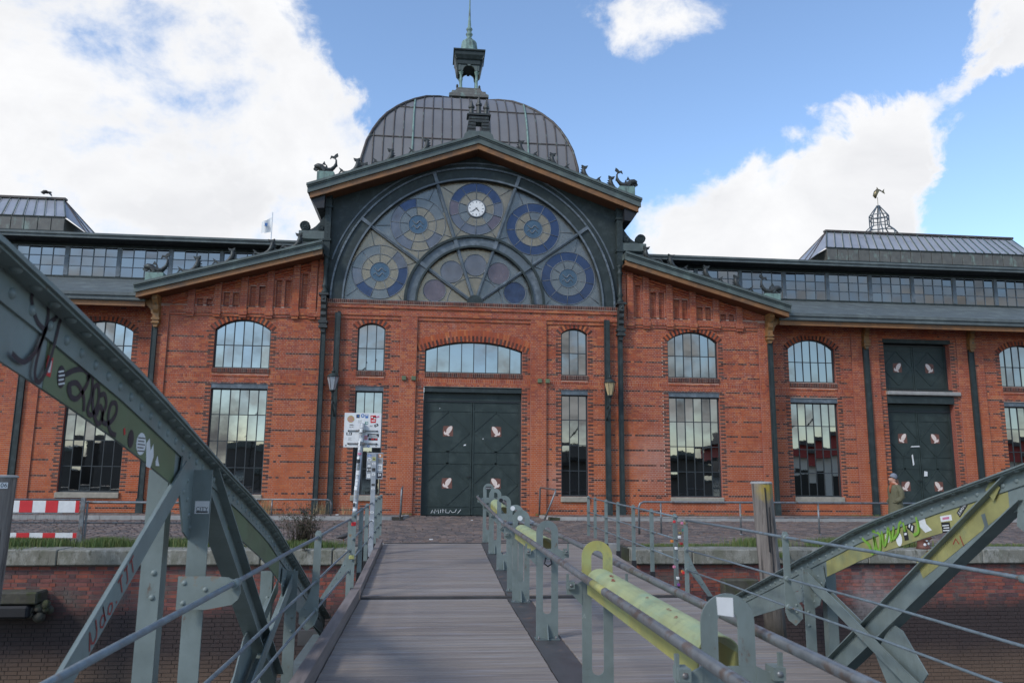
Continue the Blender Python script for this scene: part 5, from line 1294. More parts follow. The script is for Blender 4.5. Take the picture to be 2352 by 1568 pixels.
# ------------------------------------------------------------------ trusses
CHZ = [(-4,2.25),(-2,2.42),(0,2.47),(1,2.46),(2,2.41),(2.70,2.34),(3.03,2.28),(3.445,2.195),(3.99,2.085),(4.4,1.99),(5.12,1.81),(6.1,1.565),(6.91,1.375),(7.5,1.215),(8.0,1.085),(8.7,.845),(9.6,.545),(10.4,.27),(11.37,-.055),(12.95,-.60)]
def cz_(y):
    for (a, za), (c, zc) in zip(CHZ, CHZ[1:]):
        if y <= c: return za+(zc-za)*(y-a)/(c-a)
    return CHZ[-1][1]
def truss(s, label):
    """s=+1: right girder (inner side faces -X), s=-1: left girder"""
    XW = 1.5+s*3.05; inn = -s; AH, WH = (.125,.32) if s < 0 else (.12,.295)     # direction towards the deck
    T = empty('bridge_truss', (XW, 5.4, -.9), label, 'bridge truss', 'arched girders of the bridge')
    ys = [-4+.45*k for k in range(38)]+[12.95]; ys = sorted(set(ys))
    def strip(q, xa, xb, o0, o1, y0=-4, y1=12.95):
        yy = [y0]+[y for y in ys if y0 < y < y1]+[y1]
        for a, c in zip(yy, yy[1:]):
            q.add([(xa,a,cz_(a)+o0),(xb,a,cz_(a)+o0),(xb,c,cz_(c)+o0),(xa,c,cz_(c)+o0),(xa,a,cz_(a)+o1),(xb,a,cz_(a)+o1),(xb,c,cz_(c)+o1),(xa,c,cz_(c)+o1)],
                  [(0,3,2,1),(4,5,6,7),(0,1,5,4),(1,2,6,5),(2,3,7,6),(3,0,4,7)])
    q = B(); strip(q, XW-.105, XW+.105, .0, .012); strip(q, XW-.10, XW+.10, .0125, .024, -4, 5.0)
    part('top_flange', q, 'steel', T)
    q = B()
    for sd in (-1,1):
        a, c = sorted((XW+sd*.006, XW+sd*.09)); strip(q, a, c, -.012, -.0005); a, c = sorted((XW+sd*.0061, XW+sd*.018)); strip(q, a, c, -AH, -.0125)
    part('chord_angle', q, 'steel', T)
    q = B(); strip(q, XW-.0055, XW+.0055, -WH, -.0008); part('web_plate', q, 'steel', T)
    # painted-over stretches of the web
    def overp(y0, y1, m, nm='painted_patch'):
        q = B(); o0, o1 = -WH+.001, -AH-.004; yy = [y0+(y1-y0)*k/8 for k in range(9)]; xx = XW+inn*.0075
        for a, c in zip(yy, yy[1:]): q.add([(xx,a,cz_(a)+o0),(xx,c,cz_(c)+o0),(xx,c,cz_(c)+o1),(xx,a,cz_(a)+o1),(xx-inn*.0015,a,cz_(a)+o0),(xx-inn*.0015,c,cz_(c)+o0),(xx-inn*.0015,c,cz_(c)+o1),(xx-inn*.0015,a,cz_(a)+o1)], [(0,1,2,3),(4,7,6,5),(0,4,5,1),(3,2,6,7),(0,3,7,4),(1,5,6,2)])
        part(nm, q, m, T)
    if s < 0: overp(3.32, 5.06, 'olive'); overp(6.5, 8.8, 'olive')
    else: overp(5.9, 8.9, 'olive_y')
    # verticals: a pair of angles each side of the web
    for yn in (5.45, 9.25, 1.65):
        for x, nm in ((XW+inn*.085, 'inner'), (XW-inn*.19, 'outer')):
            q = B(); zt = cz_(yn)-.13; q.box(x-.062, x+.062, yn-.05, yn-.038, -.72, zt); xx = x-inn*.056 if nm == 'inner' else x+inn*.056
            q.box(xx-.006, xx+.006, yn-.0375, yn+.06, -.72, zt); 
            for z in ([.95,.80,.25,.1] if nm == 'outer' else [.05,-.1]): 
                if z < zt: q.dome((x+inn*.02, yn-.05, z), .02, (0,-1,0), 8)
            part('vertical_post', q, 'steel' if yn > 6 or s > 0 else 'steel', T)
        q = B(); zt = cz_(yn)-.015; g = [(yn-.34,zt-.22-.0),(yn-.30,zt-.05+.1*(yn < 6)*.2),(yn+.30,zt-.20),(yn+.36,zt-.48),(yn+.1,zt-.62),(yn-.18,zt-.50)]
        xa, xb = sorted((XW+inn*.019, XW+inn*.030)); q.prism(g, 'x', xa, xb)
        for (dy, dz) in ((-.25,-.25),(-.18,-.18),(-.16,-.30),(-.1,-.4),(-.05,-.48),(.2,-.3),(.26,-.36),(.2,-.42),(.12,-.5)): q.dome((XW+inn*.030, yn+dy, zt+dz), .017, (inn,0,0), 8)
        part('gusset_plate', q, 'steel', T)
    # main diagonals falling towards the quay (H section) and counter braces
    def diag(p0, p1, name, h_section, m='steel', xo=0.):
        a, c = Vector((XW+xo, *p0)), Vector((XW+xo, *p1)); d = (c-a).normalized(); nv = Vector((0, -d.z, d.y)); q = B()
        if h_section:
            q.beam(a, c, .012, .215, up=nv)
            q.beam(a+nv*.1135, c+nv*.1135, .14, .011, up=nv); q.beam(a-nv*.1135, c-nv*.1135, .14, .011, up=nv)
        else:
            q.beam(a, c, .011, .13, up=nv); q.beam(a+nv*.0595-Vector((inn*.046,0,0)), c+nv*.0595-Vector((inn*.046,0,0)), .08, .011, up=nv)
        part(name, q, m, T)
    diag((5.78,1.53), (9.0,-.60), 'main_diagonal', True)
    diag((5.25,1.60), (1.75,-.48), 'counter_brace', False, xo=inn*.03); diag((9.35,.48), (5.9,-.75), 'counter_brace', False, xo=inn*.09); diag((9.35,.36), (5.9,-.87), 'counter_brace', False, xo=-inn*.09); diag((9.45,.20),(12.5,-.66), 'counter_brace', False, xo=inn*.035)
    q = B().prism([(7.45,.16),(7.62,.20),(7.95,-.16),(7.75,-.42),(7.3,-.36),(7.1,-.15)], 'x', XW-.03, XW-.019); part('crossing_gusset', q, 'steel', T)
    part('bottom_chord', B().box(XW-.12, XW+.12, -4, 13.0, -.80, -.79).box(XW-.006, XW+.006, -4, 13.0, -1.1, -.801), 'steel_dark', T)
    # rivets: under the flange and along the chord angle
    rm = B(); rm.dome((0,0,0), .025, (0,0,-1), 8, h=.55); rmesh = mesh_of('rivet', rm, 'steel'); rs = B(); rs.dome((0,0,0), .024, (inn,0,0), 8, h=.55); rside = mesh_of('rivet', rs, 'steel')
    y = 2.3
    while y < 12.6:
        sl = math.atan((cz_(y+.05)-cz_(y-.05))/.1)
        put('rivet', rmesh, (XW+inn*.058, y, cz_(y)-.0125), T, (sl,0,0))
        put('rivet', rside, (XW+inn*.018, y+.07, cz_(y+.07)-AH*.58), T)
        y += .155
    return T, XW, inn
TL, XL, _i = truss(-1, 'left grey-green arched bridge girder with black tags and an olive painted web')
TR, XR, _i2 = truss(1, 'right grey-green arched bridge girder with a yellow painted web')
def lp(x):      # plane on the inner face of the left web: u = y, v = z
    return lambda u, v, h: (x+h, u*.957, 1.57+(v-1.57)*.957+.0)
def rp(x): return lambda u, v, h: (x-h, u*.985, 1.57+(v-1.57)*.985)
q = B(); P = lp(XL+.0185)
def blob(q, pts, wd, P, m=0): q.ribbon(pts, wd, P, m)
# the "90" and the looping tag below it
q.ribbon([(2.98,2.37),(3.0,2.24)], .03, P)
q2 = B(); P2 = lp(XL+.0195)
nine = [(3.42,2.10),(3.33,2.13),(3.27,2.21),(3.31,2.26),(3.38,2.245),(3.42,2.16),(3.37,2.03),(3.27,1.95),(3.17,1.97)]
zero = [(3.49,2.17),(3.43,2.13),(3.38,2.03),(3.36,1.92),(3.40,1.885),(3.46,1.95),(3.50,2.06),(3.53,2.17),(3.56,2.225),(3.52,2.23),(3.49,2.17)]
def smooth_(pts, n=5):
    o = []
    for i in range(len(pts)-1):
        p0, p1, p2, p3 = pts[max(i-1,0)], pts[i], pts[i+1], pts[min(i+2,len(pts)-1)]
        for k in range(n):
            t = k/n; o.append(tuple(.5*((2*p1[a])+(-p0[a]+p2[a])*t+(2*p0[a]-5*p1[a]+4*p2[a]-p3[a])*t*t+(-p0[a]+3*p1[a]-3*p2[a]+p3[a])*t**3) for a in (0,1)))
    return o+[pts[-1]]
for s_ in (nine, zero): q2.ribbon(smooth_([(a, b+.05) for a, b in s_]), .022, P2)
part('spray_tag', q, 'spray_dark', TL); part('spray_tag', q2, 'spray_dark', TL)
q = B(); P3 = lp(XL+.0085)
tagp = [[(3.66,1.955),(3.74,1.985),(3.84,2.0),(3.90,1.97),(3.86,1.91),(3.79,1.86),(3.72,1.87),(3.70,1.91),(3.78,1.93),(3.86,1.88),(3.88,1.81)],
        [(3.88,1.96),(3.93,1.99),(3.95,1.90),(3.92,1.82),(3.97,1.80),(4.03,1.86),(4.02,1.94),(3.97,1.93),(3.97,1.85),(4.02,1.78),(4.07,1.765),(4.10,1.81),(4.06,1.85),(4.02,1.80)],
        [(4.04,1.90),(4.10,1.91),(4.13,1.86),(4.09,1.80),(4.14,1.77),(4.22,1.79),(4.27,1.84),(4.25,1.88),(4.19,1.87),(4.17,1.80),(4.21,1.735),(4.29,1.72)]]
for t in tagp: q.ribbon(smooth_([(a, b+.045) for a, b in t]), .026, P3)
part('spray_tag', q, 'spray_dark', TL)
def sticker(T, P, u, v, w_, h_, m, rot=0, mark=None, mm='black', rnd_=False, txt=None, name='sticker'):
    q = B(); c, s = math.cos(rot), math.sin(rot); f = lambda a, b: (u+a*c-b*s, v+a*s+b*c)
    o = [f(w_/2*math.cos(t*math.pi/8), h_/2*math.sin(t*math.pi/8)) for t in range(16)] if rnd_ else [f(-w_/2,-h_/2), f(w_/2,-h_/2), f(w_/2,h_/2), f(-w_/2,h_/2)]
    n = len(o); vs = [P(*p, .0) for p in o]+[P(*p, .0012) for p in o]
    q.add(vs, [tuple(range(n)), tuple(range(n,2*n))]+[(i,(i+1)%n,(i+1)%n+n,i+n) for i in range(n)])
    if txt:
        hh = h_*.62; t = B(); wd = text_mesh(t, txt, 1.0, lambda a, b, h: (a, b, 0)); k = min(w_*.86/wd, hh*1.3)
        q.add([P(*f(v_[0]*k-wd*k/2, v_[1]*k-hh*.45), .0022) for v_ in t.v], t.f, 1)
    if mark:
        for a0, b0, a1, b1 in mark:
            z = [f(a0*w_,b0*h_), f(a1*w_,b0*h_), f(a1*w_,b1*h_), f(a0*w_,b1*h_)]; q.add([P(*p, .0022) for p in z], [(0,1,2,3)], 1)
    return part(name, q, [m, mm], T)
PL = lp(XL+.0085)
lines = lambda n: [(-.38, -.36+.72*k/n+.02, .38-.1*(k%2), -.36+.72*(k+.5)/n) for k in range(n)]
sticker(TL, PL, 3.50, 2.015, .05, .085, 'red', -.1, [(-.25,-.3,-.1,.2),(-.08,-.35,.05,.35),(.1,-.3,.28,.3)], 'white')
sticker(TL, PL, 3.62, 1.985, .075, .10, 'spray_dark', .2, lines(4), 'white', True)
sticker(TL, PL, 3.72, 1.93, .03, .06, 'spray_dark', .3, None, 'black', True)
sticker(TL, PL, 4.50, 1.755, .085, .10, 'spray_dark', 0, None, 'black', True)
sticker(TL, PL, 4.40, 1.79, .02, .035, 'red', .3)
sticker(TL, PL, 4.66, 1.735, .15, .125, 'white', 0, lines(5), 'strip', True)
q = B(); q.prism([(a_*.957,1.57+(b_-1.57)*.957+.04) for a_,b_ in ((4.74,1.70),(4.79,1.73),(4.82,1.66),(4.86,1.70),(4.88,1.63),(4.84,1.56),(4.77,1.57))], 'x', XL+.0086, XL+.0098); q.prism([(a_*.957,1.57+(b_-1.57)*.957+.04) for a_,b_ in ((4.92,1.60),(4.95,1.635),(4.97,1.60),(4.995,1.575),(4.93,1.575))], 'x', XL+.0086, XL+.0098); part('sticker_scrap', q, 'white', TL)
# sticker with lettering on the inner post, red writing on the brace
XI = XL+.085
sticker(TL, lambda u, v, h: (u, 5.45-.0505-h, v), XI+.012, 1.36, .09, .08, 'white', 0, [(-.4,-.42,.42,-.3)], 'black', txt='CITY')
q = B(); PB = lambda u, v, h: (XL+.03+.0065+h, u, v)
d0 = Vector((5.25-1.75, 1.60+.48)).normalized(); org = (3.93,.815)
def onb(u, v): return (org[0]+d0.x*u-d0.y*v, org[1]+d0.y*u+d0.x*v)
for st in ([(0,-.05),(.03,.035),(.03,-.03),(.05,-.045),(.08,-.04),(.095,-.01),(.10,.045)],[(.185,.0),(.165,.012),(.14,.0),(.135,-.028),(.155,-.045),(.185,-.035),(.185,.05),(.19,-.04)],[(.26,.005),(.235,.0),(.225,-.025),(.245,-.045),(.275,-.035),(.28,-.01),(.26,.005)],[(.32,-.042),(.33,-.038)],[(.37,.04),(.43,.045)],[(.40,.042),(.40,-.04)],[(.455,.045),(.50,.045)],[(.485,.045),(.48,-.03),(.46,-.035)],[(.525,.04),(.585,.045)],[(.555,.042),(.555,-.04)]):
    q.ribbon([onb(*p) for p in st], .011, PB)
part('red_lettering', q, 'spray_red', TL)
# right girder: green tag, stickers, yellow patches on the diagonal
PR = rp(XR-.0085); q = B()
for t in ([(8.20,.96),(8.08,.90),(8.03,.82),(7.97,.88),(7.98,1.0),(7.94,.88),(7.88,.86),(7.86,1.02),(8.0,1.05)],[(7.82,1.06),(7.80,.92),(7.74,.98),(7.70,1.10),(7.66,.97)],[(7.60,1.12),(7.63,1.0),(7.54,1.06),(7.50,1.15),(7.44,1.17),(7.42,1.08)],[(7.22,1.23),(7.20,1.10),(7.28,1.06)]):
    q.ribbon(smooth_(t), .03, rp(XR-.0095)); q.ribbon(smooth_(t), .03, rp(XR-.0185))
part('green_tag', q, 'spray_green', TR)
sticker(TR, PR, 7.74, 1.0, .07, .10, 'white', 0, None, 'black', True); sticker(TR, PR, 7.54, 1.0, .10, .13, 'white', 0, None, 'black', True)
sticker(TR, PR, 7.42, 1.05, .07, .10, 'black', -.2, [(-.3,.0,.3,.2)], 'white'); sticker(TR, PR, 7.33, 1.13, .11, .08, 'black', .4, [(-.3,-.3,-.1,.3),(.1,-.2,.3,.3)], 'white')
sticker(TR, PR, 6.79, 1.24, .16, .05, 'white', -.15, [(-.3,-.2,.3,.2)], 'pinkp'); sticker(TR, PR, 6.80, 1.16, .12, .09, 'black', -.1, lines(3), 'white'); sticker(TR, PR, 6.56, 1.33, .16, .055, 'black', -.75, None, 'white', txt='SNAKE')
q = B(); q.prism([(7.12,1.20),(7.0,1.25),(6.98,1.18),(6.9,1.13),(7.0,1.10),(7.08,1.15)], 'x', XR-.0098, XR-.0086); part('sticker_scrap', q, 'white', TR)
q = B(); q.ribbon([(6.05,1.42),(7.24,.745)], .17, rp(XR-.0075)); part('painted_patch', q, 'olive_y', TR)
q = B(); q.prism([(6.12,1.50),(6.03,1.60),(5.95,1.52),(6.04,1.41)], 'x', XR-.0325, XR-.0312); part('painted_patch', q, 'olive_y', TR)
q = B(); q.ribbon([(6.30,1.30),(6.27,1.2),(6.32,1.12)], .05, rp(XR-.0092)); part('marker_smear', q, 'steel_dark', TR)
q = B(); t_ = [(6.72,1.02),(6.68,1.07),(6.64,1.03)]; q.ribbon(t_, .012, rp(XR-.0092)); q.ribbon([(6.62,1.1),(6.58,1.02)], .012, rp(XR-.0092)); part('red_scribble', q, 'spray_red', TR)

# ------------------------------------------------------------------ side railings: rods through flat posts
def side_railing(s, label):
    X = 1.5+s*2.70; inn = -s
    T = empty('bridge_railing', (X, 9.2, -.3), label, 'railing', 'rod railings along the bridge edges')
    for z in (.90,.43,.115):
        part('rod', B().sweep([(X,y,z+(.004 if i % 2 else -.004)) for i, y in enumerate((1.2,3.2,5.45,7.3,9.25,11,12.85))], .017 if z > .8 else .013, 8), 'rod', T)
    # post at the second node with its plate reaching out to the girder
    q = B(); out_ = -inn
    xs = lambda d: X+out_*d
    for zt in (.96,):
        pts = [(xs(-.035),.93),(xs(-.02),.965),(xs(.02),.965),(xs(.04),.93),(xs(.05),.35),(xs(.10),.20),(xs(.17),.10),(xs(.17),-.02),(xs(.08),-.10),(xs(.0),-.04),(xs(-.035),.05)]
        q.prism(pts, 'y', 9.19, 9.203)
    for z in (.90,.43,.115): q.tube((X,9.15,z),(X,9.25,z),.03,8)
    for z in (.05,.13): q.dome((xs(.10),9.19,z),.016,(0,-1,0))
    part('railing_post', q, 'steel_rust', T)
    # brackets with rounded noses on the first node
    for z in (.84, .13):
        q = B(); pts = [(xs(.34),z-.10),(xs(.34),z+.10),(xs(.12),z+.10)]+[(xs(.06-.105*math.sin(a)),z+.005+.09*math.cos(a)) for a in (.2,.7,1.2,1.6,2.1,2.6)]+[(xs(.16),z-.10)]
        q.prism(pts, 'y', 5.30, 5.312); q.tube((X,5.26,z+.05),(X,5.40,z+.05),.03,8)
        for dx, dz in ((.30,.06),(.30,-.06),(.17,.02)): q.dome((xs(dx),5.30,z+dz),.017,(0,-1,0))
        part('rod_bracket', q, 'steel_rust', T)
    # end post of the main span: flat bar with a raking stay
    yb = 12.88; q = B(); q.prism([(xs(-.035),zm(yb)+.05),(xs(-.035),.86),(xs(-.02),.9),(xs(.02),.9),(xs(.035),.86),(xs(.035),zm(yb)+.05)], 'y', yb-.007, yb+.007)
    for z in (.86,.43,.115): q.tube((X,yb-.04,z),(X,yb+.04,z),.028,8)
    part('railing_post', q, 'steel_rust', T)
    q = B(); q.prism([(xs(.036),.36),(xs(.12),.17),(xs(.42),-.30),(xs(.34),-.30),(xs(.036),.10)], 'y', yb-.006, yb+.006)
    for k in range(4): q.dome((xs(.07+.06*k),yb-.006,.2-.1*k),.013,(0,-1,0))
    part('railing_stay', q, 'steel', T)
    part('stay_shoe', B().box(*sorted((xs(.32),xs(.44))), yb-.03, yb+.03, -.42, -.301), 'rubber', T)
    # the ramp's own railing, climbing with it and ending on the quay
    R2 = empty('ramp_railing', (X, 17, -.1), ('left' if s < 0 else 'right')+' railing of the short ramp, flat posts standing up to the cobbled quay', 'railing', 'railings beside the ramp')
    ypost = [13.45,14.9,16.25,17.6,18.8,20.05,20.9]
    zt = lambda y: .93+(y-13.45)*.0165
    for i, z0 in enumerate((0,-.37,-.70)):
        part('rod', B().sweep([(X,y,zt(y)+z0) for y in (13.3,15,17,19,20.95)], .018 if i == 0 else .013, 8), 'rod', R2)
    for y in ypost:
        zb = max(zf(min(y,19.4))+.02, -.3)+.06; q = B().prism([(X-.038,zb),(X-.038,zt(y)+.02),(X-.02,zt(y)+.05),(X+.02,zt(y)+.05),(X+.038,zt(y)+.02),(X+.038,zb)], 'y', y-.008, y+.008)
        for z0 in (0,-.37,-.70): q.tube((X,y-.035,zt(y)+z0),(X,y+.035,zt(y)+z0),.026,8)
        p = part('railing_post', q, 'steel', R2)
        if y < 19.3: part('post_shoe', B().box(X-.045, X+.045, y-.03, y+.03, zb-.16, zb-.001), 'rubber', R2)
    return T
side_railing(-1, 'left rod railing of the bridge, its rods bracketed to the tagged girder'); side_railing(1, 'right rod railing of the bridge, crossing in front of the yellow girder')

# ------------------------------------------------------------------ the barrier down the middle
def surf(y): return zm(y) if y < 13.1 else zf(y)
BX = 1.475
mid = empty('centre_barrier', (BX, 8.5, -.36), 'centre barrier of slotted steel loops on the main span, carrying two tube handrails', 'barrier', 'slotted loop barriers between the lanes')
midr = empty('centre_barrier', (BX, 16.5, -.15), 'centre barrier continuing up the short ramp towards the green door', 'barrier', 'slotted loop barriers between the lanes')
def loop_plate(y, par, top='steel', stick=None):
    zb = surf(y)+.0; h = 1.40; R = .135; t = .007; r = .052; zt = zb+h
    q = B()
    def half(a, c, pr=None):  # plate pieces in XZ extruded in Y
        q.prism(a, 'y', y-t, y+t)
    # outer arch
    n = 14; zc = zt-R
    def ringseg(z_c, r0, r1, b, m=0):
        for i in range(n):
            a0, a1 = math.pi*i/n, math.pi*(i+1)/n
            b.prism([(BX+r0*math.cos(a0), z_c+r0*math.sin(a0)),(BX+r1*math.cos(a0), z_c+r1*math.sin(a0)),(BX+r1*math.cos(a1), z_c+r1*math.sin(a1)),(BX+r0*math.cos(a1), z_c+r0*math.sin(a1))], 'y', y-t, y+t, m)
    tb = B(); ringseg(zc, r, R, tb)
    zmid1, zmid0 = zb+1.06, zb+.93
    for sx in (-1,1):
        a, c = sorted((BX+sx*r, BX+sx*R)); tb.box(a, c, y-t, y+t, zmid1, zc)
    part('loop_top', tb, top, par)
    q.box(BX-R, BX+R, y-t, y+t, zmid0, zmid1-.0005)
    zl = zb+.34
    for sx in (-1,1):
        a, c = sorted((BX+sx*r, BX+sx*R)); q.box(a, c, y-t, y+t, zl, zmid0-.0005)
    for i in range(8):      # rounded foot of the slot
        a0, a1 = math.pi+math.pi*i/8, math.pi+math.pi*(i+1)/8
        q.prism([(BX+r*math.cos(a0), zl+r*math.sin(a0)),(BX+r*math.cos(a1), zl+r*math.sin(a1)),(BX+r*math.cos(a1), zl-.06),(BX+r*math.cos(a0), zl-.06)], 'y', y-t, y+t)
    for sx in (-1,1):
        a, c = sorted((BX+sx*r, BX+sx*R)); q.box(a, c, y-t, y+t, zl-.0605, zl-.0005)
    q.box(BX-R, BX+R, y-t, y+t, zb+.01, zl-.061)
    part('loop_plate', q, 'steel', par)
    part('base_plate', B().box(BX-R-.01, BX+R+.01, y-.08, y+.08, zb-.002, zb+.012), 'steel_dark', par)
    part('stiffener', B().prism([(y-t-.11,zb+.0125),(y-t-.001,zb+.0125),(y-t-.001,zb+.17),(y-t-.02,zb+.17)], 'x', BX-.006, BX+.006), 'steel', par)
    q = B()
    for sx in (-1,1): q.lathe([(.017,zb+.0125),(.017,zb+.0),(.010,zb+.036),(.010,zb+.045)], (BX+sx*.105, y-.055), 6)
    part('anchor_bolt', q, 'galv', par)
    # arms out to the handrails
    for sx in (-1,1):
        q = B(); q.prism([(BX+sx*R,zb+1.06),(BX+sx*.20,zb+1.03),(BX+sx*.25,zb+1.05),(BX+sx*.25,zb+1.12),(BX+sx*.27,zb+1.12),(BX+sx*.27,zb+.95),(BX+sx*.22,zb+.95),(BX+sx*R,zb+.86)], 'y', y-.012, y+.012)
        q.box(*sorted((BX+sx*.205, BX+sx*.265)), y-.05, y+.05, zb+1.0, zb+1.06); part('handrail_arm', q, 'steel', par)
        q = B(); q.dome((BX+sx*.235, y-.05, zb+1.03), .017, (0,-1,0), 6); part('arm_bolt', q, 'galv', par)
HR = .25; hz = lambda y: surf(y)+1.175
for y, top in ((3.92,'steel'),(6.98,'yellow'),(9.93,'steel'),(12.72,'steel'),(.95,'steel')): loop_plate(y, mid, top)
for y in (13.55,15.65,17.75,19.7): loop_plate(y, midr)
for sx in (-1,1):
    q = B().sweep([(BX+sx*HR, y, hz(y)) for y in (.4,2,4,6,8,10,12.6)]+([(BX+sx*(HR-.03),12.85,hz(12.85)),(BX+sx*.15,12.98,hz(13)),(BX,13.02,hz(13))] ), .029, 12); part('handrail', q, 'galv', mid)
q = B().sweep([(BX-HR, y, .835+(y-13.1)*.033) for y in (13.0,15,17,19,20.3)], .027, 12); part('handrail', q, 'galv', midr)
q = B().sweep([(BX+HR, y, .835+(y-13.1)*.033) for y in (13.0,15,17,19,20.0)], .027, 12); part('handrail', q, 'galv', midr)
part('painted_band', B().tube((BX-HR,5.95,hz(5.95)),(BX-HR,5.55,hz(5.55)),.0298,12), 'yellow', mid)
def hood(y0, y1, par):
    """half-round hood with straight skirts"""
    q = B(); n = 10; r = .088
    z0, z1 = surf(y0)+1.09, surf(y1)+1.09
    pr = [(-r-.024,-.12)]+[(-(r+.024)*math.cos(math.pi*i/n), .0+(r)*math.sin(math.pi*i/n)) for i in range(n+1)]+[(r+.024,-.12)]
    inn = [(p[0]*.94, p[1]*.94-.001) for p in pr]; k = len(pr)
    vs = [(BX+a, y0, z0+b) for a, b in pr]+[(BX+a, y1, z1+b) for a, b in pr]+[(BX+a, y0, z0+b) for a, b in inn]+[(BX+a, y1, z1+b) for a, b in inn]
    F = []; ms = []
    for i in range(k-1):
        F += [(i,i+1,k+i+1,k+i),(2*k+i,3*k+i,3*k+i+1,2*k+i+1),(i,2*k+i,2*k+i+1,i+1),(k+i,k+i+1,3*k+i+1,3*k+i)]; ms += [1 if i in (0,k-2) else 0]*4
    F += [(0,k,3*k,2*k),(k-1,2*k+k-1,3*k+k-1,k+k-1)]; ms += [1,1]
    o = len(q.v); q.v += vs; q.f += F; q.m += ms; q.sm += [False]*len(F)
    part('half_round_hood', q, ['yellow_top','yellow'], par)
hood(4.05, 6.86, mid); hood(10.15, 12.6, mid); hood(15.75, 17.6, midr)
q = B(); t = [(-.03,.0),(.04,.015),(.03,-.03),(-.02,-.02)]
def hoodp(u, v, h): return (BX-.04+v, u, surf(4.05)+(surf(6.86)-surf(4.05))*(u-4.05)/2.81+1.09+.088*math.sqrt(max(.01,1-((-.04+v)/.112)**2))+.0025)
for y0, a_, b_ in ((6.42,.06,.02),(6.22,.05,-.01),(5.3,.02,.01),(4.86,.04,.015),(4.62,.02,-.01)):
    q.ribbon(smooth_([(y0,b_),(y0-a_*.5,b_+.014),(y0-a_,b_-.008),(y0-a_*1.6,b_+.008),(y0-a_*2.1,b_-.004)]), .005 if y0 < 6 else .011, hoodp)
part('red_scribble', q, 'spray_red', mid)
q = B().prism([(BX-.055,surf(3.92)+1.385),(BX+.03,surf(3.92)+1.38),(BX+.03,surf(3.92)+1.29),(BX-.05,surf(3.92)+1.30)], 'y', 3.9112, 3.9125); part('sticker_scrap', q, 'white', mid)
for (x, y, z, m_, n_) in ((BX-.01,19.7,1.30,'black','DOCS'),(BX-.05,13.55,1.05,'white',None),(BX-.02,12.72,.93,'white',None),(BX-.06,15.65,1.12,'black',None)):
    if n_: sticker(midr, lambda u, v, h: (u, 19.6915-h, v), x, z, .13, .07, 'black', 0, None, 'white', txt=n_)
    else:
        par = mid if y < 13 else midr; part('sticker', B().prism(arcpts(x, z, .04, 0, 360, 12)[:-1], 'y', y-.0088, y-.0072), m_, par)
q = B(); q.sweep([(BX-.08,3.9,.45),(BX-.10,3.85,.3),(BX-.05,3.82,.1),(BX+.05,3.84,-.05)], .006, 6); part('dangling_cable', q, 'rubber', mid)
q = B(); q.sweep([(BX-.02,9.9,.60),(BX-.04,9.88,.53),(BX,9.86,.50),(BX+.05,9.88,.53),(BX+.04,9.9,.58)], .010, 6); part('cable_lock', q, 'rubber', mid)

# ------------------------------------------------------------------ signs seen from the back, with their poles
S1 = empty('sign_back', (-1.27, 14.7, -.2), 'white square sign seen from behind, covered in stickers, on a leaning pole', 'sign')
part('pole', B().sweep([(-1.36,14.78,-.22),(-1.24,14.83,2.52)], .045, 12), 'galv_light', S1)
pl = part('sign_panel', B().cbox(-1.575, -.90, 14.88, 14.887, 2.08, 2.715, .003), 'white', S1)
for z in (2.385,2.15):
    part('clamp_bar', B().box(-1.50, -.96, 14.865, 14.8795, z-.012, z+.012).box(-1.31, -1.18, 14.77, 14.8645, z-.018, z+.018), 'galv', S1)
    q = B(); 
    for x in (-1.49,-.97): q.dome((x,14.865,z),.016,(0,-1,0))
    part('clamp_bolt', q, 'rubber', S1)
PS = lambda u, v, h: (u, 14.8798-h, v)
for (u, v, w_, h_, m_, r_, mk, mm, rd, tx) in ((-1.46,2.60,.13,.13,'brass',0,lines(3),'pinkp',True,None),(-1.44,2.495,.09,.04,'white',0,lines(2),'black',False,'FOOD'),(-1.44,2.455,.09,.04,'white',0,None,'black',False,'BASIC'),(-1.33,2.655,.06,.065,'black',0,[(-.2,-.2,.3,.3)],'bpaint',False,None),(-1.245,2.665,.07,.07,'bpaint',0,[(-.2,-.2,.2,.2)],'white',True,None),(-1.17,2.655,.055,.07,'bpaint',0,[(-.3,.1,.3,.4)],'white',False,None),
        (-1.05,2.605,.10,.14,'red',.03,[(-.35,.15,-.05,.35),(.1,.0,.4,.2),(-.3,-.3,.35,-.15)],'white',False,None),(-1.0,2.64,.12,.03,'pinkp',.25,None,'white',False,None),(-.99,2.49,.075,.045,'black',.45,[(-.2,-.2,.2,.2)],'white',False,None),(-1.17,2.53,.06,.045,'teal',0,[(-.2,-.2,.4,.2)],'white',False,None),(-1.29,2.56,.11,.08,'clock',0,lines(3),'kerb',False,None),
        (-1.48,2.33,.10,.05,'black',0,[(-.3,-.3,0,.4),(.1,-.3,.3,.3)],'white',False,None),(-1.46,2.24,.09,.09,'clock',0,lines(4),'kerb',True,None),(-1.33,2.27,.09,.09,'clock',0,None,'kerb',True,None),(-1.04,2.305,.21,.06,'black',0,lines(2),'white',False,None),(-1.17,2.26,.06,.08,'pinkp',0,[(-.2,-.2,.2,.2)],'yellow',False,None),(-1.04,2.235,.17,.045,'black',0,[(-.2,-.3,.1,.3),(.25,-.3,.45,.3)],'red',False,None),
        (-1.12,2.11,.045,.045,'bpaint',0,[(-.2,-.2,.2,.2)],'white',True,None),(-1.53,2.115,.025,.02,'black',0,None,'white',False,None),(-.98,2.11,.03,.03,'kerb',0,None,'white',True,None),(-1.08,2.48,.08,.04,'clock',0,lines(3),'strip',False,None)):
    sticker(S1, PS, u, v, w_, h_, m_, r_, mk, mm, rd, tx)
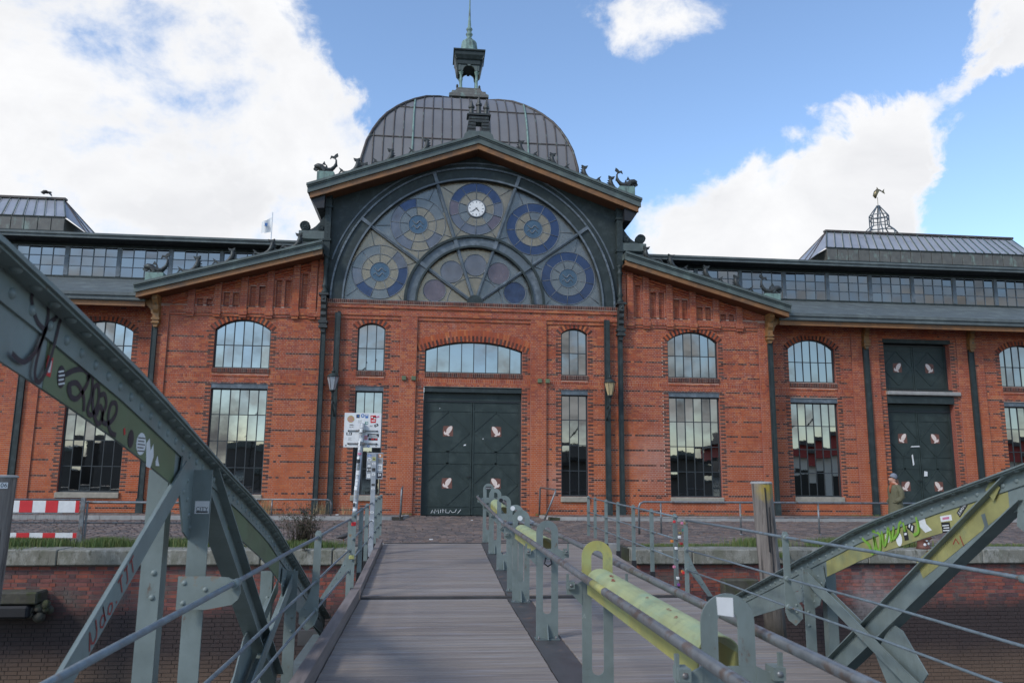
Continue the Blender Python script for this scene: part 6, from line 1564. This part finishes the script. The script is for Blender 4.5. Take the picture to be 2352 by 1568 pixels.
def wraps(T, x0, z0, x1, z1, y, r, n, cols):
    for k in range(n):
        t = k/n+random.uniform(0,.5/n); h_ = random.uniform(.03,.09); z = z0+(z1-z0)*t; x = x0+(x1-x0)*t; x2 = x0+(x1-x0)*(t+h_/(z1-z0))
        vs = []; a0 = random.uniform(200,250); a1 = a0+random.uniform(50,100)
        for i in range(6):
            a = R_(a0+(a1-a0)*i/5); vs += [(x+(r+.002)*math.cos(a), y+(r+.002)*math.sin(a), z), (x2+(r+.002)*math.cos(a), y+(r+.002)*math.sin(a), z+h_)]
        q = B(); q.add(vs, [(2*i,2*i+2,2*i+3,2*i+1) for i in range(5)], 0, True); part('sticker', q, random.choice(cols), T)
wraps(S1, -1.36, -.2, -1.24, 2.5, 14.80, .045, 34, ['white','white','clock','kerb','clock','black','pinkp','white','kerb','clock','white','galv'])
S2 = empty('sign_back', (-1.2, 17.5, -.1), 'small upright grey sign plastered with stickers, on the galvanised post nearer the door', 'sign')
part('pole', B().cbox(-1.235, -1.135, 17.50, 17.545, -.12, 2.06, .006), 'galv_light', S2)
part('sign_panel', B().cbox(-1.345, -.995, 17.55, 17.556, 1.50, 2.065, .002), 'galv_light', S2)
P5 = lambda u, v, h: (u, 17.5492-h, v)
for (u, v, w_, h_, m_, mk, mm, rd) in ((-1.29,2.0,.08,.05,'bpaint',lines(2),'white',False),(-1.29,1.91,.09,.10,'clock',lines(3),'strip',True),(-1.29,1.78,.07,.05,'white',None,'black',True),(-1.29,1.70,.09,.09,'black',[(-.4,-.3,-.2,.3),(0,-.3,.1,.3),(.25,-.3,.4,.3)],'white',False),(-1.29,1.57,.07,.08,'clock',[(-.2,-.05,.2,.05)],'black',False),(-1.05,2.0,.09,.08,'orange',[(-.3,-.3,.1,.3)],'white',False),(-1.06,1.89,.09,.11,'kerb',lines(4),'spray_dark',False),(-1.06,1.75,.10,.13,'clock',lines(4),'black',False),(-1.06,1.58,.10,.11,'spray_dark',[(-.3,-.2,-.1,.4),(0,-.1,.3,.3)],'white',False)):
    sticker(S2, P5, u, v, w_, h_, m_, 0, mk, mm, rd)
P6 = lambda u, v, h: (u, 17.4992-h, v)
for (v, h_, m_) in ((1.93,.08,'yellow'),(1.83,.05,'white'),(1.70,.07,'black'),(1.60,.05,'clock'),(1.38,.04,'black'),(1.30,.05,'white'),(.80,.04,'clock'),(.62,.05,'white')): sticker(S2, P6, -1.185, v, .07, h_, m_, 0, [(-.3,-.2,.3,.1)], 'strip')

# ------------------------------------------------------------------ wall lamps
def wall_lamp(x, gm, label, s):
    T = empty('wall_lamp', (x, 31.1, 3.9), label, 'lamp', 'gas-style lamps on the iron columns'); y = 31.1
    part('lamp_glass', B().lathe([(.105,4.84),(.225,5.34)], (x,y), 6, smooth=False), gm, T)
    q = B()
    for k in range(6):
        a = 2*math.pi*k/6; q.tube((x+.107*math.cos(a), y+.107*math.sin(a), 4.84),(x+.227*math.cos(a), y+.227*math.sin(a), 5.34), .009, 5)
    part('lamp_frame', q, 'iron', T)
    part('lamp_roof', B().lathe([(.25,5.34),(.25,5.365),(.13,5.47),(.06,5.50),(.06,5.54),(.10,5.55),(.10,5.565),(.03,5.60),(.045,5.64),(.02,5.68),(.008,5.76)], (x,y), 12), 'iron', T)
    if gm == 'glass_lamp': part('lamp_burner', B().lathe([(.05,5.02),(.06,5.2),(.09,5.22),(.09,5.32)], (x,y), 10), 'white', T)
    part('lamp_cradle', B().lathe([(.02,4.40),(.03,4.55),(.05,4.6),(.035,4.66),(.07,4.78),(.115,4.80),(.115,4.84)], (x,y), 10), 'iron', T)
    q = B(); q.sweep([(x,y,4.42),(x,y+.02,4.30),(x-s*.02,y+.16,4.15),(x-s*.05,y+.32,3.98),(x-s*.05,y+.40,3.85)], .03, 7); q.sweep([(x,y+.03,4.42),(x-s*.02,y+.2,4.40),(x-s*.05,y+.42,4.30)], .022, 7)
    q.sweep([(x-s*.04+.05*math.cos(.6*k)*(1-k/16), y+.25, 4.25+.07*math.sin(.6*k)*(1-k/16)) for k in range(14)], .012, 5); q.box(x-s*.05-.05, x-s*.05+.05, y+.395, y+.42, 3.75, 4.45)
    part('lamp_bracket', q, 'iron', T)
wall_lamp(-3.80, 'glass_lamp', 'wall lantern with clear glass left of the entrance', -1); wall_lamp(7.17, 'glass_amber', 'wall lantern with yellowed amber glass right of the entrance', 1)

# ------------------------------------------------------------------ quayside rails, barrier boards, hoops
def rail_run(name, pts, posts, y, zt, zmid, label, m='galv', bend=True, zb=0.):
    T = empty(name, (sum(posts)/len(posts), y, zb), label, 'railing')
    x0, x1 = pts
    P = [(x0,y,zb),(x0,y,zt-.14),(x0+.04,y,zt-.04),(x0+.14,y,zt),(x1,y,zt)] if bend == 'l' else [(x0,y,zt),(x1-.14,y,zt),(x1-.04,y,zt-.04),(x1,y,zt-.14),(x1,y,zb)] if bend == 'r' else [(x0,y,zt),(x1,y,zt)]
    part('top_rail', B().sweep(P, .032, 10), m, T)
    if zmid: part('mid_rail', B().tube((x0,y,zmid),(x1,y,zmid),.016,8), m, T)
    for x in posts: part('rail_post', B().tube((x,y,zb-.03),(x,y,zt-.02),.028,8).lathe([(.06,zb-.02),(.06,zb+.015),(.03,zb+.02)], (x,y), 8), m, T)
    return T
rail_run('tube_railing', (5.98, 17.5), [6.62,8.97,11.33,13.7,16.1], 22.5, .90, .47, 'long tube railing on the cobbles right of the bridge', bend='l')
rail_run('tube_railing', (-24, -4.6), [-10,-12.4,-14.8], 19.0, .93, .48, 'long tube railing on the quay left of the bridge, behind the red and white boards', bend='r')
rail_run('low_hoop_rail', (-7.9, -3.52), [-5.62,-7.5], 29.95, .70, None, 'low hoop rail on the sidewalk below the left gable', bend='r', zb=.1)
rail_run('low_hoop_rail', (9.5, 13.2), [10.6,12.4], 29.95, .55, None, 'low hoop rail on the sidewalk by the right gable windows', bend='r', zb=.1) if False else None
fb_ = empty('barrier_fence', (-9.4, 18.9, 0), 'mesh fence panel with red and white striped boards beside the numbered pile', 'barrier')
for z0, z1 in ((.71,.965),(.16,.27)):
    part('board', B().box(-11.6, -7.72, 18.86, 18.87, z0, z1), 'white', fb_)
    q = B(); x = -7.72; k = 0
    for a, c in ((-7.80,-7.72),(-8.43,-8.17),(-8.98,-8.71),(-9.52,-9.25),(-10.06,-9.79),(-10.6,-10.33),(-11.14,-10.87)): q.box(a, c, 18.855, 18.8595, z0, z1)
    part('red_stripe', q, 'red', fb_)
q = B()
for k in range(72): x = -11.6+.054*k; q.beam((x,18.88,.27),(x,18.88,.72),.003,.003,up=(0,1,0))
for k in range(9): q.beam((-11.6,18.884,.28+.05*k),(-7.72,18.884,.28+.05*k),.003,.003)
o = part('wire_mesh', q, 'galv', fb_)
part('fence_post', B().cbox(-7.70, -7.60, 18.85, 18.9, 0, 1.03, .008).box(-7.59, -7.55, 18.9, 18.93, 0, .95), 'galv', fb_); part('fence_rail', B().box(-11.6, -7.7, 18.85, 18.9, .68, .705).tube((-11.6,18.9,.99),(-7.6,18.9,.99),.02,8), 'galv', fb_)
for s, lb in ((-1,'left'),(1,'right')):
    x = XC+s*2.68; T = empty('guard_hoop', (x, 30.3, .05), 'bent galvanised guard hoop at the %s side of the green entrance door' % lb, 'guard rail', 'guard hoops by the door')
    dx = (.33, -.06) if s > 0 else (.02, .04)
    part('hoop', B().sweep([(x-.05,31.25,.08),(x-.02,31.25,1.12),(x+.0,31.18,1.17),(x+dx[0],29.62,1.12),(x+dx[0]-.01,29.55,1.05),(x+dx[1]-.05,29.45,.02)], .035, 10), 'galv', T)

# ------------------------------------------------------------------ piles
def pile(x0, z_, x1, y, r, label, z1=1.5):
    T = empty('mooring_pile', (x0, y, -5), label, 'mooring pile', 'wooden mooring piles')
    q = B(); n = 16; pts = []; 
    lv_ = [-5,-3.5,-2,-1,-.2,.4,.9,1.25,z1-.06,z1]
    vs = []
    rr = [random.uniform(.94,1.05) for k in range(n)]
    for z in lv_:
        cx = x1+(x0-x1)*(z1-z)/(z1+1.6)
        for k in range(n):
            a = 2*math.pi*k/n; R = r*rr[k]*(1+.02*math.sin(z*3+k))*(.97 if z == z1 else 1); vs.append((cx+R*math.cos(a), y+R*math.sin(a), z))
    q.add(vs, [(i*n+k, i*n+(k+1)%n, (i+1)*n+(k+1)%n, (i+1)*n+k) for i in range(len(lv_)-1) for k in range(n)]+[tuple((len(lv_)-1)*n+k for k in range(n))], 0, False)
    part('trunk', q, 'pile', T); part('zinc_cap', B().lathe([(r*1.03,z1-.025),(r*1.03,z1+.006),(r*.9,z1+.02),(.0,z1+.025)], (x1,y), 16, smooth=False), 'kerb', T)
    q = B().beam((x1-.02,y-r*1.0,z1-.1),(x1+.03,y-r*1.01,.1),.014,.03,up=(0,1,0)).beam((x1+.06,y-r*.96,z1-.5),(x1+.09,y-r*.97,-.3),.01,.03,up=(0,1,0)); part('drying_crack', q, 'rubber', T)
    return T
pile(7.15, 0, 6.98, 16.3, .215, 'leaning wooden mooring pile with yellow lichen right of the bridge')
pT = pile(-8.24, 0, -8.17, 16.3, .30, 'dark weathered mooring pile with a number plate at the left edge'); 
q = B(); P7 = lambda u, v, h: (-8.17+(.309+h)*.574+u*.82, 16.3-(.309+h)*.82+u*.574, v)
sticker(pT, P7, .0, 1.33, .19, .115, 'white', 0, None, 'black', txt='106', name='number_plate')
for zz in (0,): 
    T = empty('timber_fender', (-8.1, 17.45, -1.2), 'mossy timber fender with a black rubber face, low on the left quay wall', 'fender')
    part('timber', B().cbox(-9.8, -7.72, 17.3, 17.8, -1.02, -.78, .03), 'moss_stone', T); part('rubber_face', B().cbox(-9.8, -7.85, 17.25, 17.75, -1.28, -1.04, .04), 'rubber', T); 
    q = B(); [q.dome((-7.72+random.uniform(-.2,.12),17.55+random.uniform(-.1,.1),-1.15+random.uniform(-.2,.15)), random.uniform(.06,.12), (random.uniform(-1,1),-1,random.uniform(-1,1)), 7, h=.8) for _ in range(22)]; part('weed_clump', q, 'moss_stone', T)
T = empty('timber_fender', (7.1, 17.6, -.8), 'stone fender block on the quay wall behind the leaning pile', 'fender')
part('block', B().cbox(6.55, 7.35, 17.5, 17.8, -1.0, -.62, .03), 'moss_stone', T)
T = empty('mooring_bollard', (11.6, 17.95, 0), 'squat rust-red and white painted bollard on the coping, right of the leaning pile', 'bollard')
part('body', B().lathe([(.17,.0),(.14,.05),(.13,.18),(.20,.24),(.20,.28),(.0,.30)], (11.6,18.0), 14), 'emblem_bg', T)
q = B()
for a, z in ((250,.1),(270,.2),(285,.12),(262,.24)): q.dome((11.6+.15*math.cos(R_(a)), 18+.15*math.sin(R_(a)), z), .035, (math.cos(R_(a)), math.sin(R_(a)),0), 6, h=.2)
part('paint_splash', q, 'white', T)
part('chain_plate', B().box(11.48, 11.62, 17.69, 17.715, -.3, -.02), 'emblem_bg', T)

# ------------------------------------------------------------------ love padlocks
locks = [(.85,13.30,'red','red padlock with a white face at the top of the cluster'),(.83,13.24,'pinkp','pink padlock beside the red one at the top of the cluster'),(.72,13.2,'teal','green padlock, largest of the upper cluster'),(.66,13.36,'brass','small brass padlock against the post'),(.60,13.26,'white','pale padlock hanging under the green one'),(.53,13.33,'orange','orange padlock in the middle of the upper cluster'),(.50,13.18,'spray_red','dark red padlock on the right of the upper cluster'),(.42,13.25,'clock','white padlock lowest of the upper cluster'),
         (.12,13.24,'pinkp','pink padlock halfway down the chain'),(.04,13.28,'orange','orange padlock beside the yellow one low on the chain'),(.03,13.2,'red','small red padlock low on the chain'),(-.06,13.25,'white','white padlock under the red one'),(-.17,13.27,'purple','dark purple padlock near the end of the chain'),(-.32,13.22,'brass','brass padlock at the very end of the chain')]
X = 4.2
for i, (z, y, m_, lb) in enumerate(locks):
    X = 4.2+random.uniform(-.05,.10)
    T = empty('padlock', (X-.05, y, z), lb, 'padlock', 'love padlocks on the railing chain'); e = .028
    r = random.uniform(-.5,.5)
    x = X-.05+random.uniform(-.02,.02)
    part('lock_body', B().cbox(x-.022, x+.022, y-.028, y+.028, z-e*.75, z+e*.75, .006), m_, T); part('shackle', B().sweep([(x, y+.022*math.cos(R_(a)), z+e+.022*math.sin(R_(a))) for a in range(0,181,30)], .005, 5), 'galv', T)
T = empty('padlock', (-1.14, 12.8, .83), 'red padlock hung on the left railing post where the ramp begins', 'padlock', 'love padlocks on the railing chain'); part('lock_body', B().cbox(-1.175, -1.105, 12.74, 12.79, .80, .86, .008), 'red', T); part('shackle', B().sweep([(-1.16+.025*math.cos(R_(a)), 12.765, .86+.025*math.sin(R_(a))) for a in range(0,181,30)], .006, 5), 'galv', T)
T = empty('padlock', (-1.15, 12.9, .5), 'yellow and black padlock halfway down the left railing post', 'padlock', 'love padlocks on the railing chain'); part('lock_body', B().cbox(-1.19, -1.11, 12.74, 12.79, .30, .36, .008), 'yellow', T); part('shackle', B().sweep([(-1.16+.025*math.cos(R_(a)), 12.765, .36+.025*math.sin(R_(a))) for a in range(0,181,30)], .006, 5), 'galv', T)
X = 4.2
q = B()
for k in range(34): z = .85-k*.035; q.ring(X-.05+.004*math.sin(k), z, .010, .016, 13.245 if k % 2 else 13.25, 13.25 if k % 2 else 13.255, 0, 360, 8)
tag(part('lock_chain', q, 'galv'), 'thin steel chain hanging from the right railing, carrying coloured padlocks', 'chain', kind=None)

# ------------------------------------------------------------------ grass and weeds
def blades(q, n, xf, yf, zf_, h, w_=.006, lean=.35, mi=0):
    for _ in range(n):
        x, y = xf(), yf(); z = zf_(x, y); hh = h*random.uniform(.5,1.25); a = random.uniform(0, 6.28); l = hh*random.uniform(0,lean); dx, dy = math.cos(a)*l, math.sin(a)*l; wx, wy = -math.sin(a)*w_, math.cos(a)*w_
        q.add([(x-wx,y-wy,z-.01),(x+wx,y+wy,z-.01),(x+dx*.4+wx*.7,y+dy*.4+wy*.7,z+hh*.6),(x+dx*.4-wx*.7,y+dy*.4-wy*.7,z+hh*.6),(x+dx,y+dy,z+hh)], [(0,1,2,3),(3,2,4)], mi)
def clumpy(x0, x1, seed):
    r = random.Random(seed); cs = [(r.uniform(x0, x1), r.uniform(.15,.5)) for _ in range(int((x1-x0)*1.3)+2)]
    return lambda: random.choice([max(x0, min(x1, random.gauss(*c))) for c in cs[:]]) if False else random.gauss(*random.choice(cs))
for (x0, x1, n, h, seed, nm) in ((-10.2,-5.2,15000,.17,3,'left'),(7.8,11.4,14000,.18,5,'right')):
    q = B(); f = clumpy(x0, x1, seed); blades(q, n, f, lambda: 18.75+random.gauss(0,.20), lambda x, y: 0, h, .0045)
    tag(part('grass', q, 'grass', fix=False), kind='stuff')
q = B()
for (x0, x1, y0, y1, n, h) in ((5.0,8.4,18.55,18.95,2200,.06),(-5.2,-1.7,18.5,18.9,900,.04),(-9.5,-8.3,17.75,18.2,500,.06),(12.5,19,18.55,18.9,2500,.06),(7.9,8.15,17.6,17.8,300,.12)):
    blades(q, n, lambda: random.uniform(x0,x1), lambda: random.uniform(y0,y1)+random.gauss(0,.05), lambda x, y: 0 if not (7.8 < x < 8.2 and y < 17.85) else -.15, h, .004)
for (x0, x1, n) in ((-8,-4.6,300),(8,14,300),(-1.0,-.6,60),(4.2,4.6,60),(17,20,200)): blades(q, n, lambda: random.uniform(x0,x1), lambda: 31.45+random.uniform(-.15,.15), lambda x, y: .1, .09, .006)
tag(part('grass', q, 'grass', fix=False), kind='stuff')
for i, (x, y, n, h, lb) in enumerate(((-6.1,31.2,120,.62,'dry straw-coloured grass tuft against the wall under the left gable, taller one'),(-4.05,31.2,60,.5,'dry grass tuft between the two iron columns left of the entrance'),(-3.1,31.2,45,.42,'dry grass tuft beside the lamp column, nearest the stone sill'),(-8.2,19.05,50,.35,'dry grass stalks in front of the striped boards'))):
    q = B(); blades(q, n, lambda: x+random.gauss(0,.13), lambda: y+random.gauss(0,.06), lambda a, b: .1 if y > 20 else 0, h, .006, .45); tag(part('grass_tuft', q, 'dry', fix=False, base=True), lb, 'grass tuft')
def bush(x, y, n, h, wd, label, seed):
    r = random.Random(seed); T = empty('weed_bush', (x, y, 0), label, 'plant'); qs = B(); ql = B()
    for i in range(n):
        a = r.uniform(0,6.28); l = abs(r.gauss(0,wd)); bx, by = x+r.gauss(0,wd*.35), y+r.gauss(0,wd*.2); hh = h*r.uniform(.45,1.08); tx, ty = bx+math.cos(a)*l, by+math.sin(a)*l*.6
        m1 = (bx+(tx-bx)*.35, by+(ty-by)*.35, hh*.6); qs.sweep([(bx,by,-.02), m1, (tx,ty,hh)], [.006,.004,.002], 3)
        for k in range(int(26*hh/h)):
            t = r.uniform(.12,1); px = bx+(tx-bx)*t**1.3; py = by+(ty-by)*t**1.3; pz = hh*t; b_ = r.uniform(0,6.28); ll = r.uniform(.03,.075); lw = ll*.22
            d = Vector((math.cos(b_), math.sin(b_), r.uniform(-.2,.9))).normalized(); s_ = d.cross(Vector((0,0,1))).normalized()*lw; p = Vector((px,py,pz))
            ql.add([p, p+d*ll*.5+s_, p+d*ll, p+d*ll*.5-s_], [(0,1,2,3)])
    part('stem', qs, 'stem', T, fix=False); part('foliage', ql, 'leaf', T, fix=False); return T
bush(-2.75, 18.5, 120, .92, .42, 'tall scraggly weed bush on the quay edge left of the ramp', 11)
bush(-3.6, 18.6, 36, .6, .34, 'smaller brownish weed bush left of the tall one', 12)
q = B(); blades(q, 2600, lambda: -2.8+random.gauss(0,.45), lambda: 18.3+random.gauss(0,.13), lambda x, y: 0, .16, .005); tag(part('grass', q, 'grass', fix=False), kind='stuff')
bush(-2.6, 17.7, 5, .18, .08, 'little fern growing from the coping joint left of the ramp', 14)

# ------------------------------------------------------------------ litter, pigeons, flag, bird
def pigeon(x, y, m_, label, rot=0., z=0.):
    T = empty('pigeon', (x, y, z), label, 'bird'); c, s = math.cos(rot), math.sin(rot)
    f = lambda a, b, h: (x+a*c-b*s, y+a*s+b*c, z+h)
    q = B().sweep([f(-.19,0,.10),f(-.12,0,.11),f(-.03,0,.12),f(.05,0,.145),f(.09,0,.19),f(.115,0,.225),f(.14,0,.225),f(.165,0,.215)], [.012,.035,.062,.055,.032,.028,.02,.004], 8); part('body', q, m_, T)
    q = B(); 
    for sd in (-.02,.02): q.tube(f(.0,sd,.0), f(.0,sd,.08), .005, 5)
    part('leg', q, 'red', T)
pigeon(-4.55, 30.4, 'black', 'dark pigeon pecking on the sidewalk under the left gable', 2.9, .11); pigeon(8.9, 20.6, 'strip', 'grey and white pigeon on the cobbles beyond the right railing', 3.4, .0); pigeon(-2.0, 19.9, 'strip', 'grey pigeon at the foot of the left ramp railing', .3)
for x, y, s, lb in ((-3.35,30.6,.06,'crumpled white paper on the sidewalk left of the door'),(-2.5,30.9,.05,'small white scrap by the stone sill left of the door'),(.1,20.35,.05,'white scrap on the cobbles just past the ramp'),(1.6,29.3,.04,'bright scrap in front of the green door'),(-1.7,18.9,.05,'white litter on the quay stones by the weed bush'),(-6.9,19.2,.05,'white scrap on the cobbles behind the left girder')):
    q = B().prism([(x-s,y-s*.5),(x+s*.8,y-s*.6),(x+s,y+s*.5),(x-s*.3,y+s*.7)], 'z', .012 if y < 29.5 else .12, .018+s*.3 if y < 29.5 else .13+s*.3); tag(part('paper_scrap', q, 'white'), lb, 'litter')
T = empty('flagpole', (-12.5, 60, 0), 'white flag on a thin pole rising behind the hall roof, left of the gable', 'flag')
part('pole', B().tube((-12.5,60,0),(-12.5,60,21.5),.05,8), 'white', T)
q = B(); vs = []
for i in range(9):
    for j in range(6): u, v = i/8, j/5; vs.append((-12.53-.75*u, 60+.10*math.sin(u*7+v), 21.15-1.25*v*(1-.12*u)-.55*u*(1-v)*.5-.25*u+.05*math.sin(u*9)))
q.add(vs, [(i*6+j, (i+1)*6+j, (i+1)*6+j+1, i*6+j+1) for i in range(8) for j in range(5)], 0, True); part('flag', q, 'clock', T, fix=False)
part('flag_print', B().box(-13.0,-12.8,59.86,59.87,20.35,20.6), 'bpaint', T)
gx, gy, gz = -20.6, 42.5, 16.25
T = empty('gull', (gx, gy, gz), 'lone gull in the air above the left skylight', 'bird')
part('body', B().sweep([(gx-.2,gy,gz),(gx,gy,gz+.02),(gx+.18,gy,gz+.04),(gx+.25,gy,gz+.03)], [.02,.07,.05,.01], 7), 'strip', T)
for s in (-1,1): part('wing', B().prism([(gx-.05,gz+.05),(gx+.1,gz+.05),(gx+s*.14,gz-.10),(gx+s*.17-.03,gz-.08)], 'y', gy-.3 if s < 0 else gy+.02, gy-.02 if s < 0 else gy+.3), 'strip', T)

# ------------------------------------------------------------------ the passer-by
def person(x, y):
    T = empty('person', (x, y, 0), 'person in an olive coat, rust scarf and grey knit hat looking up at the hall', 'person')
    V = [(0,0,.93),(0,0,1.10),(0,0,1.28),(.0,0,1.42),(-.02,0,1.50),(-.035,0,1.575),(-.06,0,1.655),     # 0 pelvis .. 6 crown
         (.0,-.17,1.40),(.05,-.21,1.14),(-.11,-.17,1.01),(0,.17,1.40),(.05,.21,1.14),(-.11,.17,1.01),       # arms, hands towards pockets
         (-.02,-.09,.86),(-.10,-.10,.48),(.04,-.10,.09),(-.12,-.10,.03),(.03,.09,.86),(.0,.10,.48),(.20,.10,.10),(.08,.10,.03),
         (-.155,0,1.60),(-.13,0,1.555)]
    E_ = [(0,1),(1,2),(2,3),(3,4),(4,5),(5,6),(3,7),(7,8),(8,9),(3,10),(10,11),(11,12),(0,13),(13,14),(14,15),(15,16),(0,17),(17,18),(18,19),(19,20),(5,21),(5,22)]
    Rr = [.13,.125,.14,.12,.052,.085,.075,.065,.052,.04,.065,.052,.04,.085,.06,.042,.035,.085,.06,.042,.035,.016,.03]
    me = bpy.data.meshes.new('body'); me.from_pydata([(a+x,b+y,c) for a,b,c in V], E_, []); o = bpy.data.objects.new('body', me); COL.objects.link(o)
    md_ = o.modifiers.new('s', 'SKIN'); md_.use_smooth_shade = True
    for i, sv in enumerate(me.skin_vertices[0].data): sv.radius = (Rr[i], Rr[i]); sv.use_root = (i == 0)
    ss = o.modifiers.new('u', 'SUBSURF'); ss.levels = ss.render_levels = 2
    dg = bpy.context.evaluated_depsgraph_get(); ev = bpy.data.meshes.new_from_object(o.evaluated_get(dg)); bpy.data.objects.remove(o)
    ev.materials.clear()
    for k in ('skin','coat','jeans','strip'): ev.materials.append(M[k])
    for p in ev.polygons:
        c = p.center; p.material_index = 0 if c.z > 1.46 else 1 if c.z > .80 else 3 if c.z < .12 else 2; p.use_smooth = True
    for v in ev.vertices: v.co -= Vector((x, y, 0))
    put('body', ev, (x, y, 0), T)
    # knee-length coat, open scarf, hat, hair
    q = B(); n = 18; vs = []; lv_ = [(.62,.20,.23,.0),(.80,.19,.22,.0),(.98,.165,.20,.0),(1.10,.155,.19,0),(1.25,.165,.205,0),(1.36,.155,.21,0),(1.43,.12,.17,0),(1.475,.075,.09,-.01)]
    for z, a, b_, o_ in lv_:
        for k in range(n):
            t = 2*math.pi*k/n; w__ = 1+.03*math.sin(3*t+z*5); vs.append((x+o_+a*math.cos(t)*w__, y+b_*math.sin(t)*w__, z))
    q.add(vs, [(i*n+k, i*n+(k+1)%n, (i+1)*n+(k+1)%n, (i+1)*n+k) for i in range(len(lv_)-1) for k in range(n)], 0, True); part('coat', q, 'coat', T)
    for s in (-1,1):
        part('coat_sleeve', B().sweep([(x,y+s*.16,1.41),(x+.04,y+s*.225,1.28),(x+.06,y+s*.235,1.13),(x-.02,y+s*.215,1.05),(x-.10,y+s*.18,1.0)], [.07,.078,.07,.06,.05], 10), 'coat', T)
        part('pocket_flap', B().sweep([(x-.15,y+s*.13,1.0),(x-.06,y+s*.215,.985)], [.016,.016], 6), 'coat', T)
    part('scarf', B().sweep([(x-.02+.085*math.cos(R_(a)), y+.085*math.sin(R_(a)), 1.475+.015*math.cos(R_(a*2))) for a in range(0,361,30)], .032, 8).sweep([(x-.10,y-.03,1.46),(x-.15,y-.05,1.38),(x-.175,y-.06,1.25)], [.035,.035,.02], 7), 'scarf', T)
    q = B(); vs = []
    hatc = Vector((x-.02, y, 1.635)); ax = Vector((.45,0,.9)).normalized(); u_ = Vector((0,1,0)); v_ = ax.cross(u_)
    hp = [(.090,-.01),(.096,.012),(.095,.04),(.088,.07),(.070,.10),(.042,.122),(.0,.13)]
    for r, h_ in hp:
        for k in range(14): t = 2*math.pi*k/14; vs.append(hatc+ax*h_+(u_*math.cos(t)*.95+v_*math.sin(t))*r)
    q.add(vs, [(i*14+k, i*14+(k+1)%14, (i+1)*14+(k+1)%14, (i+1)*14+k) for i in range(6) for k in range(14)], 0, True); part('knit_hat', q, 'beanie', T)
    part('hair', B().sweep([(x+.055,y,1.60),(x+.075,y-.01,1.52),(x+.12,y-.02,1.43),(x+.17,y-.03,1.33),(x+.185,y-.03,1.20)], [.05,.05,.04,.03,.012], 8), 'hair', T)
    for s in (-1,1):
        part('ear', B().sweep([(x-.03,y+s*.088,1.60),(x-.028,y+s*.096,1.575),(x-.03,y+s*.09,1.555)], [.01,.016,.01], 6), 'skin', T)
        part('eye', B().lathe([(.003,1.603),(.008,1.61),(.003,1.617)], (x-.132, y+s*.03), 6), 'black', T)
    part('mouth', B().sweep([(x-.140,y-.02,1.548),(x-.146,y,1.549),(x-.140,y+.02,1.548)], .004, 5), 'scarf', T)
    T.rotation_euler.z = 0
person(12.45, 20.4)
